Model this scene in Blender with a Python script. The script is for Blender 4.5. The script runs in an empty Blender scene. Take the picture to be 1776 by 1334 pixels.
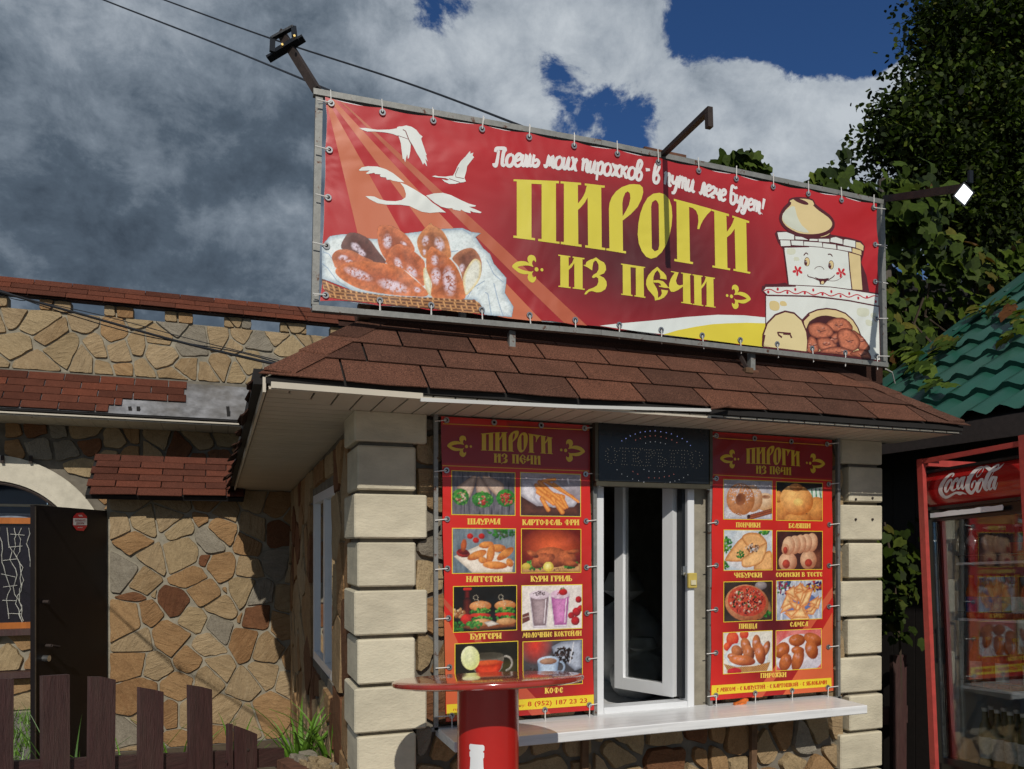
import bpy, math, random
import numpy as np
from mathutils import Vector, Matrix
from mathutils.geometry import tessellate_polygon
R = math.radians
S = bpy.context.scene
COL = S.collection
random.seed(7); RNG = np.random.default_rng(7)

# ------------------------------------------------------------------ camera
F, HOR, CAMZ, TH = 1360.0, 947.0, 1.65, R(20.25)
SN, CS = math.sin(TH), math.cos(TH)
cam = bpy.data.cameras.new('camera'); co = bpy.data.objects.new('camera', cam); COL.objects.link(co)
co.location = (0, 0, CAMZ); co.rotation_euler = (R(90), 0, -TH)
cam.sensor_width = 36; cam.lens = F / 1776 * 36; cam.shift_y = (HOR - 667) / 1776
cam.clip_start = 0.05; cam.clip_end = 2000
S.camera = co

# ------------------------------------------------------------------ light
LX, LY, LZ = 0.225, 1.0, -0.77          # the way the sunlight travels
sun = bpy.data.lights.new('sun', 'SUN'); so = bpy.data.objects.new('sun', sun); COL.objects.link(so)
sun.energy = 3.0; sun.angle = R(0.5); sun.color = (1.0, 0.95, 0.86)
so.rotation_euler = Vector((-LX, -LY, -LZ)).to_track_quat('Z', 'Y').to_euler()
so.location = (-3, -10, 8)
w = bpy.data.worlds.new('World'); S.world = w; w.use_nodes = True
S.view_settings.view_transform = 'Standard'; S.view_settings.look = 'None'
S.view_settings.exposure = -0.06; S.view_settings.gamma = 1.0; S.view_settings.use_curve_mapping = False

def ray(px, py):
    r = (px - 888) / F
    return Vector((SN + CS * r, CS - SN * r, (HOR - py) / F))
CAM = Vector((0, 0, CAMZ))
def onY(px, py, Y): d = ray(px, py); return CAM + d * (Y / d.y)
def onX(px, py, X): d = ray(px, py); return CAM + d * (X / d.x)
def onZ(px, py, Z): d = ray(px, py); return CAM + d * ((Z - CAMZ) / d.z)
def atT(px, py, t): return CAM + ray(px, py) * t

# ------------------------------------------------------------------ node helpers
def newmat(name):
    m = bpy.data.materials.new(name); m.use_nodes = True
    nt = m.node_tree; b = nt.nodes['Principled BSDF']
    return m, nt, b
def N(nt, typ, **kw):
    n = nt.nodes.new(typ)
    for k, v in kw.items():
        if k.startswith('_'): setattr(n, k[1:], v)
        else:
            key = k.replace('__', ' ')
            n.inputs[key].default_value = v
    return n
def ramp(nt, fac, stops, interp='LINEAR'):
    r = nt.nodes.new('ShaderNodeValToRGB'); cr = r.color_ramp; cr.interpolation = interp
    while len(cr.elements) < len(stops): cr.elements.new(0.5)
    for e, (p, c) in zip(cr.elements, stops):
        e.position = p; e.color = (*c, 1) if len(c) == 3 else c
    nt.links.new(fac, r.inputs[0]); return r.outputs[0]
def mixc(nt, fac, a, b, mode='MIX'):
    m = nt.nodes.new('ShaderNodeMix'); m.data_type = 'RGBA'; m.blend_type = mode
    for i, v in ((0, fac), (6, a), (7, b)):
        if hasattr(v, 'is_output') or isinstance(v, bpy.types.NodeSocket): nt.links.new(v, m.inputs[i])
        else: m.inputs[i].default_value = v if i == 0 else ((*v, 1) if len(v) == 3 else v)
    return m.outputs[2]
def math_(nt, op, a, b=None, c=None, clamp=False):
    m = nt.nodes.new('ShaderNodeMath'); m.operation = op; m.use_clamp = clamp
    for i, v in enumerate((a, b, c)):
        if v is None: continue
        if isinstance(v, bpy.types.NodeSocket): nt.links.new(v, m.inputs[i])
        else: m.inputs[i].default_value = v
    return m.outputs[0]
def bump(nt, b, height, strength, dist=0.01):
    bp = N(nt, 'ShaderNodeBump', Strength=strength, Distance=dist)
    nt.links.new(height, bp.inputs['Height']); nt.links.new(bp.outputs[0], b.inputs['Normal'])
def coords(nt, scale=(1, 1, 1), kind='Object', rot=(0, 0, 0), rnd=True):
    tc = nt.nodes.new('ShaderNodeTexCoord'); mp = nt.nodes.new('ShaderNodeMapping')
    mp.inputs['Scale'].default_value = scale; mp.inputs['Rotation'].default_value = rot
    src = tc.outputs[kind]
    if rnd:
        oi = nt.nodes.new('ShaderNodeObjectInfo'); va = nt.nodes.new('ShaderNodeVectorMath'); va.operation = 'MULTIPLY_ADD'
        cx = nt.nodes.new('ShaderNodeCombineXYZ')
        for i in range(3): nt.links.new(oi.outputs['Random'], cx.inputs[i])
        nt.links.new(cx.outputs[0], va.inputs[0]); va.inputs[1].default_value = (17, 31, 23)
        nt.links.new(src, va.inputs[2]); src = va.outputs[0]
    nt.links.new(src, mp.inputs['Vector']); return mp.outputs[0]
def noise(nt, vec, scale, detail=4, rough=0.55, dist=0.0):
    n = N(nt, 'ShaderNodeTexNoise', Scale=scale, Detail=detail, Roughness=rough, Distortion=dist)
    nt.links.new(vec, n.inputs['Vector']); return n.outputs[0]
def simple(name, col, rough=0.6, metal=0.0, nscale=30, var=0.25, bmp=0.15, bscale=120, rust=0.0, stretch=(1, 1, 1), spec=0.5, coat=0, dirt=0.0, kind='Object', rustcol=(0.09, 0.03, 0.012)):
    m, nt, b = newmat(name)
    v = coords(nt, stretch, kind)
    n1 = noise(nt, v, nscale, 6, 0.6)
    dark = tuple(c * (1 - var) for c in col); lite = tuple(min(1, c * (1 + var)) for c in col)
    c = ramp(nt, n1, [(0.3, dark), (0.7, lite)])
    oi = nt.nodes.new('ShaderNodeObjectInfo')
    c = mixc(nt, 0.35 * var, c, ramp(nt, oi.outputs['Random'], [(0, tuple(x * 0.5 for x in col)), (1, tuple(min(1, x * 1.5) for x in col))]))
    rr = None
    if dirt:
        nd = noise(nt, v, nscale * 0.12, 5, 0.7)
        c = mixc(nt, math_(nt, 'MULTIPLY', ramp(nt, nd, [(0.45, (0, 0, 0)), (0.7, (1, 1, 1))]), dirt), c, (0.09, 0.075, 0.055))
    if rust:
        nr = noise(nt, v, nscale * 0.5, 8, 0.7)
        fr = ramp(nt, nr, [(0.62 - rust * 0.3, (0, 0, 0)), (0.68 - rust * 0.3, (1, 1, 1))])
        c = mixc(nt, fr, c, rustcol)
    nt.links.new(c, b.inputs['Base Color'])
    b.inputs['Roughness'].default_value = rough; b.inputs['Metallic'].default_value = metal
    b.inputs['Specular IOR Level'].default_value = spec
    if coat: b.inputs['Coat Weight'].default_value = coat; b.inputs['Coat Roughness'].default_value = 0.08
    if bmp:
        n2 = noise(nt, v, bscale, 5, 0.6); bump(nt, b, n2, bmp, 0.004)
    return m

# ------------------------------------------------------------------ sky with broken cloud
nt = w.node_tree; nt.nodes.clear()
out = nt.nodes.new('ShaderNodeOutputWorld'); bg = nt.nodes.new('ShaderNodeBackground')
SKYS = 0.08
bg.inputs['Strength'].default_value = SKYS
sky = nt.nodes.new('ShaderNodeTexSky'); sky.sky_type = 'NISHITA'; sky.sun_disc = False
sky.sun_elevation = math.atan2(0.8, math.hypot(LX, LY)); sky.sun_rotation = math.atan2(-LX, -LY)
sky.altitude = 200; sky.air_density = 1.0; sky.dust_density = 0.4; sky.ozone_density = 3.0
tc = nt.nodes.new('ShaderNodeTexCoord'); D = tc.outputs['Generated']
def sc_vec(s, off=(0, 0, 0)):
    m = nt.nodes.new('ShaderNodeMapping'); m.inputs['Scale'].default_value = s; m.inputs['Location'].default_value = off
    nt.links.new(D, m.inputs['Vector']); return m.outputs[0]
def blob(px, py, rad, amp, sy=1.0):
    d = ray(px, py).normalized()
    dv = nt.nodes.new('ShaderNodeVectorMath'); dv.operation = 'DISTANCE'
    nt.links.new(D, dv.inputs[0]); dv.inputs[1].default_value = d
    mr = nt.nodes.new('ShaderNodeMapRange'); mr.interpolation_type = 'SMOOTHERSTEP'
    nt.links.new(dv.outputs['Value'], mr.inputs[0])
    mr.inputs[1].default_value = rad / F; mr.inputs[2].default_value = 0; mr.inputs[3].default_value = 0; mr.inputs[4].default_value = amp
    return mr.outputs[0]
def field(off):
    o3 = lambda a: tuple(x + y for x, y in zip(a, off))
    def nz(sc, loc, scale, det, rough, dist):
        return noise(nt, sc_vec(sc, tuple(l + o * k for l, o, k in zip(loc, off, sc))), scale, det, rough, dist)
    c_ = nz((1, 1, 1.4), (3.1, 0.4, 1.7), 4.6, 4, .5, .35)
    f_ = nz((1, 1, 1.25), (9.1, 4.4, 2.7), 12.0, 15, .66, .25)
    g_ = nz((1, 1, 1.15), (2.3, 8.4, 5.7), 34.0, 10, .62, .15)
    return c_, f_, g_, math_(nt, 'MULTIPLY_ADD', g_, .5, math_(nt, 'MULTIPLY_ADD', f_, 1.9, math_(nt, 'MULTIPLY_ADD', c_, 1.6, -1.22)))
cov, fine, tiny, dens = field((0, 0, 0))
_c, _f, _g, dens_up = field((-.012, -.02, .035))
relief = math_(nt, 'SUBTRACT', dens, dens_up)
for a in [(1250, -10, 150, -0.6), (1420, 0, 180, -0.95), (1560, 0, 170, -0.7), (1500, 90, 60, -.25), (1380, 110, 50, -.25), (1300, 30, 90, -0.3), (1250, 200, 130, .55), (1330, 250, 140, .5), (1180, 240, 100, .3), (745, 25, 85, -0.40), (985, 140, 130, -0.50), (1105, 185, 140, -0.56), (1040, 110, 60, .12), (820, 20, 70, -.3), (1060, 190, 120, .3), (1270, 225, 60, -0.8), (215, -14, 60, -0.3), (1195, 60, 60, -0.2), (950, 110, 50, -.12),
          (1560, 170, 150, 0.40), (1400, 190, 150, 0.40), (1180, 130, 90, 0.26), (1300, 140, 90, 0.34), (330, 260, 560, 0.75), (80, 480, 300, .6), (500, 420, 260, .5), (880, 60, 150, 0.32), (860, 150, 130, 0.3), (1090, 70, 130, 0.6), (1180, 170, 90, .2), (1480, 290, 160, 0.35), (1200, 280, 120, .2), (60, 60, 260, 0.3), (560, 60, 220, 0.35)]:
    dens = math_(nt, 'ADD', dens, blob(*a))
mr = nt.nodes.new('ShaderNodeMapRange'); mr.interpolation_type = 'SMOOTHSTEP'
nt.links.new(dens, mr.inputs[0]); mr.inputs[1].default_value = 0.50; mr.inputs[2].default_value = 0.78
mask = mr.outputs[0]
sh = noise(nt, sc_vec((1, 1, 1.8), (5.3, 2.4, 7.7)), 3.4, 9, 0.55, 0.4)
lum = math_(nt, 'MULTIPLY_ADD', sh, 0.75, -0.10)
lum = math_(nt, 'ADD', lum, math_(nt, 'MULTIPLY', fine, 0.34))
lum = math_(nt, 'MULTIPLY_ADD', relief, 0.26, lum)
for a in [(1400, 140, 330, 0.20), (880, 40, 360, 0.22), (1130, 150, 300, 0.12), (180, 30, 300, 0.15), (420, 400, 560, -0.22), (60, 330, 400, -0.10), (250, 330, 260, -.05), (620, 60, 250, 0.06), (300, 240, 120, .04), (480, 430, 120, .05), (1450, 250, 250, 0.07)]:
    lum = math_(nt, 'ADD', lum, blob(*a))
ccol = ramp(nt, lum, [(0.02, (0.055, 0.076, 0.105)), (0.22, (0.095, 0.128, 0.170)), (0.42, (0.21, 0.255, 0.31)), (0.62, (0.38, 0.43, 0.49)), (0.88, (0.58, 0.63, 0.68))])
sc_ = nt.nodes.new('ShaderNodeVectorMath'); sc_.operation = 'SCALE'; sc_.inputs['Scale'].default_value = 0.92 / SKYS
nt.links.new(ccol, sc_.inputs[0])
skyc = mixc(nt, 1.0, sky.outputs[0], (0.33, 0.53, 0.80), 'MULTIPLY')
fin = mixc(nt, mask, skyc, sc_.outputs[0])
nt.links.new(fin, bg.inputs['Color']); nt.links.new(bg.outputs[0], out.inputs['Surface'])

# ------------------------------------------------------------------ object helpers
W = {}
def tagit(o, label=None, cat=None, group=None, kind=None):
    if label: o['label'] = label
    if cat: o['category'] = cat
    if group: o['group'] = group
    if kind: o['kind'] = kind
    return o
def empty(name, loc, label, cat, group=None):
    o = bpy.data.objects.new(name, None); o.empty_display_size = 0.1; COL.objects.link(o); o.location = loc
    W[o.name] = Vector(loc); return tagit(o, label, cat, group)
def wp(p): return W[p.name] if p is not None else Vector((0, 0, 0))
def link(name, me, parent, c):
    o = bpy.data.objects.new(name, me); COL.objects.link(o)
    if parent is not None: o.parent = parent
    o.location = Vector(c) - wp(parent); W[o.name] = Vector(c); return o
def place(name, me, parent, M):
    o = bpy.data.objects.new(name, me); COL.objects.link(o)
    if parent is not None: o.parent = parent
    o.matrix_local = Matrix.Translation(-wp(parent)) @ M; W[o.name] = M.translation.copy(); return o
def mesh_from(name, vs, fs, mats, smooth=False, mi=None):
    me = bpy.data.meshes.new(name); me.from_pydata([tuple(v) for v in vs], [], fs)
    for m in (mats if isinstance(mats, (list, tuple)) else [mats]): me.materials.append(m)
    if smooth: me.polygons.foreach_set('use_smooth', [True] * len(me.polygons))
    if mi: me.polygons.foreach_set('material_index', mi)
    me.update(); return me
class MB:
    def __init__(s): s.v = []; s.f = []; s.mi = []; s.cur = 0
    def add(s, vs, fs):
        n = len(s.v); s.v += [Vector(v) for v in vs]; s.f += [tuple(i + n for i in f) for f in fs]; s.mi += [s.cur] * len(fs); return s
    def box(s, a, b):
        x0, y0, z0 = (min(a[i], b[i]) for i in range(3)); x1, y1, z1 = (max(a[i], b[i]) for i in range(3))
        return s.add([(x0, y0, z0), (x1, y0, z0), (x1, y1, z0), (x0, y1, z0), (x0, y0, z1), (x1, y0, z1), (x1, y1, z1), (x0, y1, z1)],
                     [(0, 3, 2, 1), (4, 5, 6, 7), (0, 1, 5, 4), (1, 2, 6, 5), (2, 3, 7, 6), (3, 0, 4, 7)])
    def cbox(s, a, b, r=0.004):      # box with its 12 edges chamfered
        lo = [min(a[i], b[i]) for i in range(3)]; hi = [max(a[i], b[i]) for i in range(3)]
        r = min(r, min(hi[i] - lo[i] for i in range(3)) * 0.45)
        vs = []; idx = {}
        for sx in (0, 1):
            for sy in (0, 1):
                for sz in (0, 1):
                    sg = (sx, sy, sz)
                    for ax in range(3):
                        p = [(lo[i] + r if sg[i] == 0 else hi[i] - r) for i in range(3)]
                        p[ax] = lo[ax] if sg[ax] == 0 else hi[ax]
                        idx[(sg, ax)] = len(vs); vs.append(tuple(p))
        fs = []
        for ax in range(3):
            o1, o2 = [(1, 2), (2, 0), (0, 1)][ax]
            for sd in (0, 1):
                q = []
                for (p, t) in ((0, 0), (1, 0), (1, 1), (0, 1)):
                    g = [0, 0, 0]; g[ax] = sd; g[o1] = p; g[o2] = t; q.append(idx[(tuple(g), ax)])
                fs.append(tuple(q if sd else q[::-1]))
            for p in (0, 1):
                for t in (0, 1):
                    g0 = [0, 0, 0]; g0[o1] = p; g0[o2] = t; g1 = list(g0); g1[ax] = 1
                    g0, g1 = tuple(g0), tuple(g1)
                    q = [idx[(g0, o1)], idx[(g1, o1)], idx[(g1, o2)], idx[(g0, o2)]]
                    fs.append(tuple(q if (p ^ t) else q[::-1]))
        for g in [(x, y, z) for x in (0, 1) for y in (0, 1) for z in (0, 1)]:
            q = [idx[(g, 0)], idx[(g, 1)], idx[(g, 2)]]
            fs.append(tuple(q if sum(g) % 2 else q[::-1]))
        return s.add(vs, fs)
    def obox(s, p0, p1, wd, ht, up=(0, 0, 1)):   # bar between two points
        p0, p1 = Vector(p0), Vector(p1); d = (p1 - p0).normalized(); u = Vector(up)
        if abs(d.dot(u)) > 0.98: u = Vector((0, 1, 0))
        r = d.cross(u).normalized() * wd / 2; u2 = r.cross(d).normalized() * ht / 2
        vs = [p + sx * r + sy * u2 for p in (p0, p1) for sx, sy in ((-1, -1), (1, -1), (1, 1), (-1, 1))]
        return s.add(vs, [(0, 1, 2, 3), (7, 6, 5, 4), (0, 4, 5, 1), (1, 5, 6, 2), (2, 6, 7, 3), (3, 7, 4, 0)])
    def prism(s, pts, ext):
        n = len(pts); e = Vector(ext); pts = [Vector(p) for p in pts]
        return s.add(pts + [p + e for p in pts], [tuple(range(n))[::-1], tuple(range(n, 2 * n))] + [(i, (i + 1) % n, n + (i + 1) % n, n + i) for i in range(n)])
    def tube(s, pts, r, n=8, cap=True):
        pts = [Vector(p) for p in pts]; k = len(pts); vs = []
        for i, p in enumerate(pts):
            d = (pts[min(i + 1, k - 1)] - pts[max(i - 1, 0)]).normalized()
            a = d.cross(Vector((0, 0, 1)))
            if a.length < 0.05: a = d.cross(Vector((0, 1, 0)))
            a.normalize(); b = d.cross(a); rr = r[i] if isinstance(r, (list, tuple)) else r
            vs += [p + (a * math.cos(2 * math.pi * j / n) + b * math.sin(2 * math.pi * j / n)) * rr for j in range(n)]
        fs = [(i * n + j, i * n + (j + 1) % n, (i + 1) * n + (j + 1) % n, (i + 1) * n + j) for i in range(k - 1) for j in range(n)]
        if cap: fs += [tuple(range(n))[::-1], tuple(range((k - 1) * n, k * n))]
        return s.add(vs, fs)
    def lathe(s, c, prof, n=32):
        c = Vector(c); k = len(prof)
        vs = [c + Vector((r * math.cos(2 * math.pi * j / n), r * math.sin(2 * math.pi * j / n), z)) for r, z in prof for j in range(n)]
        fs = [(i * n + j, i * n + (j + 1) % n, (i + 1) * n + (j + 1) % n, (i + 1) * n + j) for i in range(k - 1) for j in range(n)]
        fs += [tuple(range(n))[::-1], tuple(range((k - 1) * n, k * n))]
        return s.add(vs, fs)
    def quad(s, a, b, c, d): return s.add([a, b, c, d], [(0, 1, 2, 3)])
    def build(s, name, mats, parent=None, smooth=False, origin=None):
        lo = Vector([min(v[i] for v in s.v) for i in range(3)]); hi = Vector([max(v[i] for v in s.v) for i in range(3)])
        c = Vector(origin) if origin is not None else (lo + hi) / 2
        me = mesh_from(name, [v - c for v in s.v], s.f, mats, smooth, s.mi)
        if smooth: me.set_sharp_from_angle(angle=R(40))
        return link(name, me, parent, c)
def B(name, a, b, mat, parent=None, r=None):
    m = MB(); (m.cbox(a, b, r) if r else m.box(a, b)); return m.build(name, mat, parent)

# ------------------------------------------------------------------ colour helpers, print and painting
def L(r, g=None, b=None, k=1.0):
    if g is None: r, g, b = r
    f = lambda c: ((c / 255) / 12.92 if c / 255 <= 0.04045 else ((c / 255 + 0.055) / 1.055) ** 2.4) * k
    return (f(r), f(g), f(b))
def print_mat(name, rough=0.4, coat=0.0, k=1.0, fade=0.022):
    m, nt, b = newmat(name)
    a = nt.nodes.new('ShaderNodeAttribute'); a.attribute_name = 'Col'
    v = coords(nt, (1, 1, 1), 'Object', rnd=False)
    n1 = noise(nt, v, 5.0, 6, 0.6); n2 = noise(nt, v, 900, 2, 0.5)
    c = mixc(nt, math_(nt, 'MULTIPLY', n1, fade * 2), a.outputs['Color'], (0.35, 0.31, 0.27))
    c = mixc(nt, 0.10, c, mixc(nt, 1.0, c, ramp(nt, n2, [(0.3, (0.4, 0.4, 0.4)), (0.7, (1, 1, 1))]), 'MULTIPLY'))
    nt.links.new(c, b.inputs['Base Color']); b.inputs['Roughness'].default_value = rough
    n3 = noise(nt, v, 2.2, 3, 0.5, 0.6)
    bump(nt, b, math_(nt, 'ADD', n3, math_(nt, 'MULTIPLY', n2, 0.004)), 0.5, 0.07)
    return m
class Art:
    """flat print: polygons with a colour each, a hair above the sheet they are printed on"""
    def __init__(s, to3d): s.t = to3d; s.v = []; s.f = []; s.c = []; s.k = 0
    def off(s, lay): s.k += 1; return 0.0004 + lay * 0.0003 + (s.k % 14) * 0.00002
    def poly(s, pts, col, holes=(), lay=0):
        rings = [[Vector((p[0], p[1], 0)) for p in r] for r in [pts] + list(holes)]
        try: tris = tessellate_polygon(rings)
        except Exception: return
        flat = [p for r in rings for p in r]; o = s.off(lay); n = len(s.v)
        s.v += [s.t(p.x, p.y, o) for p in flat]
        for t in tris: s.f.append(tuple(i + n for i in t)); s.c.append(col)
    def strip(s, pts, col, lay=0, closed=False):
        if closed: pts = list(pts) + [pts[0], pts[1]]
        k = len(pts); n = len(s.v); o = s.off(lay)
        for i, (x, y, wd) in enumerate(pts):
            x0, y0 = pts[max(i - 1, 0)][:2]; x1, y1 = pts[min(i + 1, k - 1)][:2]
            dx, dy = x1 - x0, y1 - y0; l = math.hypot(dx, dy) or 1; nx, ny = -dy / l * wd / 2, dx / l * wd / 2
            s.v.append(s.t(x + nx, y + ny, o + i * 2e-6)); s.v.append(s.t(x - nx, y - ny, o + i * 2e-6))
        for i in range(k - 1): s.f.append((n + 2 * i, n + 2 * i + 1, n + 2 * i + 3, n + 2 * i + 2)); s.c.append(col)
    def ell(s, cx, cy, a, b, col, ang=0, lay=0, n=20):
        ca, sa = math.cos(R(ang)), math.sin(R(ang))
        s.poly([(cx + a * math.cos(t) * ca - b * math.sin(t) * sa, cy + a * math.cos(t) * sa + b * math.sin(t) * ca) for t in [2 * math.pi * i / n for i in range(n)]], col, lay=lay)
    def build(s, name, mat, parent):
        vs = s.v; lo = Vector([min(v[i] for v in vs) for i in range(3)]); hi = Vector([max(v[i] for v in vs) for i in range(3)]); c = (lo + hi) / 2
        me = mesh_from(name, [v - c for v in vs], s.f, mat)
        ca = me.color_attributes.new('Col', 'FLOAT_COLOR', 'CORNER')
        arr = np.ones((len(me.loops), 4), dtype=np.float32); cols = np.array(s.c, dtype=np.float32)
        ls = np.zeros(len(me.polygons), dtype=np.int32); lt = np.zeros(len(me.polygons), dtype=np.int32)
        me.polygons.foreach_get('loop_start', ls); me.polygons.foreach_get('loop_total', lt)
        arr[:, :3] = np.repeat(cols, lt, axis=0); ca.data.foreach_set('color', arr.ravel())
        return link(name, me, parent, c)
def smooth_pts(pts, sub=4, closed=False):
    P = [tuple(p) for p in pts]; n = len(P); o = []
    for i in range(n if closed else n - 1):
        g = lambda j: P[j % n] if closed else P[min(max(j, 0), n - 1)]
        a, b, c, d = g(i - 1), g(i), g(i + 1), g(i + 2)
        for k in range(sub):
            t = k / sub
            o.append(tuple(0.5 * ((2 * b[q]) + (-a[q] + c[q]) * t + (2 * a[q] - 5 * b[q] + 4 * c[q] - d[q]) * t * t + (-a[q] + 3 * b[q] - 3 * c[q] + d[q]) * t ** 3) for q in range(len(b))))
    if not closed: o.append(P[-1])
    return o
def vnoise(X, Y, sc, seed=0, octv=3):
    r = np.random.default_rng(seed); T = r.random((64, 64)); o = np.zeros_like(X, dtype=float); a = 1; tot = 0
    for k in range(octv):
        x = X / sc * (2 ** k) + 7.3 * k; y = Y / sc * (2 ** k) + 3.1 * k
        xi = np.floor(x).astype(int); yi = np.floor(y).astype(int); fx = x - xi; fy = y - yi
        fx = fx * fx * (3 - 2 * fx); fy = fy * fy * (3 - 2 * fy)
        g = lambda i, j: T[(yi + j) % 64, (xi + i) % 64]
        o += a * ((g(0, 0) * (1 - fx) + g(1, 0) * fx) * (1 - fy) + (g(0, 1) * (1 - fx) + g(1, 1) * fx) * fy); tot += a; a *= 0.55
    return o / tot
class Canvas:
    """a printed picture worked out as colours on a fine grid"""
    def __init__(s, x0, y0, x1, y1, nx, ny, seed=1):
        s.X, s.Y = np.meshgrid(np.linspace(x0, x1, nx), np.linspace(y0, y1, ny)); s.C = np.zeros((ny, nx, 3)); s.A = np.zeros((ny, nx)); s.r = np.random.default_rng(seed); s.seed = seed
    def put(s, m, col):
        m = np.clip(m, 0, 1); col = np.asarray(col, dtype=float)
        s.C = s.C * (1 - m[..., None]) + col * m[..., None]; s.A = np.maximum(s.A, m)
    def bg(s, c1, c2=None, sc=(20, 20), seed=3):
        t = vnoise(s.X / sc[0], s.Y / sc[1], 1.0, seed, 4)[..., None]; t = np.clip((t - .25) * 2, 0, 1)
        s.put(np.ones_like(s.X), np.array(c1) * (1 - t) + np.array(c2 or c1) * t)
    def inside(s, pts, soft=0.6):
        n = len(pts); ins = np.zeros_like(s.X, bool); dmin = np.full_like(s.X, 1e9)
        for i in range(n):
            x0, y0 = pts[i]; x1, y1 = pts[(i + 1) % n]
            c = ((y0 > s.Y) != (y1 > s.Y)); xx = (x1 - x0) * (s.Y - y0) / ((y1 - y0) or 1e-9) + x0
            ins ^= c & (s.X < xx)
            dx, dy = x1 - x0, y1 - y0; t = np.clip(((s.X - x0) * dx + (s.Y - y0) * dy) / (dx * dx + dy * dy + 1e-9), 0, 1)
            dmin = np.minimum(dmin, np.hypot(s.X - x0 - t * dx, s.Y - y0 - t * dy))
        sd = np.where(ins, dmin, -dmin); return np.clip(sd / soft + 0.5, 0, 1), sd
    def P(s, pts, col, col2=None, rim=8, nz=0.15, soft=0.7, nsc=5):
        m, sd = s.inside(pts, soft); t = np.clip(sd / rim, 0, 1)[..., None]
        c = np.array(col2 if col2 else col) * (1 - t) + np.array(col) * t
        c = c * (1 + nz * (vnoise(s.X, s.Y, nsc, int(s.r.integers(99)))[..., None] - .5) * 2)
        s.put(m, c)
    def E(s, cx, cy, a, b, ang, col, col2=None, lx=-.3, ly=-.35, nz=0.15, soft=0.6, nsc=5, gl=0):
        ca, sa = math.cos(R(ang)), math.sin(R(ang)); dx, dy = s.X - cx, s.Y - cy
        u = (dx * ca + dy * sa) / a; v = (-dx * sa + dy * ca) / b; d = np.sqrt(u * u + v * v)
        m = np.clip((1 - d) * min(a, b) / soft + .5, 0, 1)
        e = np.clip(np.sqrt((dx / a - lx) ** 2 + (dy / b - ly) ** 2) / 1.35, 0, 1)[..., None] ** 1.3
        c = np.array(col) * (1 - e) + np.array(col2 if col2 else col) * e
        nn = vnoise(s.X, s.Y, nsc, int(s.r.integers(99)))
        c = c * (1 + nz * (nn[..., None] - .5) * 2)
        if gl:
            g = np.clip(1 - np.sqrt((u + .25) ** 2 / .30 + (v + .25) ** 2 / .10), 0, 1) * np.clip((nn - .35) * 4, 0, 1)
            c = c * (1 - (g * gl)[..., None]) + np.array(L(225, 205, 215)) * (g * gl)[..., None]
        s.put(m, c)
    def S(s, pts, wd, col, col2=None, nz=.1, soft=.5):
        d = np.full_like(s.X, 1e9)
        for (x0, y0), (x1, y1) in zip(pts, pts[1:]):
            dx, dy = x1 - x0, y1 - y0; t = np.clip(((s.X - x0) * dx + (s.Y - y0) * dy) / (dx * dx + dy * dy + 1e-9), 0, 1)
            d = np.minimum(d, np.hypot(s.X - x0 - t * dx, s.Y - y0 - t * dy))
        e = np.clip(d / (wd / 2), 0, 1)[..., None]
        s.put(np.clip((wd / 2 - d) / soft + .5, 0, 1), np.array(col) * (1 - e) + np.array(col2 or col) * e)
    def dots(s, n, cx, cy, a, b, cols, r0=.8, r1=2):
        for i in range(n):
            t = s.r.random() * 6.28; q = math.sqrt(s.r.random()); c = cols[int(s.r.integers(len(cols)))]
            s.E(cx + a * q * math.cos(t), cy + b * q * math.sin(t), s.r.uniform(r0, r1), s.r.uniform(r0, r1) * .7, s.r.random() * 180, c, tuple(x * .5 for x in c))
    def mesh(s, name, to3d, mat, parent, off=0.0004, alb=1.05):
        ny, nx = s.X.shape; P = [to3d(x, y, off) for x, y in zip(s.X.ravel(), s.Y.ravel())]
        idx = np.arange(ny * nx).reshape(ny, nx); A = (s.A[:-1, :-1] + s.A[1:, :-1] + s.A[:-1, 1:] + s.A[1:, 1:]) / 4 > .5
        q = np.stack([idx[1:, :-1][A], idx[1:, 1:][A], idx[:-1, 1:][A], idx[:-1, :-1][A]], 1)
        c = sum(P[::97], Vector()) / len(P[::97])
        me = mesh_from(name, [p - c for p in P], q.tolist(), mat)
        ca = me.color_attributes.new('Col', 'FLOAT_COLOR', 'POINT'); arr = np.ones((ny * nx, 4), dtype=np.float32)
        det = 1 + .38 * (vnoise(s.X, s.Y, 1.7, s.seed + 3, 3) - .5) + .34 * (vnoise(s.X, s.Y, 6.5, s.seed + 9, 3) - .5)
        cc_ = s.C * det[..., None]; arr[:, :3] = np.clip((cc_ ** 1.12 * 1.06).reshape(-1, 3) * alb, 0, .95); ca.data.foreach_set('color', arr.ravel())
        return link(name, me, parent, c)
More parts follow.
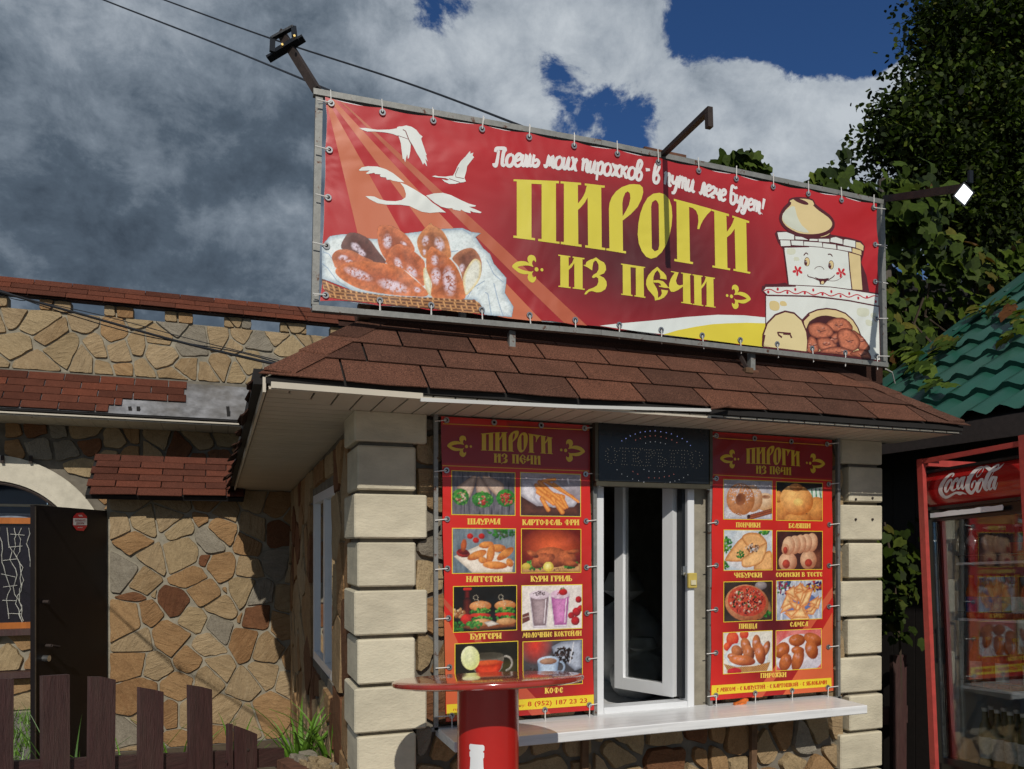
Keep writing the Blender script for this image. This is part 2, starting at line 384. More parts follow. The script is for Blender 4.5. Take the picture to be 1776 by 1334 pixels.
# ------------------------------------------------------------------ materials
def stone_mat(name, c1, c2, c3):
    m, nt, b = newmat(name)
    tc = nt.nodes.new('ShaderNodeTexCoord'); oi = nt.nodes.new('ShaderNodeObjectInfo')
    vr = nt.nodes.new('ShaderNodeVectorRotate'); vr.rotation_type = 'AXIS_ANGLE'; vr.inputs['Axis'].default_value = (0.1, 1, 0.1)
    nt.links.new(tc.outputs['Object'], vr.inputs['Vector']); nt.links.new(math_(nt, 'MULTIPLY', oi.outputs['Random'], 37.0), vr.inputs['Angle'])
    mp = nt.nodes.new('ShaderNodeMapping'); mp.inputs['Scale'].default_value = (1, 1, 4.5); nt.links.new(vr.outputs[0], mp.inputs['Vector'])
    ad = nt.nodes.new('ShaderNodeVectorMath'); ad.operation = 'ADD'; nt.links.new(mp.outputs[0], ad.inputs[0])
    cx = nt.nodes.new('ShaderNodeCombineXYZ'); nt.links.new(math_(nt, 'MULTIPLY', oi.outputs['Random'], 91.0), cx.inputs[0]); nt.links.new(cx.outputs[0], ad.inputs[1])
    lay = noise(nt, ad.outputs[0], 7, 8, 0.62, 0.6)
    patch = noise(nt, vr.outputs[0], 9, 5, 0.6, 0.3)
    c = ramp(nt, lay, [(0.28, c1), (0.5, c2), (0.72, c3)])
    c = mixc(nt, ramp(nt, patch, [(0.42, (0, 0, 0)), (0.68, (.75, .75, .75))]), c, tuple(x * 0.62 for x in c1))
    c = mixc(nt, 0.55, c, ramp(nt, oi.outputs['Random'], [(0, c1), (0.35, c3), (0.6, c2), (1, tuple(x * 0.8 for x in c3))]))
    sp = noise(nt, tc.outputs['Object'], 160, 3, 0.6); c = mixc(nt, 0.35, c, mixc(nt, 1.0, c, ramp(nt, sp, [(0.3, (.35, .33, .3)), (0.65, (1.2, 1.2, 1.2))]), 'MULTIPLY'))
    nt.links.new(c, b.inputs['Base Color']); b.inputs['Roughness'].default_value = 0.85; b.inputs['Specular IOR Level'].default_value = 0.25
    h = math_(nt, 'ADD', lay, math_(nt, 'MULTIPLY', noise(nt, tc.outputs['Object'], 45, 6, 0.65), 0.5)); bump(nt, b, h, 0.85, 0.02)
    return m
M_tan = stone_mat('stone_tan', (.28, .18, .09), (.39, .275, .15), (.47, .355, .215))
M_ora = stone_mat('stone_orange', (.23, .115, .048), (.35, .20, .09), (.43, .28, .14))
M_gry = stone_mat('stone_grey', (.18, .15, .11), (.28, .245, .19), (.36, .32, .25))
M_red = stone_mat('stone_red', (.10, .038, .018), (.19, .075, .034), (.25, .12, .055))
M_pal = stone_mat('stone_pale', (.27, .19, .10), (.40, .29, .16), (.47, .36, .21))
SM = {'t': M_tan, 'o': M_ora, 'g': M_gry, 'r': M_red, 'p': M_pal}
M_mortar = simple('mortar', (.29, .26, .20), .95, nscale=9, var=.3, bmp=.8, bscale=60, spec=.1)
M_mortard = simple('mortar_dark', (.17, .15, .12), .95, nscale=9, var=.3, bmp=.8, bscale=60, spec=.1)
M_quoin = simple('cream_plaster', (.62, .56, .42), .9, nscale=7, var=.13, bmp=.7, bscale=60, stretch=(1, 1, 2), spec=.15, dirt=.38)
M_cream = simple('cream_render', (.62, .57, .46), .95, nscale=12, var=.12, bmp=.9, bscale=90, spec=.1, dirt=.2)
def shingle_mat(name, col, blk=.4):
    m, nt, b = newmat(name)
    v = coords(nt, (1, 1, 1), 'Object'); oi = nt.nodes.new('ShaderNodeObjectInfo')
    g = noise(nt, v, 230, 4, 0.75); big = noise(nt, v, 9, 6, 0.6)
    c = ramp(nt, g, [(0.30, tuple(x * .12 for x in col)), (0.5, col), (0.66, tuple(x * 2.3 for x in col))])
    c = mixc(nt, math_(nt, 'MULTIPLY', ramp(nt, big, [(0.35, (0, 0, 0)), (0.75, (1, 1, 1))]), blk), c, tuple(x * .35 for x in col))
    c = mixc(nt, 1.0, c, ramp(nt, oi.outputs['Random'], [(0, (.68, .66, .66)), (.5, (1, 1, 1)), (1, (1.3, 1.15, 1.05))]), 'MULTIPLY')
    nt.links.new(c, b.inputs['Base Color']); b.inputs['Roughness'].default_value = .95; b.inputs['Specular IOR Level'].default_value = .15
    bump(nt, b, g, .6, .002); return m
M_shing = shingle_mat('shingle_brown', (.104, .049, .033))
M_shingr = shingle_mat('shingle_red_brown', (.105, .036, .022), .3)
M_shingd = shingle_mat('shingle_old_dark', (.045, .022, .016))
M_felt = simple('bitumen_felt', (.012, .010, .009), .9, nscale=20, var=.3)
M_vinyl = simple('cream_vinyl', (.56, .50, .40), .5, nscale=6, var=.06, bmp=.05, dirt=.15)
M_wvinyl = simple('white_vinyl', (.58, .57, .54), .35, nscale=6, var=.05, bmp=.03, dirt=.12)
M_pvc = simple('white_pvc', (.74, .75, .76), .3, nscale=4, var=.04, bmp=.02, dirt=.08)
M_alu = simple('aged_steel', (.23, .23, .215), .55, metal=.35, nscale=40, var=.2, bmp=.1, rust=.10, stretch=(1, 1, 1))
M_galv = simple('grey_sheet_metal', (.24, .24, .25), .6, metal=.15, nscale=9, var=.6, bmp=.2, bscale=40, dirt=.8)
M_darkpanel = simple('black_panel', (.012, .014, .017), .25, nscale=10, var=.2, bmp=0)
M_olive = simple('bronze_aluminium', (.09, .08, .055), .4, metal=.5, nscale=20, var=.15)
M_dark = simple('dark_interior', (.02, .018, .016), .9)
M_wood = simple('brown_painted_wood', (.060, .026, .024), .55, nscale=16, var=.35, bmp=.7, bscale=40, stretch=(6, 6, .7), dirt=.25)
M_woodh = simple('brown_painted_rail', (.060, .026, .024), .55, nscale=16, var=.35, bmp=.7, bscale=40, stretch=(.7, .7, 6), dirt=.25)
M_rust = simple('rusty_metal', (.13, .055, .03), .9, nscale=22, var=.5, bmp=.6, bscale=60)
M_drust = simple('dark_rusty_steel', (.032, .02, .016), .8, nscale=22, var=.5, bmp=.4, bscale=80)
M_rotwood = simple('weathered_wood', (.13, .07, .035), .9, nscale=20, var=.5, bmp=.9, bscale=60, stretch=(1, 1, .5))
M_foam = simple('old_sealant', (.17, .10, .05), .95, nscale=30, var=.5, bmp=1, bscale=90)
M_door = simple('black_brown_door', (.009, .006, .006), .55, spec=.25, nscale=8, var=.2, bmp=.1, bscale=50)
M_odoor = simple('varnished_orange_wood', (.42, .13, .022), .35, nscale=10, var=.25, bmp=.15, stretch=(1, 1, .3))
M_blackpaint = simple('black_metal', (.012, .014, .018), .4, metal=.4, nscale=20, var=.3)
M_red = simple('red_paint', (.48, .016, .012), .28, nscale=5, var=.10, bmp=.06, bscale=30, coat=.5, dirt=.10)
M_redold = simple('faded_red_paint', (.42, .055, .045), .5, nscale=25, var=.16, bmp=.15, bscale=60, dirt=.18)
M_redtop = simple('worn_red_tabletop', (.36, .03, .02), .16, nscale=10, var=.3, bmp=.05, bscale=30, coat=.8, dirt=.3)
M_white = simple('white_paint', (.78, .79, .80), .4, nscale=8, var=.05, bmp=.05)
M_yellow = simple('old_yellow_plastic', (.55, .42, .10), .4, nscale=30, var=.1)
M_tie = simple('white_nylon', (.72, .70, .66), .4, var=.08, bmp=0)
M_grom = simple('grommet_metal', (.42, .42, .42), .3, metal=.8, var=.1, bmp=0)
M_hole = simple('dark_hole', (.01, .01, .01), .9, bmp=0)
M_print = print_mat('banner_print', .42)
M_printp = print_mat('poster_print', .30)
M_brass = simple('brass', (.5, .36, .12), .3, metal=.9, bmp=0)
M_chrome = simple('steel', (.5, .5, .5), .25, metal=.9, bmp=0)
def counter_mat():
    m, nt, b = newmat('white_laminate'); v = coords(nt, (.6, 14, 14), 'Object', rnd=False)
    n1 = noise(nt, v, 6, 6, .6); v2 = coords(nt, (1, 1, 1), 'Object', rnd=False); n2 = noise(nt, v2, 12, 7, .7)
    c = ramp(nt, n1, [(.35, (.66, .66, .66)), (.6, (.80, .80, .80))]); c = mixc(nt, math_(nt, 'MULTIPLY', ramp(nt, n2, [(.55, (0, 0, 0)), (.8, (1, 1, 1))]), .35), c, (.3, .27, .22))
    nt.links.new(c, b.inputs['Base Color']); b.inputs['Roughness'].default_value = .28; return m
M_counter = counter_mat()
def glass_mat(name, tint=(.92, .95, .95), refl=1.0, rough=0.0, ior=1.5):
    m, nt, b = newmat(name); nt.nodes.remove(b); o = nt.nodes['Material Output']
    tr = N(nt, 'ShaderNodeBsdfTransparent'); tr.inputs[0].default_value = (*tint, 1)
    gl = N(nt, 'ShaderNodeBsdfGlossy', Roughness=rough); gl.inputs[0].default_value = (1, 1, 1, 1)
    fr = N(nt, 'ShaderNodeFresnel', IOR=ior); mx = N(nt, 'ShaderNodeMixShader')
    nt.links.new(math_(nt, 'MULTIPLY', fr.outputs[0], refl, clamp=True), mx.inputs[0]); nt.links.new(tr.outputs[0], mx.inputs[1]); nt.links.new(gl.outputs[0], mx.inputs[2]); nt.links.new(mx.outputs[0], o.inputs[0]); return m
M_glass = glass_mat('window_glass', (.90, .93, .92), 1.8)
M_fglass = glass_mat('cooler_glass', (.88, .91, .91), .85, 0.004)
M_ablue = simple('dusky_blue_glass', (.012, .03, .07), .12, nscale=3, var=.5, bmp=0)
M_soil = simple('dry_soil', (.09, .07, .045), 1, nscale=8, var=.4, bmp=1, bscale=30)
M_pave = simple('grey_paving', (.20, .19, .17), .9, nscale=3, var=.25, bmp=.4, bscale=50, dirt=.3)

# ------------------------------------------------------------------ flagstones
def clip(poly, nx, ny, d):           # keep nx*x+ny*y <= d
    o = []
    for i in range(len(poly)):
        a, b = poly[i - 1], poly[i]; da = nx * a[0] + ny * a[1] - d; db = nx * b[0] + ny * b[1] - d
        if (da <= 0) != (db <= 0):
            t = da / (da - db); o.append((a[0] + (b[0] - a[0]) * t, a[1] + (b[1] - a[1]) * t))
        if db <= 0: o.append(b)
    return o
def area(p): return abs(sum(p[i - 1][0] * p[i][1] - p[i][0] * p[i - 1][1] for i in range(len(p)))) / 2
def stones(parent, O, U, V, Nn, rect, seeds, gap=.02, th=.025, skip=None, name='stone', rnd=None):
    rnd = rnd or random.Random(len(seeds) * 13 + 5); O, U, V, Nn = Vector(O), Vector(U), Vector(V), Vector(Nn); u0, u1, v0, v1 = rect
    for i, sd in enumerate(seeds):
        su, sv, m = sd[:3]; wt = sd[3] if len(sd) > 3 else 0
        p = [(u0 + gap * .3, v0 + gap * .3), (u1 - gap * .3, v0 + gap * .3), (u1 - gap * .3, v1 - gap * .3), (u0 + gap * .3, v1 - gap * .3)]
        for j, s2 in enumerate(seeds):
            if j == i: continue
            dx, dy = s2[0] - su, s2[1] - sv; l = math.hypot(dx, dy)
            if l > 1.2 or l < 1e-5: continue
            nx, ny = dx / l, dy / l; w2 = s2[3] if len(s2) > 3 else 0
            ang = math.sin(i * 12.9 + j * 78.2 if i < j else j * 12.9 + i * 78.2) * .34; sg = 1
            mid = (su + s2[0]) / 2, (sv + s2[1]) / 2
            nx2, ny2 = nx * math.cos(ang) - ny * math.sin(ang), nx * math.sin(ang) + ny * math.cos(ang)
            p = clip(p, nx2, ny2, nx2 * mid[0] + ny2 * mid[1] + (wt - w2) - gap / 2)
            if len(p) < 3: break
        if len(p) < 3 or area(p) < .0012: continue
        cu, cv = sum(a for a, _ in p) / len(p), sum(b for _, b in p) / len(p)
        if skip and skip(cu, cv): continue
        # nick the corners, then roughen the outline
        q = []
        for k in range(len(p)):
            a, b_, c = p[k - 1], p[k], p[(k + 1) % len(p)]
            la, lc = math.dist(a, b_), math.dist(b_, c); cut = rnd.uniform(.003, .016)
            fa, fc = min(.3, cut / (la + 1e-6)), min(.3, cut / (lc + 1e-6))
            q += [(b_[0] + (a[0] - b_[0]) * fa, b_[1] + (a[1] - b_[1]) * fa), (b_[0] + (c[0] - b_[0]) * fc, b_[1] + (c[1] - b_[1]) * fc)]
        r = []
        for k in range(len(q)):
            a, b_ = q[k], q[(k + 1) % len(q)]; r.append(a)
            if math.dist(a, b_) > .05:
                for t in ((.25, .5, .75) if math.dist(a, b_) > .16 else (.33, .67) if math.dist(a, b_) > .1 else (.5,)):
                    n_ = rnd.uniform(-.42, .20) * max(gap, .016); dx, dy = b_[0] - a[0], b_[1] - a[1]; l = math.hypot(dx, dy)
                    r.append((a[0] + dx * t - dy / l * n_, a[1] + dy * t + dx / l * n_))
        tu, tv = rnd.uniform(-.03, .03), rnd.uniform(-.03, .03); h = th * rnd.uniform(.7, 1.15); ins = rnd.uniform(.002, .006); n = len(r)
        P0 = O + U * cu + V * cv
        vs = [O + U * a + V * b_ - P0 for a, b_ in r]
        for a, b_ in r:
            l = math.hypot(a - cu, b_ - cv) or 1; f = 1 - ins / l; a2, b2 = cu + (a - cu) * f, cv + (b_ - cv) * f
            vs.append(O + U * a2 + V * b2 + Nn * (h + (a2 - cu) * tu + (b2 - cv) * tv + rnd.uniform(-.0015, .0015)) - P0)
        cen = len(vs); vs.append(Nn * (h + .003))
        fs = [(k, (k + 1) % n, n + (k + 1) % n, n + k) for k in range(n)] + [(n + k, n + (k + 1) % n, cen) for k in range(n)]
        link(name, mesh_from(name, vs, fs, SM[m]), parent, P0)
def rseeds(u0, u1, v0, v1, sp, seed=1, mix='ttttoooppgr', ani=1.0):
    r = random.Random(seed); o = []; k = int((u1 - u0) * (v1 - v0) / (sp * sp * ani) * 26)
    for _ in range(max(k, 40)):
        u, v = r.uniform(u0, u1), r.uniform(v0, v1)
        if all(((u - a[0]) / ani) ** 2 + (v - a[1]) ** 2 > (sp * (.72 + .5 * ((a[0] * 7919 + a[1] * 104729) % 1))) ** 2 for a in o): o.append((u, v, r.choice(mix), r.uniform(-.012, .012)))
    return o
def slab(name, pts, ext, mat, parent): return MB().prism(pts, ext).build(name, mat, parent)

# ------------------------------------------------------------------ ground
g = MB(); g.quad((-150, -100, 0), (150, -100, 0), (150, 200, 0), (-150, 200, 0)); tagit(g.build('ground', M_pave), kind='structure')
g = MB(); g.quad((-6, 3.9, .004), (.46, 3.9, .004), (.5, 6.95, .004), (-6, 6.95, .004)); tagit(g.build('soil', M_soil), kind='structure')

# ------------------------------------------------------------------ kiosk
KX0, KX1, KY, KB = .48, 3.055, 3.0, 7.0
K = empty('kiosk', (1.75, 4.5, 0), 'small food kiosk with cream corner blocks, rubble walls and brown shingle skirt roof', 'kiosk')
WX0, WX1, WZ0, WZ1 = 1.49, 1.976, .925, 2.09
wy = KY + .05
m = MB()
m.box((KX0 + .03, wy, 0), (WX0, wy + .12, 2.2)); m.box((WX1, wy, 0), (KX1 - .03, wy + .12, 2.2)); m.box((WX0, wy, 0), (WX1, wy + .12, WZ0)); m.box((WX0, wy, WZ1), (WX1, wy + .12, 2.2))
m.build('front_wall', M_mortard, K)
# side wall with its window opening (Y 3.9..5.05, z .93..1.97)
SY0, SY1, SZ0, SZ1 = 3.92, 5.02, .95, 1.96
def xs(y): return KX0 + .025 + (y - 3) * .014
m = MB()
for (a, b_, z0, z1) in ((wy, SY0, 0, 2.2), (SY1, KB, 0, 2.2), (SY0, SY1, 0, SZ0), (SY0, SY1, SZ1, 2.2)):
    m.prism([(xs(a), a, z0), (xs(b_), b_, z0), (xs(b_) + .14, b_, z0), (xs(a) + .14, a, z0)], (0, 0, z1 - z0))
m.build('side_wall', M_mortard, K)
m = MB(); m.box((KX1 - .16, wy + .12, 0), (KX1 - .03, KB, 2.2)); m.build('side_wall', M_mortard, K)
m = MB(); m.box((KX0 + .2, KB - .6, 0), (KX1 - .17, KB - .5, 2.2)); m.box((KX0 + .2, wy + .13, -.02), (KX1 - .17, KB - .6, .3)); m.build('interior_lining', simple('beige_interior', (.42, .38, .32), .9), K)
def stone_w(O, U, V, Nn, rect, sp, seed, **k): stones(K, O, U, V, Nn, rect, rseeds(*rect, sp, seed, **k.pop('sk', {})), **k)
e = Vector((1, 0, 0)); zz = Vector((0, 0, 1)); yn = Vector((0, -1, 0))
stone_w((0, wy, 0), e, zz, yn, (.712, WX0 - .005, 0, 2.16), .13, 3, gap=.02, th=.03)
stone_w((0, wy, 0), e, zz, yn, (WX1 + .10, 2.84, 0, 2.16), .13, 4, gap=.02, th=.03)
stone_w((0, wy, 0), e, zz, yn, (WX0, WX1 + .09, 0, .88), .14, 5, gap=.02, th=.03)
sd = Vector((.014, 1, 0)).normalized(); sn = Vector((-1, .014, 0)).normalized(); O = Vector((xs(3), 3, 0))
for rect, s_ in (((.26, SY0 - 3.05, 0, 2.12), 6), ((SY1 - 2.95, KB - 3, 0, 2.12), 7), ((SY0 - 3.05, SY1 - 2.95, 0, SZ0 - .05), 8), ((SY0 - 3.05, SY1 - 2.95, SZ1 + .04, 2.12), 9)):
    stone_w(O, sd, zz, sn, rect, .23, s_, gap=.018, th=.02, sk=dict(mix='oootttr', ani=1.1))
B('plaster_strip', (WX1 + .004, wy - .028, .93), (WX1 + .095, wy - .001, 2.08), M_mortar, K)
# corner blocks
pitch = .1855; top = 2.168; k = 0; z = top
rq = random.Random(3)
while z > 0:
    h = .118 if k == 0 else .170
    z0 = max(0, z - h); wide = (k % 2 == 0)
    x1 = .752 if wide else .706
    j = rq.uniform(-.003, .003)
    B('corner_block', (KX0 - (.012 if wide else 0), KY - .005 + j, z0), (x1 + j, KY + .26, z), M_quoin, K, .006)
    x0 = 2.797 if wide else 2.846
    B('corner_block', (x0 + j, KY - .005 - j, z0), (KX1, KY + .26, z), M_quoin, K, .006)
    z = z0 - (pitch - .170); k += 1
for x0, x1 in ((KX0 + .014, .70), (2.86, KX1 - .014)): B('corner_core', (x0, KY + .02, 0), (x1, KY + .25, top), M_mortard, K)
for px, py in ((1484, 866), (1513, 864), (1484, 901), (1513, 901)):
    p = onY(px, py, KY - .006); m = MB(); m.tube([p + Vector((0, -.004, 0)), p + Vector((0, .006, 0))], .006, 8); m.build('bolt_hole', M_drust, K)
# soffit, felt edge and trims
EY, EXR = 2.652, 3.18
def exl(y): return .13 - .008 * (y - EY)
def sz(x, y): return 2.165 - .0105 * max(0, y - 3.0) * (1 if x < .6 else .6)
def soff(pts, nm='soffit_panel', mat=M_vinyl, th=.008):
    m = MB(); m.prism([(x, y, sz(x, y)) for x, y in pts], (0, 0, th)); m.build(nm, mat, K)
x = .13
while x < 3.17:
    p = [(x + .0035, EY + .01), (x + .0765, EY + .01), (x + .0765, KY + .04), (x + .0035, KY + .04)]
    p = clip(p, -(KY + .04 - EY), (KX0 - .13), -(KY + .04 - EY) * .13 + (KX0 - .13) * (EY)) if x < .5 else p
    if len(p) > 2 and area(p) > 1e-5: soff(p)
    x += .08
y = EY + .01
while y < KB:
    p = [(exl(y) + .01, y + .0035), (xs(y) + .02, y + .0035), (xs(y) + .02, y + .0865), (exl(y) + .01, y + .0865)]
    if y < KY + .1: p = clip(p, (KY + .04 - EY), -(KX0 - .13), (KY + .04 - EY) * .13 - (KX0 - .13) * EY)
    if len(p) > 2 and area(p) > 1e-5: soff(p)
    soff([(KX1 - .02, y + .002), (EXR - .01, y + .002), (EXR - .01, y + .088), (KX1 - .02, y + .088)]) if y > KY + .04 else None
    y += .09
m = MB()
m.prism([(exl(EY), EY, 2.176), (EXR, EY, 2.176), (EXR, KB, 2.15), (exl(KB), KB, 2.13)], (0, 0, .021)); m.build('roof_deck', M_felt, K)
m = MB(); a, b_ = onY(470, 669, EY - .008), onY(733, 690, EY - .008); m.obox((a.x, a.y, 2.170), (b_.x, b_.y, 2.166), .012, .020); m.build('edge_trim', M_vinyl, K)
m = MB(); a, b_ = onY(729, 697, EY - .016), onY(1000, 709, EY - .016); c = onY(1232, 715, EY - .006)
up_ = Vector((0, 0, .007)); m.obox(a + up_, b_ + up_, .012, .013); m.obox(b_ + up_, c + up_, .012, .012); m.build('edge_trim', M_wvinyl, K)
m = MB(); m.obox((exl(EY) - .004, EY, 2.172), (exl(KB) - .004, KB, 2.128), .010, .05); m.build('edge_trim', M_vinyl, K)
fx_ = onY(1232, 715, EY).x
B('fascia', (exl(EY) + .01, EY - .006, 2.157), (fx_, EY + .009, 2.1645), M_vinyl, K); B('fascia', (fx_ + .001, EY - .002, 2.159), (EXR - .01, EY + .009, 2.1645), M_felt, K)  # strips added to stop sun leaking between trim and soffit
# skirt roof: plane, shingles, hips
SL = math.atan(.8); cs, sn_ = math.cos(SL), math.sin(SL); RW = .36
ez = 2.205
rb = MB()
T = [(exl(EY) + .005, EY + .005), (EXR - .005, EY + .005), (EXR - .005, KB), (exl(KB) + .005, KB)]
Ti = [(T[0][0] + RW, EY + RW), (T[1][0] - RW, EY + RW), (EXR - RW, KB), (exl(KB) + RW, KB)]
def rz(x, y): return ez - .006 - .0 * y
vs = [(x, y, ez - .008) for x, y in T] + [(x, y, ez - .008 + RW * .8) for x, y in Ti]
rb.add(vs, [(0, 1, 5, 4), (1, 2, 6, 5), (3, 0, 4, 7), (4, 5, 6, 7), (2, 3, 7, 6)]); RF = rb.build('roof', M_felt, K)
def frame_m(P, U, V, Nn): return Matrix(((U.x, V.x, Nn.x, P.x), (U.y, V.y, Nn.y, P.y), (U.z, V.z, Nn.z, P.z), (0, 0, 0, 1)))
def tab_mesh(pts, th, lift, nm='shingle', mat=M_shing):
    hi = max(p[1] for p in pts); lo = min(p[1] for p in pts)
    zf = lambda v: lift * (hi - v) / max(hi - lo, 1e-4)
    n = len(pts); vs = [(u, v, zf(v)) for u, v in pts] + [(u, v, zf(v) + th) for u, v in pts]
    return mesh_from(nm, vs, [tuple(range(n))[::-1], tuple(range(n, 2 * n))] + [(i, (i + 1) % n, n + (i + 1) % n, n + i) for i in range(n)], mat)
U, V, Nn = Vector((1, 0, 0)), Vector((0, cs, sn_)), Vector((0, -sn_, cs))
ex, TW = .143, .2855
full = tab_mesh([(.004, 0), (TW - .004, 0), (TW - .004, ex + .004), (.004, ex + .004)], .0035, .0045)
slen = RW / cs; rr = random.Random(5)
for r_ in range(4):
    off = [-.02, .075, -.06, .04][r_]; v0 = r_ * ex
    v1 = min(v0 + ex + .004, slen); x = .13 - .3 + off
    while x < EXR + .1:
        pts = [(x + .004, v0), (x + TW - .004, v0), (x + TW - .004, v1), (x + .004, v1)]
        if r_ == 0:
            f = lambda q: -.012 - .010 * math.sin((q - .1) * 2.1) + .005 * math.sin(q * 9)
            pts = [(x + .004, f(x)), (x + TW * .5, f(x + TW * .5) - rr.uniform(0, .004)), (x + TW - .004, f(x + TW)), (x + TW - .004, v1), (x + .004, v1)]
        # hips: u >= .13 + v*cs ; u <= EXR - v*cs
        p = clip(pts, -1, cs, -.13 + .015); p = clip(p, 1, cs, EXR + .012)
        if len(p) > 2 and area(p) > 2e-4:
            P = Vector((0, EY, ez)) + Nn * (.002 * r_)
            if len(p) == 4 and r_ and v1 - v0 > ex + .0035 and p == pts: place('shingle', full, RF, frame_m(P + U * x + V * v0 + Nn * rr.uniform(0, .0015), U, V, Nn))
            else:
                cu = sum(a for a, _ in p) / len(p); cv = sum(b for _, b in p) / len(p)
                place('shingle', tab_mesh([(a - cu, b - cv) for a, b in p], .0035, .0035 + rr.uniform(0, .002)), RF, frame_m(P + U * cu + V * cv, U, V, Nn))
        x += TW
# torn tab at the edge
P = onY(1248, 708, EY - .035); place('shingle', tab_mesh([(-.05, -.018), (.055, .006), (.06, .022), (-.035, .004)], .004, .004), RF, frame_m(P, Vector((.97, -.1, .2)).normalized(), V, Nn))
# hip caps
def hipcaps(P0, P1, n, side):
    d = (P1 - P0) / n; dl = d.length; U2 = d.normalized()
    for i in range(n):
        m = MB(); q = P0 + d * i; w_ = .10
        A = Vector((1, 0, 0)) if side > 0 else Vector((-1, 0, 0)); Bv = Vector((0, -1, 0))
        # one wing lies on the front slope, the other on the side slope
        fw = (Vector((side * -1.0, 0, 0)) * w_ * -1)
        wf = Vector((-side * -w_, 0, 0)); 
        tip = dl * 1.12; l0 = Vector((0, 0, .010 + .004)); l1 = Vector((0, 0, .006))
        wing_f = Vector((side * w_, 0, 0)); s_y = Vector((0, w_, 0))
        vs = [q + l0, q + U2 * tip + l1, q + U2 * tip + wing_f + l1 * .4, q + wing_f + l0 * .5, q + U2 * tip + s_y + l1 * .4, q + s_y + l0 * .5]
        m.add(vs, [(0, 1, 2, 3), (0, 5, 4, 1)]); m.add([v + Vector((0, 0, -.006)) for v in vs], [(3, 2, 1, 0), (1, 4, 5, 0)])
        m.add([vs[0], vs[3], vs[3] - Vector((0, 0, .007)), vs[0] - Vector((0, 0, .007)), vs[5], vs[5] - Vector((0, 0, .007))], [(0, 1, 2, 3), (4, 0, 3, 5)])
        m.build('hip_cap', M_shing, RF)
hipcaps(Vector((.125, EY - .004, ez + .006)), Vector((.125 + RW, EY + RW, ez + RW * .8 + .01)), 3, 1)
hipcaps(Vector((EXR + .003, EY - .004, ez + .006)), Vector((EXR - RW, EY + RW, ez + RW * .8 + .01)), 4, -1)
# ragged old tabs hanging over the left eave
y = EY + .02; i = 0
while y < KB - .15:
    wdt = .24 + rr.uniform(-.06, .10); U2 = Vector((0, 1, 0)); dn = Vector((-1, 0, -rr.uniform(.35, 1.3))).normalized(); n2 = U2.cross(dn)
    q = Vector((exl(y) - .002, y, 2.206 - .0105 * (y - 3) + rr.uniform(-.004, .01)))
    ln = rr.uniform(.06, .13); pts = [(0, 0), (wdt, 0), (wdt - rr.uniform(-.01, .03), ln * rr.uniform(.5, 1)), (wdt * .5, ln), (rr.uniform(-.01, .03), ln * rr.uniform(.7, 1.1))]
    place('shingle', tab_mesh(pts, .005, 0, mat=M_shingd), RF, frame_m(q, U2, dn, n2)); y += wdt * rr.uniform(.75, .95)
m = MB(); q0, q1 = (T[0][0] - .006, T[0][1], ez - .02), (T[3][0] - .006, T[3][1], ez - .06)
q0, q1 = Vector(q0) + Vector((-.018, 0, .012)), Vector(q1) + Vector((-.022, 0, .012)); m.obox(q0, q1, .036, .05); m.build('eave_board', M_felt, K)
m = MB(); m.box((.13 + RW, EY + RW + .02, ez + RW * .8 - .012), (EXR - RW, EY + RW + .10, ez + RW * .8 + .035)); m.build('roof_edge_board', M_shingd, K)
# counter
CZ = .935
cx0, cx1 = onY(788, 1300, 2.75).x, onY(1505, 1224, 2.75).x
B('counter', (cx0, 2.75, CZ - .038), (cx1, wy - .03, CZ), M_counter, K, .003)
for px in (1018, 1312):
    p = onY(px, 1270, 2.98); m = MB(); m.obox((p.x, 3.0, CZ - .045), (p.x - .006, 3.012, .0), .03, .02, up=(0, 1, 0)); o = m.build('counter_leg', M_rotwood, K)
# serving window
PV = M_pvc
wf = MB()
for a, b_ in (((WX0 + .002, KY + .0, WZ0 + .001), (WX0 + .035, KY + .07, WZ1)), ((WX1 - .036, KY, WZ0 + .001), (WX1 - .001, KY + .07, WZ1)), ((WX0 + .036, KY, WZ0 + .001), (WX1 - .037, KY + .07, WZ0 + .035)), ((WX0 + .036, KY, WZ1 - .04), (WX1 - .037, KY + .07, WZ1))): wf.cbox(a, b_, .003)
WFo = wf.build('serving_window', PV, K)
# sash hinged on the right, swung inwards
hx, hy = 1.938, KY + .075; dx_, dy_ = -.135, .30; l_ = math.hypot(dx_, dy_); su = Vector((dx_ / l_, dy_ / l_, 0)); sw = l_; st = Vector((-su.y, su.x, 0)) * .045
def sash_bar(u0, u1, z0, z1, m, t=1.0, o=0.0):
    A = Vector((hx, hy, 0)) + st * o; p = [A + su * u0 + zz * z0, A + su * u1 + zz * z0, A + su * u1 + zz * z1, A + su * u0 + zz * z1]; m.prism(p, st * t)
zb, zt = WZ0 + .045, WZ1 - .05
sm = MB(); sash_bar(0, .055, zb, zt, sm); sash_bar(sw - .05, sw, zb, zt, sm); sash_bar(.0555, sw - .0505, zb, zb + .055, sm); sash_bar(.0555, sw - .0505, zt - .055, zt, sm); sm.build('sash', PV, WFo)
sm = MB(); sash_bar(.056, sw - .051, zb + .056, zt - .056, sm, .1, .45); sm.build('pane', M_glass, WFo)
sm = MB(); sm.box((WX1 - .052, KY + .02, zb), (WX1 - .037, KY + .06, zt)); sm.build('gasket', M_blackpaint, WFo)
sm = MB(); sm.box((WX1 - .058, KY + .005, 1.52), (WX1 - .040, KY + .02, 1.56)); sm.build('lock_plate', M_chrome, WFo)
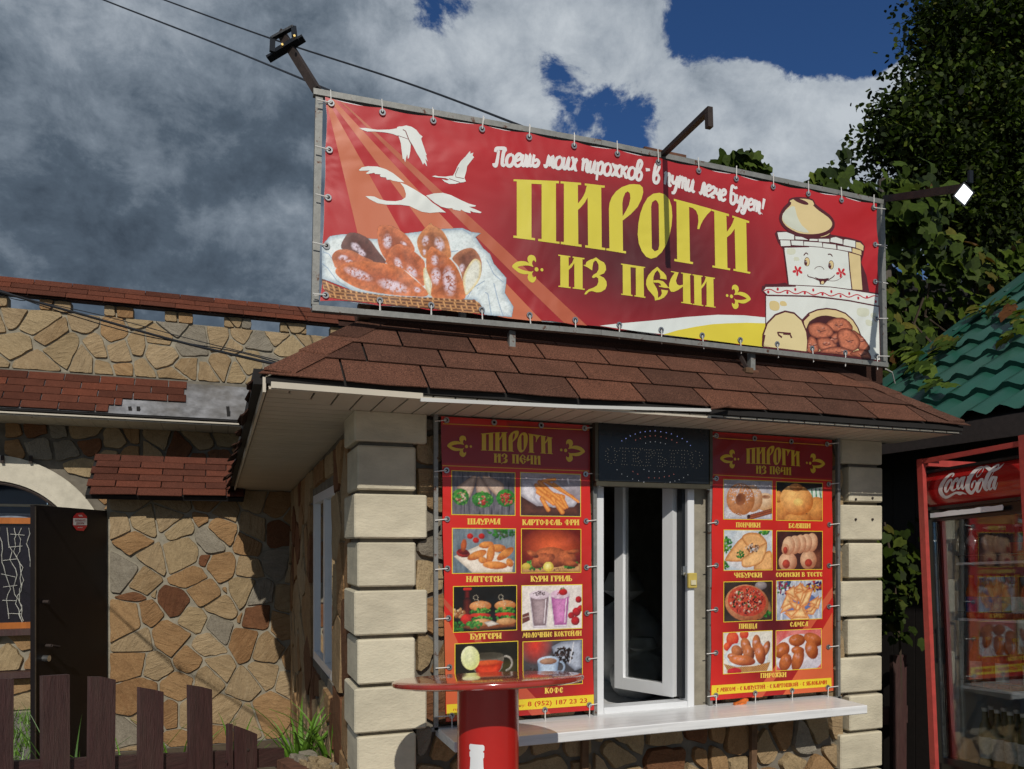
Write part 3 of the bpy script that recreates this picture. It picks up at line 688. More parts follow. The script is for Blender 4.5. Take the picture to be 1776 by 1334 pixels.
# sealant strip beside the window
r_ = random.Random(2); m = MB(); zz0 = .95
while zz0 < 2.0: h = r_.uniform(.03, .09); m.cbox((WX0 - .028 + r_.uniform(-.006, .004), wy - .05, zz0), (WX0 + .003, wy, zz0 + h), .008); zz0 += h * .9
m.build('sealant', M_foam, K)
# side window
sx = xs(SY0) + .012
m = MB(); fz = .045
def sb(y0, y1, z0, z1, d=.05, o=0.0): m.box((sx + o, y0, z0), (sx + o + d, y1, z1))
for q in ((SY0, SY0 + .05, SZ0, SZ1), (SY1 - .05, SY1, SZ0, SZ1), (SY0 + .051, SY1 - .051, SZ0, SZ0 + .05), (SY0 + .051, SY1 - .051, SZ1 - .05, SZ1), (4.44, 4.50, SZ0 + .051, SZ1 - .051)): sb(*q)
SW = m.build('side_window', PV, K)
for y0, y1 in ((SY0 + .05, 4.44), (4.50, SY1 - .05)):
    m = MB(); m.box((sx + .02, y0, SZ0 + .05), (sx + .026, y1, SZ1 - .05)); m.build('pane', M_glass, SW)
# back boards behind posters' feet
B('timber_batten', (.80, wy - .045, .955), (1.475, wy - .031, .99), M_rotwood, K)

# sacks inside, behind the glass
def sack(c, r, h, lean, label, seed):
    rq = random.Random(seed); m = MB(); pr = []
    for i in range(13):
        t = i / 12; rad = r * (math.sin(math.pi * min(1, t * 1.15 + .12)) ** .55 if t < .8 else .35 + (1 - t)) * (1 + .0)
        pr.append((max(rad, .02), h * t))
    m.lathe(c, pr, 28)
    for v in m.v:
        a = math.atan2(v.y - c[1], v.x - c[0]); z = v.z - c[2]
        k = 1 + .10 * math.sin(a * 3 + z * 7 + seed) + .05 * math.sin(a * 7 - z * 13 + seed)
        v.x = c[0] + (v.x - c[0]) * k + lean * z; v.y = c[1] + (v.y - c[1]) * k
    o = m.build('sack', simple('sack_cloth_%d' % seed, (.82, .83, .82), .7, nscale=10, var=.2, bmp=.5, bscale=20), None, True); tagit(o, label, 'sack')
sack((2.00, 3.56, .88), .15, .30, .1, 'pale plastic sack standing low behind the open window sash', 1)
sack((2.17, 3.98, .88), .22, .62, -.03, 'larger crumpled white sack further back in the dark kiosk', 2)
B('bounce_worktop', (1.3, 3.35, .82), (2.85, 4.8, .88), M_counter, K)  # made white and longer to bounce sunlight onto the sacks

m = MB(); a_, b2 = onY(628, 530, 3.06), onY(1528, 620, 3.06); m.box((a_.x, 3.05, 2.44), (b2.x, 3.09, a_.z + .04)); m.build('sign_backboard', M_shingd, K)
m = MB(); a_ = onY(622, 524, 3.0); m.cbox(a_ + Vector((0, 0, -.06)), a_ + Vector((.045, .04, .0)), .004); m.build('timber_end', M_rotwood, K)
# ------------------------------------------------------------------ lettering traced once, reused on sign and posters
def TR(z, ox, oy, s): return [(ox + a / s, oy + b / s) for a, b in z]
A1 = lambda z: TR(z, 880, 300, 8.073)
A2 = lambda z: TR(z, 1080, 320, 7.4)
A3 = lambda z: TR(z, 880, 430, 8.073)
A4 = lambda z: TR(z, 1070, 440, 7.4)
LOGO1 = [ # each: (outline, holes)
 (A1([(85,90),(720,115),(720,148),(678,148),(680,960),(728,965),(728,995),(430,955),(430,922),(478,928),(478,160),(336,153),(336,908),(385,915),(385,945),(82,908),(82,878),(130,882),(130,120),(85,118)]), []),
 (A1([(743,118),(1030,140),(1030,170),(985,170),(987,430),(1030,375),(1060,330),(1090,265),(1110,180),(1082,178),(1082,148),(1362,180),(1360,210),(1312,208),(1320,1045),(1370,1052),(1368,1085),(1088,1045),(1088,1012),(1128,1018),(1122,345),(1080,420),(1030,480),(987,520),(992,1000),(1038,1005),(1036,1038),(747,998),(747,965),(790,968),(790,152),(743,148)]), []),
 (A1([(1382,1058),(1428,1058),(1420,500),(1430,420),(1460,340),(1520,260),(1600,200),(1700,165)]) + A2([(90,0),(150,-3),(220,5),(255,40),(262,100),(240,190),(190,290),(100,385),(30,438)]) + A1([(1690,610),(1612,668),(1617,1092),(1660,1098),(1660,1130),(1382,1085)]), [A1([(1612,610),(1608,430),(1620,350),(1650,280),(1685,260),(1715,290),(1720,360),(1700,450),(1660,530)])]),
 (A2([(470,108),(540,130),(595,190),(625,280),(635,400),(625,530),(600,650),(560,770),(500,870),(430,935),(360,955),(300,930),(245,860),(205,760),(190,640),(200,500),(225,370),(265,260),(320,170),(390,120)]), [A2([(415,200),(375,230),(363,290),(372,820),(410,860),(455,840),(467,780),(460,260),(440,215)])]),
 (A2([(655,185),(900,250),(1137,316),(1137,335),(1080,390),(1030,460),(1000,520),(980,577),(955,570),(970,480),(965,400),(940,340),(900,305),(850,290),(862,990),(902,998),(898,1025),(660,985),(662,955),(697,962),(688,222),(655,212)]), []),
 (A2([(1140,318),(1362,382),(1360,410),(1328,402),(1335,610),(1385,540),(1410,490),(1432,430),(1405,428),(1405,400),(1623,472),(1620,498),(1583,490),(1597,1118),(1638,1125),(1633,1148),(1418,1108),(1420,1082),(1447,1090),(1435,570),(1390,635),(1335,682),(1342,1072),(1378,1078),(1375,1103),(1148,1065),(1150,1040),(1185,1046),(1173,350),(1140,342)]), [])]
LOGO2 = [
 (A3([(712,95),(880,118),(880,135),(855,132),(857,260),(905,210),(932,145),(912,142),(912,122),(1080,145),(1075,163),(1050,160),(1052,570),(1082,574),(1080,590),(912,570),(914,552),(937,556),(935,215),(900,270),(857,310),(857,546),(885,550),(882,568),(712,546),(714,530),(740,533),(740,117),(712,112)]), []),
 (A3([(1240,135),(1300,180),(1350,205),(1375,250),(1380,310),(1350,360),(1285,385),(1350,420),(1385,470),(1390,530),(1370,580),(1310,618),(1250,625),(1180,605),(1140,615),(1100,655),(1075,650),(1095,615),(1140,580),(1200,560),(1250,530),(1272,480),(1270,430),(1240,408),(1205,425),(1180,412),(1200,380),(1250,350),(1275,300),(1275,240),(1250,190),(1225,178),(1200,210),(1190,270),(1185,318),(1130,280),(1065,248),(1072,236),(1090,245),(1105,200),(1150,170),(1200,155)]), []),
 (A4([(50,127),(360,173),(358,187),(340,186),(345,550),(366,555),(362,570),(222,550),(224,534),(242,538),(240,183),(172,175),(178,528),(200,532),(197,547),(52,528),(54,514),(74,518),(72,147),(50,142)]), []),
 (A4([(517,170),(560,215),(600,245),(630,285),(637,333),(552,322),(555,290),(545,250),(517,215),(485,250),(467,300),(465,375),(480,400),(510,450),(525,500),(525,570),(560,545),(575,510),(565,462),(655,475),(640,520),(600,565),(550,590),(487,603),(480,560),(440,510),(395,460),(372,400),(375,340),(400,280),(450,220)]), []),
 (A4([(467,345),(530,340),(590,355),(630,395),(655,432),(690,433),(690,445),(600,438),(540,425),(533,412),(563,416),(560,395),(535,375),(468,372)]), []),
 (A4([(692,225),(790,242),(770,300),(755,350),(770,395),(800,410),(845,400),(845,425),(780,470),(730,492),(690,490),(668,450),(668,390),(690,320),(740,245),(690,237)]), []),
 (A4([(822,243),(953,263),(950,278),(936,276),(942,635),(962,640),(962,653),(822,633),(824,620),(847,624),(845,258),(820,256)]), []),
 (A4([(968,265),(1100,287),(1098,300),(1080,298),(1082,415),(1120,360),(1140,305),(1125,302),(1127,292),(1257,312),(1253,326),(1236,324),(1243,680),(1265,683),(1263,695),(1130,677),(1133,664),(1150,667),(1148,358),(1120,410),(1082,453),(1086,658),(1108,662),(1106,675),(970,655),(973,643),(993,646),(987,282),(968,280)]), [])]
FLEUR = A3([(65,260),(110,210),(170,188),(230,188),(275,200),(300,215),(280,170),(290,120),(330,100),(375,115),(398,155),(395,200),(370,175),(350,190),(345,230),(362,268),(300,250),(220,250),(140,270),(200,305),(260,322),(330,335),(362,325),(345,360),(350,400),(370,415),(395,400),(398,440),(370,480),(335,485),(295,455),(282,410),(290,370),(230,370),(165,350),(110,310)])
FDOTS = A3([(407, 302), (482, 308)])
BY = 2.94
def pb(px, py, Y=BY): p = onY(px, py, Y); return (p.x, p.z)
def PB(l, Y=BY): return [pb(a, b, Y) for a, b in l]
LG1 = [(PB(a), [PB(h) for h in hs]) for a, hs in LOGO1]; LG2 = [(PB(a), [PB(h) for h in hs]) for a, hs in LOGO2]
FL = PB(FLEUR); FD = PB(FDOTS); fcx = (min(a for a, _ in FL) + max(a for a, _ in FD)) / 2; fcz = (min(b for _, b in FL) + max(b for _, b in FL)) / 2
def bbox(ls): P = [p for a, _ in ls for p in a]; return min(p[0] for p in P), min(p[1] for p in P), max(p[0] for p in P), max(p[1] for p in P)
def draw_logo(art, glyphs, box, tgt, col, lay=2):
    # box, tgt: x0,z0,x1,z1
    f = lambda p: (tgt[0] + (p[0] - box[0]) / (box[2] - box[0]) * (tgt[2] - tgt[0]), tgt[1] + (p[1] - box[1]) / (box[3] - box[1]) * (tgt[3] - tgt[1]))
    for a, hs in glyphs: art.poly([f(p) for p in a], col, [[f(p) for p in h] for h in hs], lay)
def draw_fleur(art, cx, cz, sc, mir, col, lay=2):
    f = lambda p: (cx + (p[0] - fcx) * sc * (-1 if mir else 1), cz + (p[1] - fcz) * sc)
    art.poly([f(p) for p in smooth_pts(FL, 3, True)], col, lay=lay)
    for p, r in zip(FD, (.0085, .0065)): q = f(p); art.ell(q[0], q[1], r * sc, r * sc, col, lay=lay)

# old Slavic caption face: thick stems, thin joins (height 1)
T_, t_ = .19, .085
def stem(x, ser=True, y0=0, y1=1):
    o = [[(x, y0), (x + T_, y0), (x + T_, y1), (x, y1)]]
    if ser: o += [[(x - .045, y1 - .07), (x + T_ + .045, y1 - .07), (x + T_ + .045, y1), (x - .045, y1)], [(x - .045, y0), (x + T_ + .045, y0), (x + T_ + .045, y0 + .07), (x - .045, y0 + .07)]]
    return o
def bar(x0, y0, x1, y1, w=t_):
    dx, dy = x1 - x0, y1 - y0; l = math.hypot(dx, dy); a, b = -dy / l * w / 2, dx / l * w / 2
    return [[(x0 + a, y0 + b), (x1 + a, y1 + b), (x1 - a, y1 - b), (x0 - a, y0 - b)]]
def bowl(x, y0, y1, w=.26, th=.15):
    m = (y0 + y1) / 2; return [[(x, y0), (x + w * .6, y0 + .03), (x + w, m - .05), (x + w * .9, y1 - .1), (x + w * .5, y1), (x, y1), (x, y1 - .09), (x + w * .4, y1 - .11), (x + w - th, m), (x + w * .35, y0 + .13), (x, y0 + .1)]]
def ring(x, w=.44, g=.17):
    cx = x + w / 2; O = [(cx, -.02), (x + w * .88, .18), (x + w, .5), (x + w * .88, .82), (cx, 1.02), (x + w * .12, .82), (x, .5), (x + w * .12, .18)]
    return O, [(cx, .14), (x + w - g, .3), (x + w - g + .02, .5), (x + w - g, .7), (cx, .86), (x + g, .7), (x + g - .02, .5), (x + g, .3)]
def cshape(x, w=.38): return [[(x + w, .68), (x + w * .95, .86), (x + w * .55, 1.02), (x + w * .15, .86), (x, .5), (x + w * .15, .14), (x + w * .6, -.02), (x + w, .2), (x + w, .34), (x + w * .72, .16), (x + w * .5, .3), (x + w * .48, .7), (x + w * .66, .84), (x + w * .8, .66)]]
def glyph(c):
    S_ = stem
    if c == 'П': return S_(0) + S_(.36) + bar(0, .95, .55, .95, .1), .62
    if c == 'И': return S_(0) + S_(.36) + bar(.17, .32, .40, .86), .62
    if c == 'Й': return S_(0) + S_(.36) + bar(.17, .32, .40, .86) + bar(.16, 1.14, .40, 1.14, .07), .62
    if c == 'Н': return S_(0) + S_(.36) + bar(.17, .66, .40, .38), .62
    if c == 'Ы': return S_(0) + S_(.36) + bar(.17, .30, .40, .62) + bar(.17, .5, .38, .1), .62
    if c == 'Ш': return S_(0) + S_(.30) + S_(.60) + bar(0, .04, .79, .04, .09), .86
    if c == 'Ц': return S_(0) + S_(.34) + bar(0, .04, .6, .04, .09) + bar(.56, .05, .6, -.16, .09), .64
    if c == 'Г': return S_(0) + bar(0, .95, .42, .95, .1) + [[(.30, .95), (.44, .99), (.40, .66), (.35, .66)]], .47
    if c == 'Т': return S_(.14) + bar(-.02, .95, .5, .95, .1) + [[(-.02, .99), (.10, .95), (.02, .68), (-.02, .68)], [(.38, .95), (.5, .99), (.5, .68), (.46, .68)]], .52
    if c == 'Е': return cshape(0, .40) + bar(.1, .5, .38, .5, .08), .45
    if c in 'СC': return cshape(0, .38), .43
    if c == 'Р': return S_(0) + bowl(T_, .36, 1.0), .47
    if c == 'О': o, h = ring(0); return [(o, h)], .50
    if c == 'А': return S_(.24) + bar(.02, 0, .27, .98, .1) + bar(.1, .3, .3, .3, .08), .48
    if c == 'Л': return S_(.26) + bar(.0, .0, .28, .98, .1), .50
    if c == 'М': return S_(.46) + bar(.0, 0, .18, .98, .1) + bar(.17, .98, .32, .25, .14) + bar(.32, .25, .5, .98, .07), .70
    if c == 'У': return bar(.0, .96, .22, .42, .17) + bar(.44, 1, .10, -.1, .09) + bar(.06, .02, .4, .02, .09), .46
    if c == 'К': return S_(0) + bar(.17, .45, .40, .98, .09) + bar(.2, .56, .44, .02, .17), .50
    if c == 'Ф': o, h = ring(0, .62, .1); return S_(.21) + [([(a, .2 + b * .68) for a, b in o], [(a, .2 + b * .68) for a, b in h])], .67
    if c == 'Ь': return S_(0) + bowl(T_, 0, .5), .47
    if c == 'Б': return S_(0) + bowl(T_, 0, .52) + bar(0, .95, .42, .95, .1), .47
    if c == 'В': return S_(0) + bowl(T_, 0, .52) + bowl(T_, .5, 1, .2), .47
    if c == 'Я': return S_(.26) + [[(.45 - a, b) for a, b in q] for q in bowl(T_, .4, 1.0)] + bar(.28, .42, .02, 0, .13), .50
    if c == 'Ч': return S_(.32) + [[(0, .98), (.16, .98), (.16, .62), (.24, .52), (.34, .56), (.34, .42), (.2, .36), (.04, .48), (0, .66)]], .56
    if c == 'Ж': return S_(.22) + bar(.0, .98, .28, .5, .13) + bar(.62, .98, .36, .5, .13) + bar(-.02, .02, .28, .5, .13) + bar(.66, .02, .36, .5, .13), .68
    if c == '·': return [[(.05, .42), (.15, .34), (.25, .42), (.15, .55)]], .30
    return [], .28
def slav(art, s, P0, P1, h, col, lay=2):
    """set a caption from baseline point P0 to P1 (plane coordinates), cap height h"""
    W_ = sum(glyph(c)[1] for c in s); dx, dz = P1[0] - P0[0], P1[1] - P0[1]; k = dx / W_; x = 0
    for c in s:
        g, a = glyph(c)
        for q in g:
            pts, hs = (q[0], [q[1]]) if isinstance(q, tuple) else (q, [])
            f = lambda p: (P0[0] + (x + p[0]) * k, P0[1] + dz * (x + p[0]) / W_ + p[1] * h)
            art.poly([f(p) for p in pts], col, [[f(p) for p in h_] for h_ in hs], lay)
        x += a
def bfont(art, s, P0, P1, h, col, lay=2, bold=.0):
    """plain sans figures from Blender's own face, as flat polygons"""
    cu = bpy.data.curves.new('t', 'FONT'); cu.body = s; cu.size = 1; cu.resolution_u = 2; cu.fill_mode = 'FRONT'; cu.offset = bold
    o = bpy.data.objects.new('t', cu); me = bpy.data.meshes.new_from_object(o); V_ = [v.co for v in me.vertices]
    if V_:
        x0, x1 = min(v.x for v in V_), max(v.x for v in V_); k = (P1[0] - P0[0]) / (x1 - x0); dz = P1[1] - P0[1]
        n = len(art.v); of = art.off(lay)
        art.v += [art.t(P0[0] + (v.x - x0) * k, P0[1] + dz * (v.x - x0) / (x1 - x0) + v.y * h / .70, of) for v in V_]
        for p in me.polygons: art.f.append(tuple(i + n for i in p.vertices)); art.c.append(col)
    bpy.data.objects.remove(o); bpy.data.meshes.remove(me); bpy.data.curves.remove(cu)

# ------------------------------------------------------------------ big banner sign
SG = empty('billboard_sign', (1.67, BY, 2.45), 'long red pie shop banner laced to a grey steel frame on the kiosk roof', 'sign')
def bar_px(p0, p1, w_, nm='frame_bar', Y=BY + .03, mat=M_alu, d=.028):
    a, b_ = onY(*p0, Y), onY(*p1, Y); m = MB(); m.obox(a, b_, w_, d, up=(0, 1, 0)) if True else None; return m.build(nm, mat, SG)
# frame (its member centres)
TLp, TRp, BRp, BLp = (552, 167), (1528, 354), (1531, 632), (548, 537)
bar_px((543, 161), (1040, 249.5), .022); bar_px((1040.5, 249.6), (1533, 353), .022); bar_px((541, 535), (1040, 578), .021, Y=BY - .004); bar_px((1040.5, 578), (1537, 634), .021, Y=BY - .004)
bar_px((553, 172), (546, 530), .026, Y=BY + .032); bar_px((1527, 356), (1532, 630), .026, Y=BY + .032)
bar_px((800, 215), (802, 560), .024, Y=BY + .058); bar_px((1110, 275), (1113, 590), .024, Y=BY + .058)
b0 = onY(1115, 259, BY + .05); b1 = onY(1187, 274, BY + .05); m = MB(); m.obox(b0, b1, .03, .012); m.build('bracket_plate', M_rust, SG)
for (px, y0, y1) in ((887, 577, 606), (1303, 612, 646)):
    a, b_ = onY(px, y0, BY + .03), onY(px, y1, BY - .0); m = MB(); m.obox(a, b_, .025, .025, up=(0, 1, 0)); LEG = m.build('leg', M_alu, SG)
    m = MB(); m.cbox(b_ + Vector((-.02, -.03, -.012)), b_ + Vector((.02, .01, .004)), .003); m.build('foot_plate', M_rust, LEG)
m = MB(); a, b_ = onY(1278, 606, BY + .03), onY(1296, 640, BY - .02); m.obox(a, b_, .014, .014); m.build('strut', M_drust, SG)
m = MB(); a = onY(1296, 643, BY - .03); m.cbox(a + Vector((-.02, -.02, -.015)), a + Vector((.02, .01, .01)), .003); m.build('timber_block', M_rotwood, SG)
to3 = lambda x, z, o: Vector((x, BY - o, z))
grT = [(574,180),(663,196),(751,210.5),(835.5,225),(917,239),(995,254),(1070,268),(1141,282),(1211,297),(1276,311),(1340,325),(1401,337),(1458.5,348),(1514,361)]
grR = [(1517,424.6),(1517,489),(1519,553),(1520,618)]
grB = [(1465,612),(1407.5,604.5),(1347,597),(1283,590),(1217,582),(1146,572.6),(1073.6,564),(997,555.5),(918,547),(835,538),(747.5,530),(658.5,521.5)]
grL = [(564.5,512.6),(566,427),(569,343.4),(571,261)]
# sheet outline with a slight scallop between the eyelets
def scal(g, dx, dy, sag):
    o = []
    for i, (x, y) in enumerate(g):
        o.append((x + dx, y + dy))
        if i < len(g) - 1:
            x2, y2 = g[i + 1]
            for t in (.25, .5, .75): o.append((x + (x2 - x) * t + dx * (1 - sag * math.sin(math.pi * t)), y + (y2 - y) * t + dy * (1 - sag * math.sin(math.pi * t))))
    return o
topE = [(564, 168)] + scal(grT, 0, -9.0, .38)[1:-1] + [(1521, 353)]
rgtE = [(1521, 353)] + scal([(1514, 361)] + grR, 7, 0, .3)[1:-1] + [(1525, 628)]
botE = [(1525, 628)] + scal([(1520, 618)] + grB + [(564.5, 512.6)], 0, 8.5, .35)[1:-1] + [(555, 522)]
lftE = [(555, 522)] + scal(grL + [(574, 180)], -7, 0, .2)[1:-1] + [(564, 168)]
# the sheet is a grid of colours over the traced outline
cv = Canvas(548, 0, 1530, 1, 2, 2)
NU, NV = 170, 64
def lerp_path(P, t):
    d = [0]
    for a, b_ in zip(P, P[1:]): d.append(d[-1] + math.dist(a, b_))
    s_ = t * d[-1]
    for i in range(1, len(P)):
        if s_ <= d[i] + 1e-9: f = (s_ - d[i - 1]) / (d[i] - d[i - 1] + 1e-12); return (P[i - 1][0] + (P[i][0] - P[i - 1][0]) * f, P[i - 1][1] + (P[i][1] - P[i - 1][1]) * f)
    return P[-1]
topP = [lerp_path(topE, i / NU) for i in range(NU + 1)]; botP = [lerp_path(botE[::-1], i / NU) for i in range(NU + 1)]
lp = [lerp_path(lftE[::-1], j / NV) for j in range(NV + 1)]; rp = [lerp_path(rgtE, j / NV) for j in range(NV + 1)]
vs = []; cols = []
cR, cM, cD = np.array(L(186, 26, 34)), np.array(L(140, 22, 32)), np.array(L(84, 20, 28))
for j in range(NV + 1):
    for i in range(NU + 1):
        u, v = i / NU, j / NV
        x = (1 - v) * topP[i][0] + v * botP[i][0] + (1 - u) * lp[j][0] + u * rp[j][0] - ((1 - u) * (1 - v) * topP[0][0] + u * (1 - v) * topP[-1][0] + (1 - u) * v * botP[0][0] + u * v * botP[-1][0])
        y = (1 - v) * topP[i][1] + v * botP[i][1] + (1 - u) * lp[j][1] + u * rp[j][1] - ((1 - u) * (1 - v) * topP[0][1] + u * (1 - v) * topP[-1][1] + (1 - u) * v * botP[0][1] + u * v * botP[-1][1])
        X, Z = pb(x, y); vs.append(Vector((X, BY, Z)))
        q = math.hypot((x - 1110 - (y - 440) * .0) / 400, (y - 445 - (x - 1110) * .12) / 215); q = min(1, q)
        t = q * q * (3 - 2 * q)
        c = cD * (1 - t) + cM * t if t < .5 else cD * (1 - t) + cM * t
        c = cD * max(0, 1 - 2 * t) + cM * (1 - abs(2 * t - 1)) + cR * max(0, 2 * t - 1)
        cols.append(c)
fs = [(j * (NU + 1) + i, (j + 1) * (NU + 1) + i, (j + 1) * (NU + 1) + i + 1, j * (NU + 1) + i + 1) for j in range(NV) for i in range(NU)]
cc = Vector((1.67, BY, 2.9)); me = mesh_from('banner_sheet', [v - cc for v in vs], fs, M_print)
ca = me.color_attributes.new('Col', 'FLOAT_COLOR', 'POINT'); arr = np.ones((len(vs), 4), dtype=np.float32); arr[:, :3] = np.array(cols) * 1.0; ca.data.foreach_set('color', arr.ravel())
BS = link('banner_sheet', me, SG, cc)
m = MB(); n0 = len(topP)
m.add([v + Vector((0, .0035, 0)) for v in [Vector((*[pb(*p)[0]], BY, pb(*p)[1])) for p in topE[::3] + rgtE + botE[::3] + lftE]], [tuple(range(len(topE[::3] + rgtE + botE[::3] + lftE)))])
m.build('banner_backing', M_white, SG)
ar = Art(to3)
OR1 = L(205, 112, 76); OR2 = L(190, 96, 66)
bl = lambda x: 0
ar.poly(PB([(566, 176), (568, 174), (693, 397), (760, 520), (700, 516), (640, 510), (619, 400)]), OR1)
ar.poly(PB([(571, 173), (579, 173), (771.5, 380), (880, 494), (940, 557), (918, 556), (880, 552), (845, 545), (726, 380), (610, 224)]), OR1)
ar.poly(PB([(590, 177), (594, 177), (819, 380), (880, 436), (1018, 565), (978, 560), (880, 465), (795, 380), (615, 200)]), OR2)
# white and yellow sweep
WH = L(222, 228, 224, 1.05); YE = L(228, 212, 78); YL = L(222, 208, 70)
ar.poly(PB([(1040, 565), (1075, 561), (1132, 556), (1189, 550), (1245, 546), (1290, 547), (1330, 551), (1330, 602), (1240, 590), (1150, 580), (1100, 574)]), WH)
ar.poly(PB([(1150, 580.5), (1175, 573), (1207, 566.7), (1235, 562.5), (1260, 561), (1295, 560), (1330, 561), (1330, 602.5), (1283, 597), (1220, 589)]), L(226, 208, 62), lay=1)
ar.build('sun_rays', M_print, BS)
# gilt lettering
ar = Art(to3)
for a, hs in LG1 + LG2: ar.poly(a, YL, hs, 2)
draw_fleur(ar, fcx, fcz, 1, False, YL); q = pb(1281.5, 516); draw_fleur(ar, q[0], q[1], .98, True, YL)
ar.build('gilt_lettering', M_print, BS)
# hand-written slogan
SCR = {
 'о': ([[(.42,.98),(.15,.85),(.03,.45),(.12,.08),(.34,.02),(.52,.25),(.56,.65),(.42,.98)]], .62),
 'е': ([[(.08,.42),(.45,.62),(.48,.92),(.28,.98),(.08,.7),(.04,.3),(.2,.02),(.42,.08),(.55,.25)]], .56),
 'ш': ([[(.08,.98),(.02,.3),(.12,.04),(.26,.25),(.34,.98),(.3,.3),(.4,.04),(.54,.25),(.62,.98),(.58,.25),(.68,.02),(.78,.15)]], .80),
 'ь': ([[(.10,.98),(.04,.3),(.14,.03),(.38,.08),(.48,.35),(.34,.55),(.14,.42)]], .54),
 'м': ([[(-.06,.22),(.02,.02),(.14,.2),(.26,.96),(.28,.3),(.36,.3),(.56,.96),(.54,.2),(.66,.04),(.74,.15)]], .74),
 'и': ([[(.08,.98),(.02,.3),(.12,.03),(.28,.25),(.42,.98),(.38,.25),(.48,.02),(.58,.15)]], .58),
 'х': ([[(.04,.9),(.16,.94),(.36,.08),(.5,.06)],[(.5,.92),(.36,.8),(.16,.15),(.02,.08)]], .54),
 'п': ([[(.04,.85),(.12,.96),(.08,.02)],[(.1,.6),(.3,.96),(.44,.85),(.4,.2),(.5,.02),(.6,.15)]], .62),
 'р': ([[(.10,.96),(.06,-.55)],[(.1,.6),(.3,.98),(.48,.8),(.44,.2),(.26,.02),(.1,.2)]], .56),
 'ж': ([[(.0,.9),(.12,.92),(.34,.5),(.12,.08),(-.02,.1)],[(.38,.98),(.34,.02)],[(.74,.9),(.62,.92),(.38,.5),(.58,.05),(.74,.12)]], .76),
 'к': ([[(.08,.98),(.04,.02)],[(.5,.94),(.36,.85),(.1,.45),(.3,.35),(.4,.05),(.54,.1)]], .56),
 'в': ([[(.1,.5),(.3,.95),(.42,1.4),(.28,1.62),(.12,1.4),(.04,.4),(.16,.02),(.38,.1),(.46,.5),(.3,.75),(.2,.6)]], .56),
 'у': ([[(.06,.98),(.04,.5),(.16,.32),(.34,.5),(.44,.98)],[(.46,.98),(.4,.1),(.26,-.45),(.06,-.5)]], .56),
 'т': ([[(.04,.85),(.1,.96),(.06,.02)],[(.1,.6),(.24,.96),(.34,.8),(.32,.02)],[(.34,.6),(.5,.96),(.6,.8),(.56,.2),(.66,.02),(.76,.14)]], .76),
 'л': ([[(-.06,.2),(.04,.02),(.16,.3),(.28,.96),(.4,.96),(.38,.2),(.48,.02),(.58,.12)]], .58),
 'г': ([[(.04,.75),(.2,.98),(.42,.8),(.34,.5),(.08,.25),(.14,.02),(.42,.1)]], .48),
 'ч': ([[(.08,.98),(.06,.6),(.18,.42),(.38,.6)],[(.46,.98),(.40,.25),(.5,.02),(.6,.12)]], .58),
 'б': ([[(.62,1.62),(.4,1.5),(.16,1.6),(.08,1.3),(.08,.5),(.14,.08),(.34,.02),(.52,.3),(.5,.75),(.3,.95),(.14,.8)]], .60),
 'д': ([[(.42,.9),(.2,.98),(.04,.6),(.08,.12),(.26,.05),(.42,.5),(.5,.98),(.44,.1),(.3,-.45),(.08,-.5),(.06,-.3),(.3,-.1)]], .60),
 'П': ([[(-.06,.22),(.02,.03),(.16,.15),(.26,1.3)],[(.0,1.15),(.06,1.42),(.3,1.46),(.74,1.42),(.62,1.1),(.58,.2),(.68,.03),(.8,.15)]], .86),
 '-': ([[(.0,.5),(.3,.56)]], .34), '!': ([[(.12,1.45),(.06,.45)],[(.03,.02),(.04,.06)]], .2)}
WT = L(226, 222, 220, 1.05)
ar = Art(to3)
for wd, x0, y0, x1, y1 in (('Поешь', 857, 288, 935, 289), ('моих', 945, 290, 1001, 296), ('пирожков', 1008, 297, 1114, 313.5), ('-', 1119, 305, 1127, 306.5), ('в', 1132, 316.5, 1144, 319), ('пути', 1151, 320, 1204, 334), ('легче', 1214, 336.5, 1258, 349.5), ('будет', 1265, 352, 1319, 371), ('!', 1320, 371, 1325, 373)):
    Wd = sum(SCR[c][1] for c in wd); x = 0; px = (x1 - x0) / Wd; sl = (y1 - y0) / (x1 - x0); xh = 21.0 if x0 < 1180 else 19.5
    for c in wd:
        strokes, a = SCR[c]
        for st_ in strokes:
            P = []
            for q in smooth_pts(st_, 4) if len(st_) > 2 else st_:
                X = x0 + (x + q[0]) * px + q[1] * 1.6; Y = y0 + (X - x0) * sl - q[1] * xh; P.append(pb(X, Y))
            n = len(P); ar.strip([(a_, b_, .0112 * (.92 + .42 * math.sin(math.pi * min(1, (i + 1) / n)))) for i, (a_, b_) in enumerate(P)], WT, 2)
        x += a
ar.build('slogan', M_print, BS)
# swans
Z7 = lambda z: PB(TR(z, 610, 200, 7.4))
ar = Art(to3); WS = L(226, 229, 224, 1.05)
S1 = [(95,165),(180,165),(240,175),(330,188),(480,185),(580,170),(580,155),(610,145),(640,145),(700,132),(770,150),(830,190),(870,245),(910,275),(890,300),(905,350),(930,420),(945,470),(965,515),(950,510),(975,595),(945,560),(968,660),(930,610),(915,635),(880,560),(830,480),(790,400),(760,350),(755,400),(752,460),(735,545),(720,565),(712,500),(700,540),(685,605),(670,560),(655,565),(640,450),(630,360),(600,270),(520,240),(430,222),(300,210),(200,210),(140,190)]
ar.poly(Z7(S1), WS, lay=2)
for P, w_ in (([(655,185),(690,205),(730,310),(768,385)], .0035), ([(590,262),(660,285),(730,310)], .002)): ar.strip([(a, b_, w_) for a, b_ in Z7(P)], L(120, 30, 35), 3)
ar.poly(Z7([(90,705),(130,670),(210,655),(330,660),(440,695),(530,745),(600,800),(675,862),(600,855),(520,840),(500,828),(450,830),(440,800),(380,795),(360,780),(370,760),(300,755),(290,740),(200,755),(180,745),(230,710),(110,715)]), WS, lay=2)
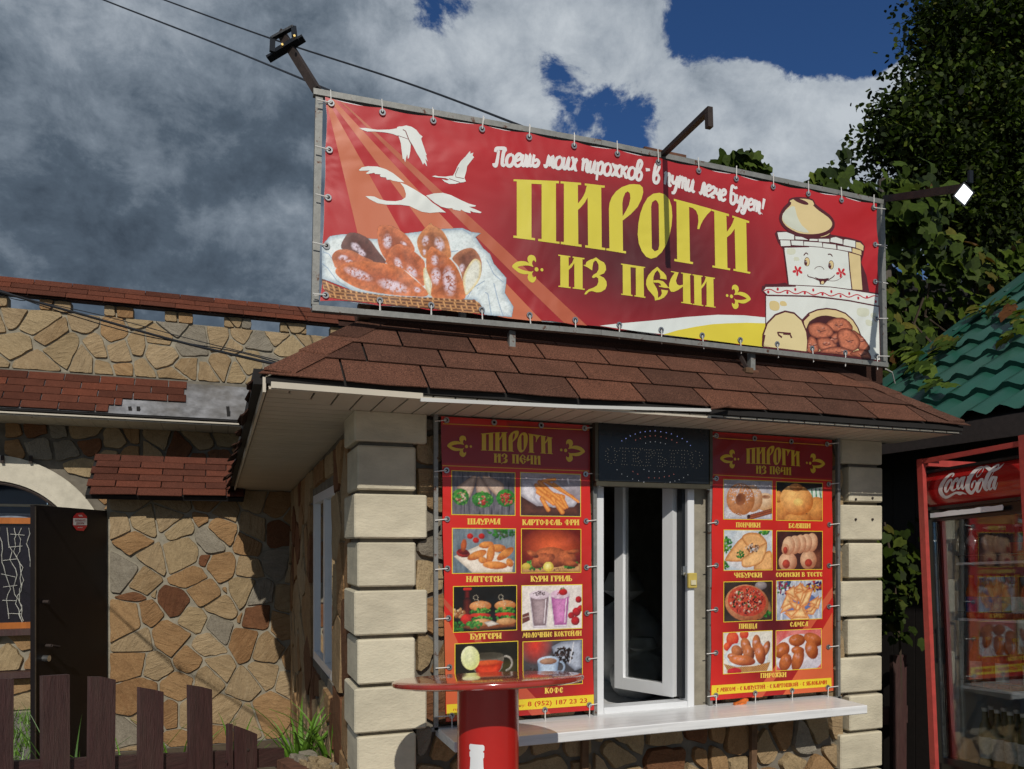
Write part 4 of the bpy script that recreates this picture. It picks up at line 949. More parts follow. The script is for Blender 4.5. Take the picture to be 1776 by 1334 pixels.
ar.poly(Z7([(175,1040),(240,1040),(290,1045),(360,1080),(450,1100),(560,1105),(640,1090),(690,1055),(695,1010),(670,930),(620,865),(700,895),(800,950),(880,1000),(960,1050),(1030,1120),(1120,1180),(1210,1250),(1120,1245),(1000,1255),(900,1240),(820,1205),(740,1165),(620,1150),(440,1148),(330,1130),(230,1080)]), WS, lay=2)
ar.poly(Z7([(955,1033),(1050,1005),(1170,997),(1270,1025),(1400,1090),(1500,1135),(1595,1160),(1580,1175),(1500,1175),(1600,1215),(1665,1245),(1650,1258),(1560,1245),(1520,1228),(1525,1260),(1450,1240),(1400,1210),(1395,1230),(1300,1210),(1290,1195),(1225,1195),(1150,1176),(1065,1125),(1005,1075)]), WS, lay=2)
ar.poly(Z7([(1030,785),(1070,775),(1110,785),(1200,790),(1260,780),(1300,778),(1330,720),(1360,650),(1400,590),(1460,530),(1500,480),(1520,460),(1522,495),(1560,480),(1550,520),(1570,540),(1530,590),(1480,655),(1470,720),(1445,805),(1465,850),(1430,862),(1390,865),(1330,882),(1250,882),(1190,855),(1155,822),(1220,838),(1250,828),(1200,808),(1080,798)]), WS, lay=2)
for P in ([(1368,670),(1330,760),(1335,795),(1390,805),(1440,815)], [(1250,815),(1320,840),(1385,862)]): ar.strip([(a, b_, .0022) for a, b_ in Z7(P)], L(120, 30, 35), 3)
ar.build('swans', M_print, BS)
# stove drawing
Z8 = lambda z: PB(TR(z, 1310, 330, 4.304)); MA = L(84, 20, 30); TN = L(228, 205, 150); SW_ = L(224, 228, 222, 1.05)
ar = Art(to3)
def shp(z, col, w_=.007, lay=2, sm=True, k=2):
    P = Z8(smooth_pts(z, k, True)) if sm else Z8(z)
    if w_: ar.strip([(a, b_, w_ * 2) for a, b_ in P], MA, lay, True)
    ar.poly(P, col, lay=lay)
ar.poly(Z8([(145,325),(160,302),(250,308),(560,330),(700,355),(790,380),(818,420),(805,490),(790,540),(830,640),(852,775),(500,720),(100,722),(45,750),(50,715),(225,690),(240,700),(205,440),(168,390)]), MA, lay=1)
shp([(80,790),(400,797),(650,822),(919,868),(928,1268),(380,1205),(80,1150)], SW_, sm=False)
shp([(75,712),(300,710),(500,718),(700,745),(917,780),(917,862),(700,820),(450,788),(250,783),(90,780),(55,748)], SW_, sm=False)
wv = [(60 + i * 8.7, 748 + (i * 8.7) ** 1.0 * .062 + 11 * math.sin(i * 8.7 / 131 * 6.283 + 2.6)) for i in range(99)]
ar.strip([(a, b_, .0045) for a, b_ in Z8(wv)], L(196, 34, 52), 3)
for a, b_ in ((95,760),(238,764),(368,768),(500,776),(635,792),(767,806),(897,832),(166,739),(297,741),(431,746),(566,757),(700,772),(832,799)): q = Z8([(a, b_)])[0]; ar.ell(q[0], q[1], .0065, .0075, L(196, 34, 52), lay=3, n=12)
shp([(697,465),(783,490),(788,620),(798,745),(724,740),(708,600)], TN, .004, sm=False)
shp([(214,425),(400,420),(550,435),(690,462),(700,600),(716,740),(560,720),(400,712),(250,705),(235,580)], SW_, .004, sm=False)
for z, c in (([(163,316),(230,313),(288,335),(288,370),(175,368)], SW_), ([(296,345),(345,350),(395,372),(298,368)], SW_), ([(405,362),(464,366),(464,380),(402,378)], SW_), ([(470,364),(550,364),(552,390),(472,384)], SW_), ([(562,358),(600,350),(648,368),(650,404),(558,386)], SW_), ([(658,372),(670,366),(745,380),(745,428),(656,410)], SW_), ([(750,388),(780,392),(806,416),(804,452),(750,430)], TN), ([(185,374),(258,376),(262,416),(190,418)], SW_), ([(266,377),(355,380),(357,415),(270,410)], SW_), ([(362,384),(496,392),(500,425),(362,414)], SW_), ([(504,396),(600,408),(604,440),(504,428)], SW_), ([(612,414),(714,430),(718,460),(612,442)], SW_), ([(724,432),(790,452),(790,486),(722,464)], TN)):
    shp(z, c, .0032, 3, False)
shp([(258,308),(330,336),(430,346),(548,316),(542,336),(485,352),(400,356),(318,346)], TN, .005, 3)
shp([(255,100),(258,78),(300,66),(370,66),(425,80),(438,108),(480,145),(550,195),(582,245),(570,290),(530,320),(470,338),(400,342),(330,335),(270,310),(220,275),(190,230),(190,190),(215,140)], TN, .008, 3)
ar.poly(Z8(smooth_pts([(248,135),(290,122),(308,190),(345,262),(402,318),(310,304),(235,262),(202,220),(205,175)], 2, True)), L(214, 218, 200), lay=4)
q = Z8([(340, 85)])[0]; ar.ell(q[0], q[1], .043, .010, MA, -8, lay=4)
# face
for (ex_, ey_, px_, py_) in ((385, 535, 374, 543), (565, 558, 554, 566)):
    q, p_ = Z8([(ex_, ey_)])[0], Z8([(px_, py_)])[0]
    ar.ell(q[0], q[1], .0160, .0215, MA, -5, 3); ar.ell(q[0], q[1], .0135, .0190, TN, -5, 4); ar.ell(p_[0], p_[1], .0085, .0125, MA, 0, 5); ar.ell(p_[0] + .002, p_[1] + .005, .0025, .003, SW_, 0, 6)
for z, w_ in (([(360,488),(372,472),(380,470),(392,480)], .005), ([(540,480),(556,478),(566,484),(574,496)], .005), ([(440,590),(455,575),(480,570),(500,578),(512,594)], .0022), ([(388,630),(395,645),(430,655),(470,672),(520,678),(560,660),(585,642),(588,632)], .004), ([(520,672),(590,678),(640,655),(648,640)], .0016)):
    ar.strip([(a, b_, w_) for a, b_ in Z8(smooth_pts(z, 3))], MA, 4)
ar.poly(Z8([(440,648),(470,660),(510,662),(548,656),(530,680),(508,704),(482,704),(476,680)]), MA, lay=5); q = Z8([(499, 690)])[0]; ar.ell(q[0], q[1], .0095, .007, TN, 20, 6)
for cx, cy in ((314, 602), (638, 616)):
    for k in range(5): t = k * 1.2566 + .4; q = Z8([(cx + 24 * math.cos(t), cy + 22 * math.sin(t))])[0]; ar.ell(q[0], q[1], .0115, .0065, L(206, 40, 52), -math.degrees(t), 4, 12)
    q = Z8([(cx, cy)])[0]; ar.ell(q[0], q[1], .006, .006, L(206, 40, 52), 0, 4, 10)
for z in ([(108,832),(140,826),(170,838),(180,862),(175,892),(150,900),(112,890),(104,860)], [(185,832),(205,828),(226,836),(234,862),(195,864),(182,850)]): ar.poly(Z8(smooth_pts(z, 2, True)), L(222, 200, 140), lay=3)
for z in ([(760,885),(800,878),(845,890),(845,935),(800,945),(760,930)], [(862,920),(900,918),(900,955),(865,950)], [(822,970),(850,968),(878,990),(870,1012),(830,1008)], [(236,440),(290,435),(300,462),(285,480),(240,478)], [(290,500),(320,502),(326,525),(288,525)]): ar.poly(Z8(smooth_pts(z, 2, True)), L(218, 220, 198), lay=3)
shp([(352,975),(400,925),(460,900),(530,890),(600,898),(670,925),(725,975),(760,1030),(790,1110),(830,1180),(860,1255),(380,1205)], TN, .007, 3, False)
ar.poly(Z8(smooth_pts([(385,1015),(425,965),(490,938),(560,940),(640,965),(700,1010),(735,1070),(760,1150),(380,1180)], 2, True)), L(70, 20, 24), lay=4)
shp([(58,1166),(62,1080),(90,1000),(150,938),(220,912),(285,925),(340,975),(376,1060),(384,1130),(378,1204)], L(230, 212, 158), .0085, 6, False)
for z, w_ in (([(163,1060),(172,1082),(196,1100)], .008), ([(165,1062),(262,1070)], .006), ([(205,1072),(256,1075),(268,1103)], .009)): ar.strip([(a, b_, w_) for a, b_ in Z8(z)], MA, 8)
ar.build('stove_drawing', M_print, BS)
cp = Canvas(1400, 545, 1512, 626, 150, 108, 5)
zz8 = lambda z: TR(z, 1310, 330, 4.304)
PIE = [L(196, 122, 92), L(96, 38, 24)]; PK = L(206, 150, 128)
for z in ([(380,1205),(395,1100),(440,1100),(470,1160),(465,1210)], [(520,1010),(560,965),(640,950),(700,985),(725,1040),(650,1060),(560,1050)], [(392,1010),(470,985),(540,1005),(580,1050),(570,1090),(490,1112),(410,1085)], [(460,1110),(540,1100),(600,1140),(600,1180),(520,1200),(470,1180)], [(560,1090),(610,1060),(620,1120),(590,1150)], [(720,1050),(770,1070),(820,1120),(855,1190),(770,1190)], [(610,1060),(680,1030),(750,1075),(782,1130),(760,1185),(700,1205),(630,1170)], [(470,1210),(560,1170),(660,1175),(740,1215),(740,1245),(600,1225)], [(700,1220),(790,1190),(840,1205),(862,1258),(780,1252)]):
    c_ = zz8(z); cp.P(smooth_pts(c_, 3, True), PIE[0], PIE[1], 5, .35, nsc=3)
    cx = sum(p[0] for p in c_) / len(c_); cy = sum(p[1] for p in c_) / len(c_)
    for k in range(3): cp.E(cx + cp.r.uniform(-6, 6), cy + cp.r.uniform(-4, 3), 3.2, 1.8, cp.r.uniform(-30, 30), PK, L(140, 66, 46), nz=.4, nsc=2)
    cp.S([(cx - 7, cy - 1), (cx - 2, cy + 2), (cx + 6, cy)], 1.2, L(84, 34, 26))
cp.mesh('pie_print', lambda x, y, o: Vector((pb(x, y)[0], BY - o, pb(x, y)[1])), M_print, BS, .0024)
# basket of pies
bk = Canvas(553, 384, 893, 556, 340, 176, 9)
z9 = lambda z: TR(z, 540, 370, 4.933)
CL, CL2, CB = L(222, 230, 230), L(168, 184, 196), L(130, 160, 196)
bk.P(z9([(88,280),(120,240),(160,195),(260,180),(290,178),(480,215),(560,220),(700,185),(940,155),(1100,135),(1290,125),(1370,160),(1452,170),(1405,205),(1470,300),(1530,350),(1560,430),(1670,555),(1665,610),(1655,680),(1730,800),(1715,890),(1480,870),(1400,740),(700,720),(400,680),(90,560)]), CL, CL2, 9, .06, nsc=24)
for z in ([(100,330),(150,350),(200,420),(230,480)], [(92,430),(140,470),(220,580),(330,650)], [(1095,145),(1290,135),(1360,180)], [(1330,730),(1380,640),(1480,580)], [(1500,400),(1560,520),(1640,590)], [(1190,330),(1250,322)], [(1420,640),(1510,690),(1540,870)], [(1560,600),(1600,760),(1640,880)]): bk.S(z9(z), 1.3, CB, CL2)
bk.P(z9([(1390,700),(1450,610),(1510,592),(1500,660),(1440,720)]), L(178, 192, 202), CL, 12)
BR1, BR2, BR3 = L(222, 128, 78), L(150, 70, 42), L(84, 44, 40)
def pie(z, c1, c2, rim, gls):
    p = smooth_pts(z9(z), 4, True); bk.P(p, tuple(a * .28 + b * .72 for a, b in zip(c1, c2)), tuple(a * .85 + .02 for a in c1), rim * 2.4, .38, nsc=6)
    m_, sd_ = bk.inside(p)
    for (gx, gy, ga, gb, ang) in gls:
        x, y = z9([(gx, gy)])[0]; ca, sa = math.cos(R(ang)), math.sin(R(ang)); dx, dy = bk.X - x, bk.Y - y
        d = np.sqrt(((dx * ca + dy * sa) / (ga / 4.933)) ** 2 + ((-dx * sa + dy * ca) / (gb / 4.933)) ** 2)
        nn = vnoise(bk.X, bk.Y, 3.2, int(gx), 4); g_ = np.clip((1.2 - d) * 1.7, 0, 1) * np.clip((nn - .30) * 5, 0, 1) * (sd_ > 1)
        bk.C = bk.C * (1 - g_[..., None] * .9) + np.array(L(226, 212, 224)) * g_[..., None] * .9
pie([(255,300),(290,200),(340,165),(420,180),(500,230),(560,310),(640,420),(560,425),(470,400),(380,350)], L(120, 74, 66), BR3, 7, [(380,290,50,30,40), (430,340,40,28,40)])
pie([(570,120),(620,100),(700,115),(780,160),(840,220),(885,320),(800,360),(700,400),(640,400),(590,320),(565,220)], BR1, L(130, 66, 48), 7, [(650,240,38,60,0), (790,260,30,14,30)])
pie([(1020,85),(1040,105),(1110,140),(1160,210),(1185,290),(1190,380),(1100,380),(970,385),(920,320),(905,230),(950,150)], L(226, 150, 92), L(120, 60, 40), 7, [(975,235,28,45,15), (1095,265,40,60,-20), (965,330,16,30,0)])
pie([(1205,390),(1260,330),(1330,300),(1390,305),(1440,370),(1458,450),(1440,560),(1370,660),(1310,700),(1290,560),(1260,460)], L(196, 130, 92), L(100, 60, 56), 6, [(1285,470,24,40,20)])
bk.P(smooth_pts(z9([(1385,395),(1430,400),(1452,450),(1440,560),(1370,660),(1312,695),(1298,560),(1330,470)]), 3, True), L(226, 226, 214), L(226, 206, 150), 5, .08)
pie([(175,370),(215,320),(290,308),(370,330),(440,370),(530,415),(400,440),(300,450),(215,470),(190,430)], L(214, 130, 84), L(158, 80, 54), 6, [(270,380,40,24,0), (320,410,30,12,0)])
pie([(645,430),(650,370),(680,300),(740,265),(800,275),(870,320),(940,380),(972,440),(965,620),(900,570),(800,490)], BR1, L(150, 74, 46), 8, [(745,430,30,55,-30), (860,500,34,60,-35)])
pie([(205,490),(240,450),(330,425),(440,412),(560,420),(680,440),(780,480),(860,545),(940,615),(1000,680),(975,712),(880,712),(700,700),(500,670),(380,635),(280,580),(220,530)], L(224, 132, 76), L(140, 60, 36), 11, [(400,520,120,38,22), (700,625,130,48,18), (905,655,34,22,20)])
bk.P(smooth_pts(z9([(958,480),(990,470),(1020,560),(1030,700),(1000,690),(965,600)]), 3, True), L(222, 222, 204), L(210, 190, 140), 4, .08)
pie([(1020,290),(1060,300),(1150,360),(1230,440),(1280,540),(1305,640),(1308,735),(1160,730),(1030,715),(1030,600),(985,480),(985,370)], L(218, 130, 74), L(132, 60, 38), 8, [(1055,400,30,44,0), (1065,540,40,70,0), (1180,580,55,120,-5)])
# wicker rim
rimp = z9([(88,560),(140,590),(260,640),(400,672),(600,700),(820,715),(1040,722),(1240,738),(1400,745),(1440,770),(1480,830),(1470,862),(1300,850),(1040,820),(800,800),(560,770),(300,745),(150,720),(100,640)])
mk, sdr = bk.inside(rimp)
dlt = (bk.X - 556) / 300; yc = 505 + 25 * np.clip((bk.X - 556) / 290, 0, 1) ** .8
ph = (bk.X + (bk.Y - yc) * .55) / 5.6; band = .5 + .5 * np.sin(ph * 6.283 * .42); row = .5 + .5 * np.sin((bk.Y - yc) * .62 + np.floor(ph * .42) * 3.14)
C0_, A0_ = bk.C.copy(), bk.A.copy()
bk.put(mk, np.array(L(112, 72, 44)) * (.7 + .6 * vnoise(bk.X, bk.Y, 4, 4)[..., None]))
def ycen(x): return 505 + 25 * min(1, max(0, (x - 556) / 290)) ** .8
for r_ in (-13, -7.5, -2, 3.5, 9, 14): bk.S([(x, ycen(x) + r_ - (4 if x < 575 else 0)) for x in range(553, 846, 12)], 3.2, L(206, 152, 100), L(120, 78, 48))
x = 558
while x < 842:
    y_ = ycen(x); up_ = int((x - 558) / 9.5) % 2
    bk.S([(x - 1.5, y_ - 17), (x + 3.5, y_ - 4)], 4.2, L(232, 186, 132), L(150, 100, 60)); bk.S([(x + (4 if up_ else 2), y_ - 1 + 5 * up_), (x + (7 if up_ else 5), y_ + 8 + 5 * up_)], 4.0, L(224, 174, 118), L(140, 92, 54)); x += 9.5
mm_ = mk[..., None]; bk.C = bk.C * mm_ + C0_ * (1 - mm_); bk.A = np.maximum(A0_, mk)
BKm = bk.mesh('basket_print', lambda x, y, o: Vector((pb(x, y)[0], BY - o, pb(x, y)[1])), M_print, BS, .0010)

# eyelets and ties
gm = MB(); ring_ = [(math.cos(t), math.sin(t)) for t in [2 * math.pi * i / 14 for i in range(14)]]
for r0, y0 in ((1.0, 0), (.9, -.25), (.5, -.25), (.42, -.02)): gm.v += [Vector((a * r0, y0, b_ * r0)) for a, b_ in ring_]
gm.f = [(k * 14 + i, k * 14 + (i + 1) % 14, (k + 1) * 14 + (i + 1) % 14, (k + 1) * 14 + i) for k in range(3) for i in range(14)]; gm.mi = [0] * 42
gm.v += [Vector((a * .45, -.03, b_ * .45)) for a, b_ in ring_]; gm.f.append(tuple(range(56, 70))); gm.mi.append(1)
G_ME = mesh_from('grommet', gm.v, gm.f, [M_grom, M_hole], mi=gm.mi)
tm = MB(); tm.tube([(0, 0, 0), (.5, 0, .0), (1, 0, 0)], 1, 6); T_ME = mesh_from('tie', tm.v, tm.f, M_tie)
def grommet(root, x, y, z, r): place('grommet', G_ME, root, Matrix.Translation((x, y, z)) @ Matrix.Diagonal((r, r, r, 1)))
def tie(root, a, b_, r=.0022):
    a, b_ = Vector(a), Vector(b_); d = b_ - a; q = d.to_track_quat('X', 'Z').to_matrix().to_4x4()
    place('tie', T_ME, root, Matrix.Translation(a) @ q @ Matrix.Diagonal((d.length, r, r, 1)))
rt = random.Random(8)
for lst, dx, dy in ((grT, 0, -22), (grR + [(1514, 361)], 20, 2), (grB + [(1520, 618)], 0, 24), (grL + [(574, 180)], -24, -4)):
    for x, y in lst:
        if (x, y) in grT or (lst[0] in (grR[0], grB[0], grL[0]) and (x, y) not in ((1514, 361), (1520, 618), (574, 180))): grommet(SG, pb(x, y)[0], BY - .003, pb(x, y)[1], .0135)
        p0 = pb(x, y); jx = rt.uniform(-2, 2); p1 = pb(x + dx + jx, y + dy + (rt.uniform(-2, 2) if dx else 0))
        tie(SG, (p0[0], BY - .006, p0[1]), (p1[0], BY - .008 + .0, p1[1]))
        if rt.random() < .55: p2 = pb(x + dx + jx + (3 if dy else 0), y + dy + (3 if dx else 0)); tie(SG, (p0[0], BY - .006, p0[1]), (p2[0], BY + .005, p2[1]), .0018)
grommet(SG, pb(1520, 618)[0], BY - .003, pb(1520, 618)[1], .0135)
# lamp arms
b0 = onY(550, 158, BY + .03); tip = atT(488, 58, 3.0)
m = MB(); m.obox(b0, tip, .026, .03); AR = m.build('lamp_arm', M_drust, SG)
dq = (tip - b0).normalized()
m = MB(); p0, p1 = atT(465, 103, 2.98), atT(527, 66, 2.96); m.obox(p0, p1, .035, .008)
m.obox(atT(474, 93, 2.96), atT(517, 67, 2.94), .022, .014)
m.obox(atT(472, 90, 2.94), atT(473, 66, 2.97), .02, .008, up=(0, 1, 0)); m.obox(atT(472, 67, 2.97), atT(509, 47, 2.97), .02, .008); m.obox(atT(509, 46, 2.97), atT(511, 64, 2.94), .02, .008, up=(0, 1, 0))
m.build('lamp_bracket', M_blackpaint, AR)
for px, py in ((489, 81), (510, 66)): q = atT(px, py, 2.9); m = MB(); m.tube([q, q + Vector((0, -.015, 0))], .0045, 8); m.build('wing_bolt', M_brass, AR)
b0 = onY(1150, 268, BY + .02); tip = atT(1229, 192, 2.92)
m = MB(); m.obox(b0, tip, .024, .018); AR = m.build('lamp_arm', M_drust, SG)
t2 = atT(1230, 222, 2.92); m = MB(); m.obox(tip + Vector((0, 0, .01)), t2, .022, .022); m.build('stub', M_drust, AR)
b0 = onY(1536, 345, BY + .03); tip = atT(1672, 326, 3.15)
m = MB(); m.obox(b0, tip, .03, .03); m.build('lamp_arm', M_drust, SG)
m = MB(); a, c = onY(1536, 640, BY + .02), onY(1552, 665, BY + .1); m.tube([a, (a + c) / 2 + Vector((.012, 0, .02)), c], .003, 6); m.build('lead', M_tie, SG)
# lit floodlight at the right end
FLt = empty('floodlight', atT(1673, 336, 3.12), 'small square floodlight shining white at the end of the right-hand sign arm', 'floodlight')
m = MB(); C_ = [atT(*p, 3.11) for p in ((1672, 317), (1689, 334), (1673, 357), (1654, 340))]; bk_ = ray(1672, 336).normalized() * .03
m.prism([c + (c - atT(1672, 337, 3.11)) * .10 for c in C_], bk_); m.build('housing', M_blackpaint, FLt)
me_ = bpy.data.materials.new('lit_lamp'); me_.use_nodes = True; pbn = me_.node_tree.nodes['Principled BSDF']; pbn.inputs['Emission Color'].default_value = (.85, .95, 1, 1); pbn.inputs['Emission Strength'].default_value = 1.5
m = MB(); m.prism([c - bk_ * .12 + (atT(1672, 337, 3.11) - c) * .10 for c in C_], bk_ * .08); m.build('lens', me_, FLt)
m = MB(); q = atT(1683, 318, 3.13); m.obox(q, q + Vector((0, 0, .05)), .02, .01); m.build('bracket', M_blackpaint, FLt)
# ------------------------------------------------------------------ menu posters
GR = [L(70, 150, 60), L(40, 110, 45), L(120, 180, 80)]; RD = [L(200, 50, 45), L(225, 120, 100), L(160, 30, 30)]; CHK = [L(210, 170, 140), L(150, 90, 60), L(235, 215, 200)]
def pc_wraps(c):
    c.bg(L(84, 82, 92), L(132, 128, 134), (3, 26), 3)
    for x in (18, 44, 66, 98): c.S([(x, 0), (x + 3, 77)], .9, L(40, 38, 44))
    W1, W2 = L(206, 182, 164), L(150, 122, 106)
    for w_, g_ in (([(35.6,7.7),(41.8,12.4),(32.5,43),(26,46),(10.8,31),(7.7,29)], (15, 46, 14, 15)), ([(43.4,10),(49.6,11),(62,29),(68,46),(55,40),(41.8,36)], (53, 50, 19, 14)), ([(52.7,7.7),(62,7.7),(90,21),(84,42),(76,42),(56,20)], (94, 46, 17, 16))):
        c.P(smooth_pts(w_, 3, True), W1, W2, 5, .12); c.E(*g_, 0, GR[0], GR[1], nz=.6, nsc=3); c.dots(40, *g_, GR, 1, 3)
        c.dots(22, g_[0], g_[1] + 1, g_[2] * .6, g_[3] * .6, CHK + (RD if g_[0] > 50 else []), 1.2, 3)
    c.dots(26, 96, 48, 12, 11, RD, 1.2, 3)
def pc_fries(c):
    c.bg(L(150, 140, 148), L(180, 172, 180), (30, 12), 4); c.P([(0, 42), (30, 60), (110, 52), (110, 77), (0, 77)], L(104, 62, 48), L(70, 40, 34), 10, .3)
    c.P([(0, 12), (36, 8), (70, 14), (106, 50), (98, 60), (60, 62), (32, 56), (4, 40)], L(206, 202, 210), L(150, 148, 158), 7, .06)
    F1, F2 = L(240, 172, 92), L(200, 112, 44)
    for (x0, y0, x1, y1, w_) in ((28, 22, 66, 50, 8), (34, 16, 80, 58, 8), (44, 14, 96, 42, 6), (26, 30, 60, 54, 9), (50, 36, 78, 42, 8), (60, 18, 106, 50, 5), (40, 14, 62, 10, 6), (58, 44, 76, 70, 9), (74, 40, 84, 60, 7), (38, 46, 50, 66, 8), (66, 50, 80, 62, 7), (44, 26, 70, 46, 7)):
        c.S([(x0, y0), (x1, y1)], w_, F1, F2)
    c.P([(2, 18), (20, 16), (28, 30), (26, 44), (34, 58), (14, 50), (0, 38)], L(222, 218, 224), L(170, 166, 176), 6, .05); c.S([(86, 8), (88, 17)], 3, L(226, 222, 226))
def pc_nugg(c):
    c.bg(L(96, 110, 122), L(140, 152, 160), (6, 24), 6); c.dots(40, 86, 8, 26, 8, GR[:2] + [L(90, 110, 80)], 1.5, 5)
    c.P([(2, 48), (52, 26), (108, 58), (104, 77), (34, 77)], L(232, 222, 208), L(200, 188, 172), 6, .05)
    for x, y in ((30, 13), (40, 20), (50, 13)): c.E(x, y, 5.5, 5, 0, L(214, 50, 40), L(140, 24, 24))
    c.E(18, 43, 12, 7, 10, L(190, 60, 54), L(120, 30, 30)); c.E(18, 40, 10, 5, 10, L(130, 30, 30), L(90, 20, 24)); c.E(19, 29, 5, 11, 8, L(206, 110, 60), L(150, 70, 36))
    N1, N2 = L(234, 162, 88), L(180, 100, 44)
    for a in ((58, 28, 13, 6, -8), (78, 34, 15, 7, 0), (42, 46, 18, 7, -22), (66, 44, 7, 17, 10), (92, 44, 18, 7, -36), (52, 55, 8, 6, 20), (74, 64, 22, 7, 3), (100, 60, 8, 6, 60)): c.E(*a, N1, N2, nz=.25, nsc=4)
def pc_chick(c):
    c.bg(L(170, 56, 30), None); d = np.hypot((c.X - 55) / 60, (c.Y - 30) / 36)[..., None]; c.C = np.array(L(236, 112, 64)) * np.clip(1 - d, 0, 1) + np.array(L(112, 26, 18)) * np.clip(d, 0, 1)
    c.P([(0, 66), (110, 62), (110, 77), (0, 77)], L(206, 160, 108), L(180, 128, 84), 5, .15)
    c.dots(60, 24, 64, 16, 8, GR, 1.5, 4); c.dots(40, 92, 64, 14, 6, GR, 1.5, 4); c.E(8, 66, 8, 6, 0, L(226, 202, 96), L(190, 160, 60))
    for a in ((56, 50, 34, 18, 4), (84, 52, 18, 14, 10), (34, 56, 18, 12, -30), (46, 54, 16, 9, -25), (20, 44, 12, 5, 30), (96, 40, 12, 4, -10), (92, 62, 14, 5, 12)): c.E(*a, L(206, 116, 70), L(110, 50, 28), nz=.4, nsc=4)
    c.E(49, 67, 9.5, 9, 0, L(236, 220, 120), L(206, 178, 60)); c.E(49, 67, 6.5, 6, 0, L(244, 234, 160), L(226, 200, 90)); c.dots(16, 76, 72, 18, 3, [L(40, 30, 30)], .8, 1.2)
def pc_burg(c):
    c.bg(L(14, 16, 18), L(24, 24, 24)); c.P([(0, 68), (30, 64), (110, 64), (108, 72), (40, 76)], L(140, 80, 46), L(80, 44, 30), 4, .2)
    c.S([(23, 10), (23, 26)], 9, L(120, 30, 28), L(60, 16, 18)); c.S([(23, 26), (23, 44)], 14, L(110, 40, 34), L(50, 16, 16)); c.S([(18, 4), (29, 4)], 4, L(210, 50, 44))
    c.dots(26, 9, 44, 10, 8, [L(206, 160, 110), L(170, 110, 70), L(226, 200, 160)], 2, 4)
    c.E(22, 56, 10, 9, 0, L(220, 56, 44), L(140, 24, 22)); c.dots(26, 10, 68, 12, 8, GR[:2], 2, 4)
    for x in (46, 90):
        c.E(x, 34, 19, 9, 0, L(226, 166, 110), L(176, 104, 56)); c.dots(14, x, 31, 14, 5, [L(240, 216, 180)], .7, 1.1)
        c.dots(46, x, 43, 18, 5, GR, 1.5, 3.5); c.E(x, 50, 18, 4, 2, L(222, 70, 48), L(160, 40, 30)); c.dots(36, x + 2, 56, 18, 4, GR, 1.5, 3); c.E(x + 2, 62, 18, 6, 0, L(222, 176, 124), L(170, 112, 66))
        for k in range(10): t = k * .7; c.E(x - 8 + 4 * math.cos(t), 19 + 4 * math.sin(t), .8, .8, 0, L(190, 180, 160))
        c.S([(x - 5, 22), (x - 2, 28)], 1.1, L(190, 180, 160))
    c.dots(30, 36, 66, 14, 6, [L(110, 180, 80), L(60, 140, 60)], 2, 4); c.P([(52, 62), (66, 60), (80, 66), (60, 70)], L(226, 216, 206), L(180, 170, 160), 3)
def pc_shake(c):
    c.bg(L(236, 228, 222), L(222, 212, 206)); c.P([(0, 50), (12, 46), (14, 60), (0, 66)], L(120, 70, 66), L(90, 50, 46), 2); c.S([(0, 56), (14, 52)], 1, L(220, 200, 190))
    for cx, a_, b_ in ((31, L(178, 158, 162), L(128, 108, 114)), (69, L(212, 140, 192), L(166, 90, 150))):
        c.P([(cx - 18, 14), (cx + 19, 14), (cx + 13, 74), (cx - 11, 74)], L(226, 216, 222), L(190, 180, 190), 3, .04); c.P([(cx - 16, 20), (cx + 17, 20), (cx + 12, 70), (cx - 10, 70)], a_, b_, 9, .15, nsc=2)
        c.E(cx + .5, 16, 18, 8, 0, L(232, 218, 226) if cx < 40 else L(232, 196, 218), L(206, 188, 198)); c.S([(cx + 12, 24), (cx + 9, 66)], 1.4, L(236, 226, 232))
    c.dots(34, 31, 14, 11, 4, [L(90, 56, 60)], .7, 1.6); c.E(75, 12, 8, 6, 0, L(212, 46, 54), L(150, 24, 32)); c.dots(8, 68, 14, 7, 4, [L(200, 60, 70)], .7, 1.3); c.dots(8, 74, 6, 5, 2, GR, .8, 1.6)
    for x, y, r_ in ((104, 26, 6), (100, 48, 8), (108, 42, 6), (90, 54, 6), (98, 64, 8)): c.E(x, y, r_, r_, 0, L(206, 46, 54), L(120, 20, 32), nz=.3, nsc=2)
def pc_tea(c):
    c.bg(L(40, 38, 26), L(28, 28, 22)); c.P([(70, 30), (110, 30), (110, 77), (60, 77)], L(72, 66, 34), L(50, 46, 26), 9)
    c.E(60, 62, 42, 12, 0, L(120, 110, 90), L(60, 56, 46)); c.E(60, 61, 36, 9, 0, L(44, 38, 30), L(50, 44, 34)); c.P([(28, 24), (86, 24), (82, 44), (70, 58), (44, 58), (32, 44)], L(120, 112, 100), L(150, 140, 128), 2)
    c.P([(32, 36), (83, 34), (79, 46), (69, 57), (45, 57), (36, 48)], L(222, 74, 36), L(160, 34, 18), 8, .1); c.E(58, 34, 26, 5, 0, L(232, 110, 60), L(190, 60, 30)); c.E(57, 22, 28, 6, 0, L(70, 64, 52), L(90, 84, 72))
    for k in range(14): t = -1.6 + k * .23; c.E(88 + 12 * math.cos(t), 36 + 12 * math.sin(t), 2, 2, 0, L(190, 184, 174), L(120, 112, 100))
    c.E(26, 24, 16, 20, -12, L(240, 240, 210), L(226, 226, 150)); c.E(26, 24, 12.5, 16, -12, L(236, 238, 196), L(222, 226, 160), nz=.12)
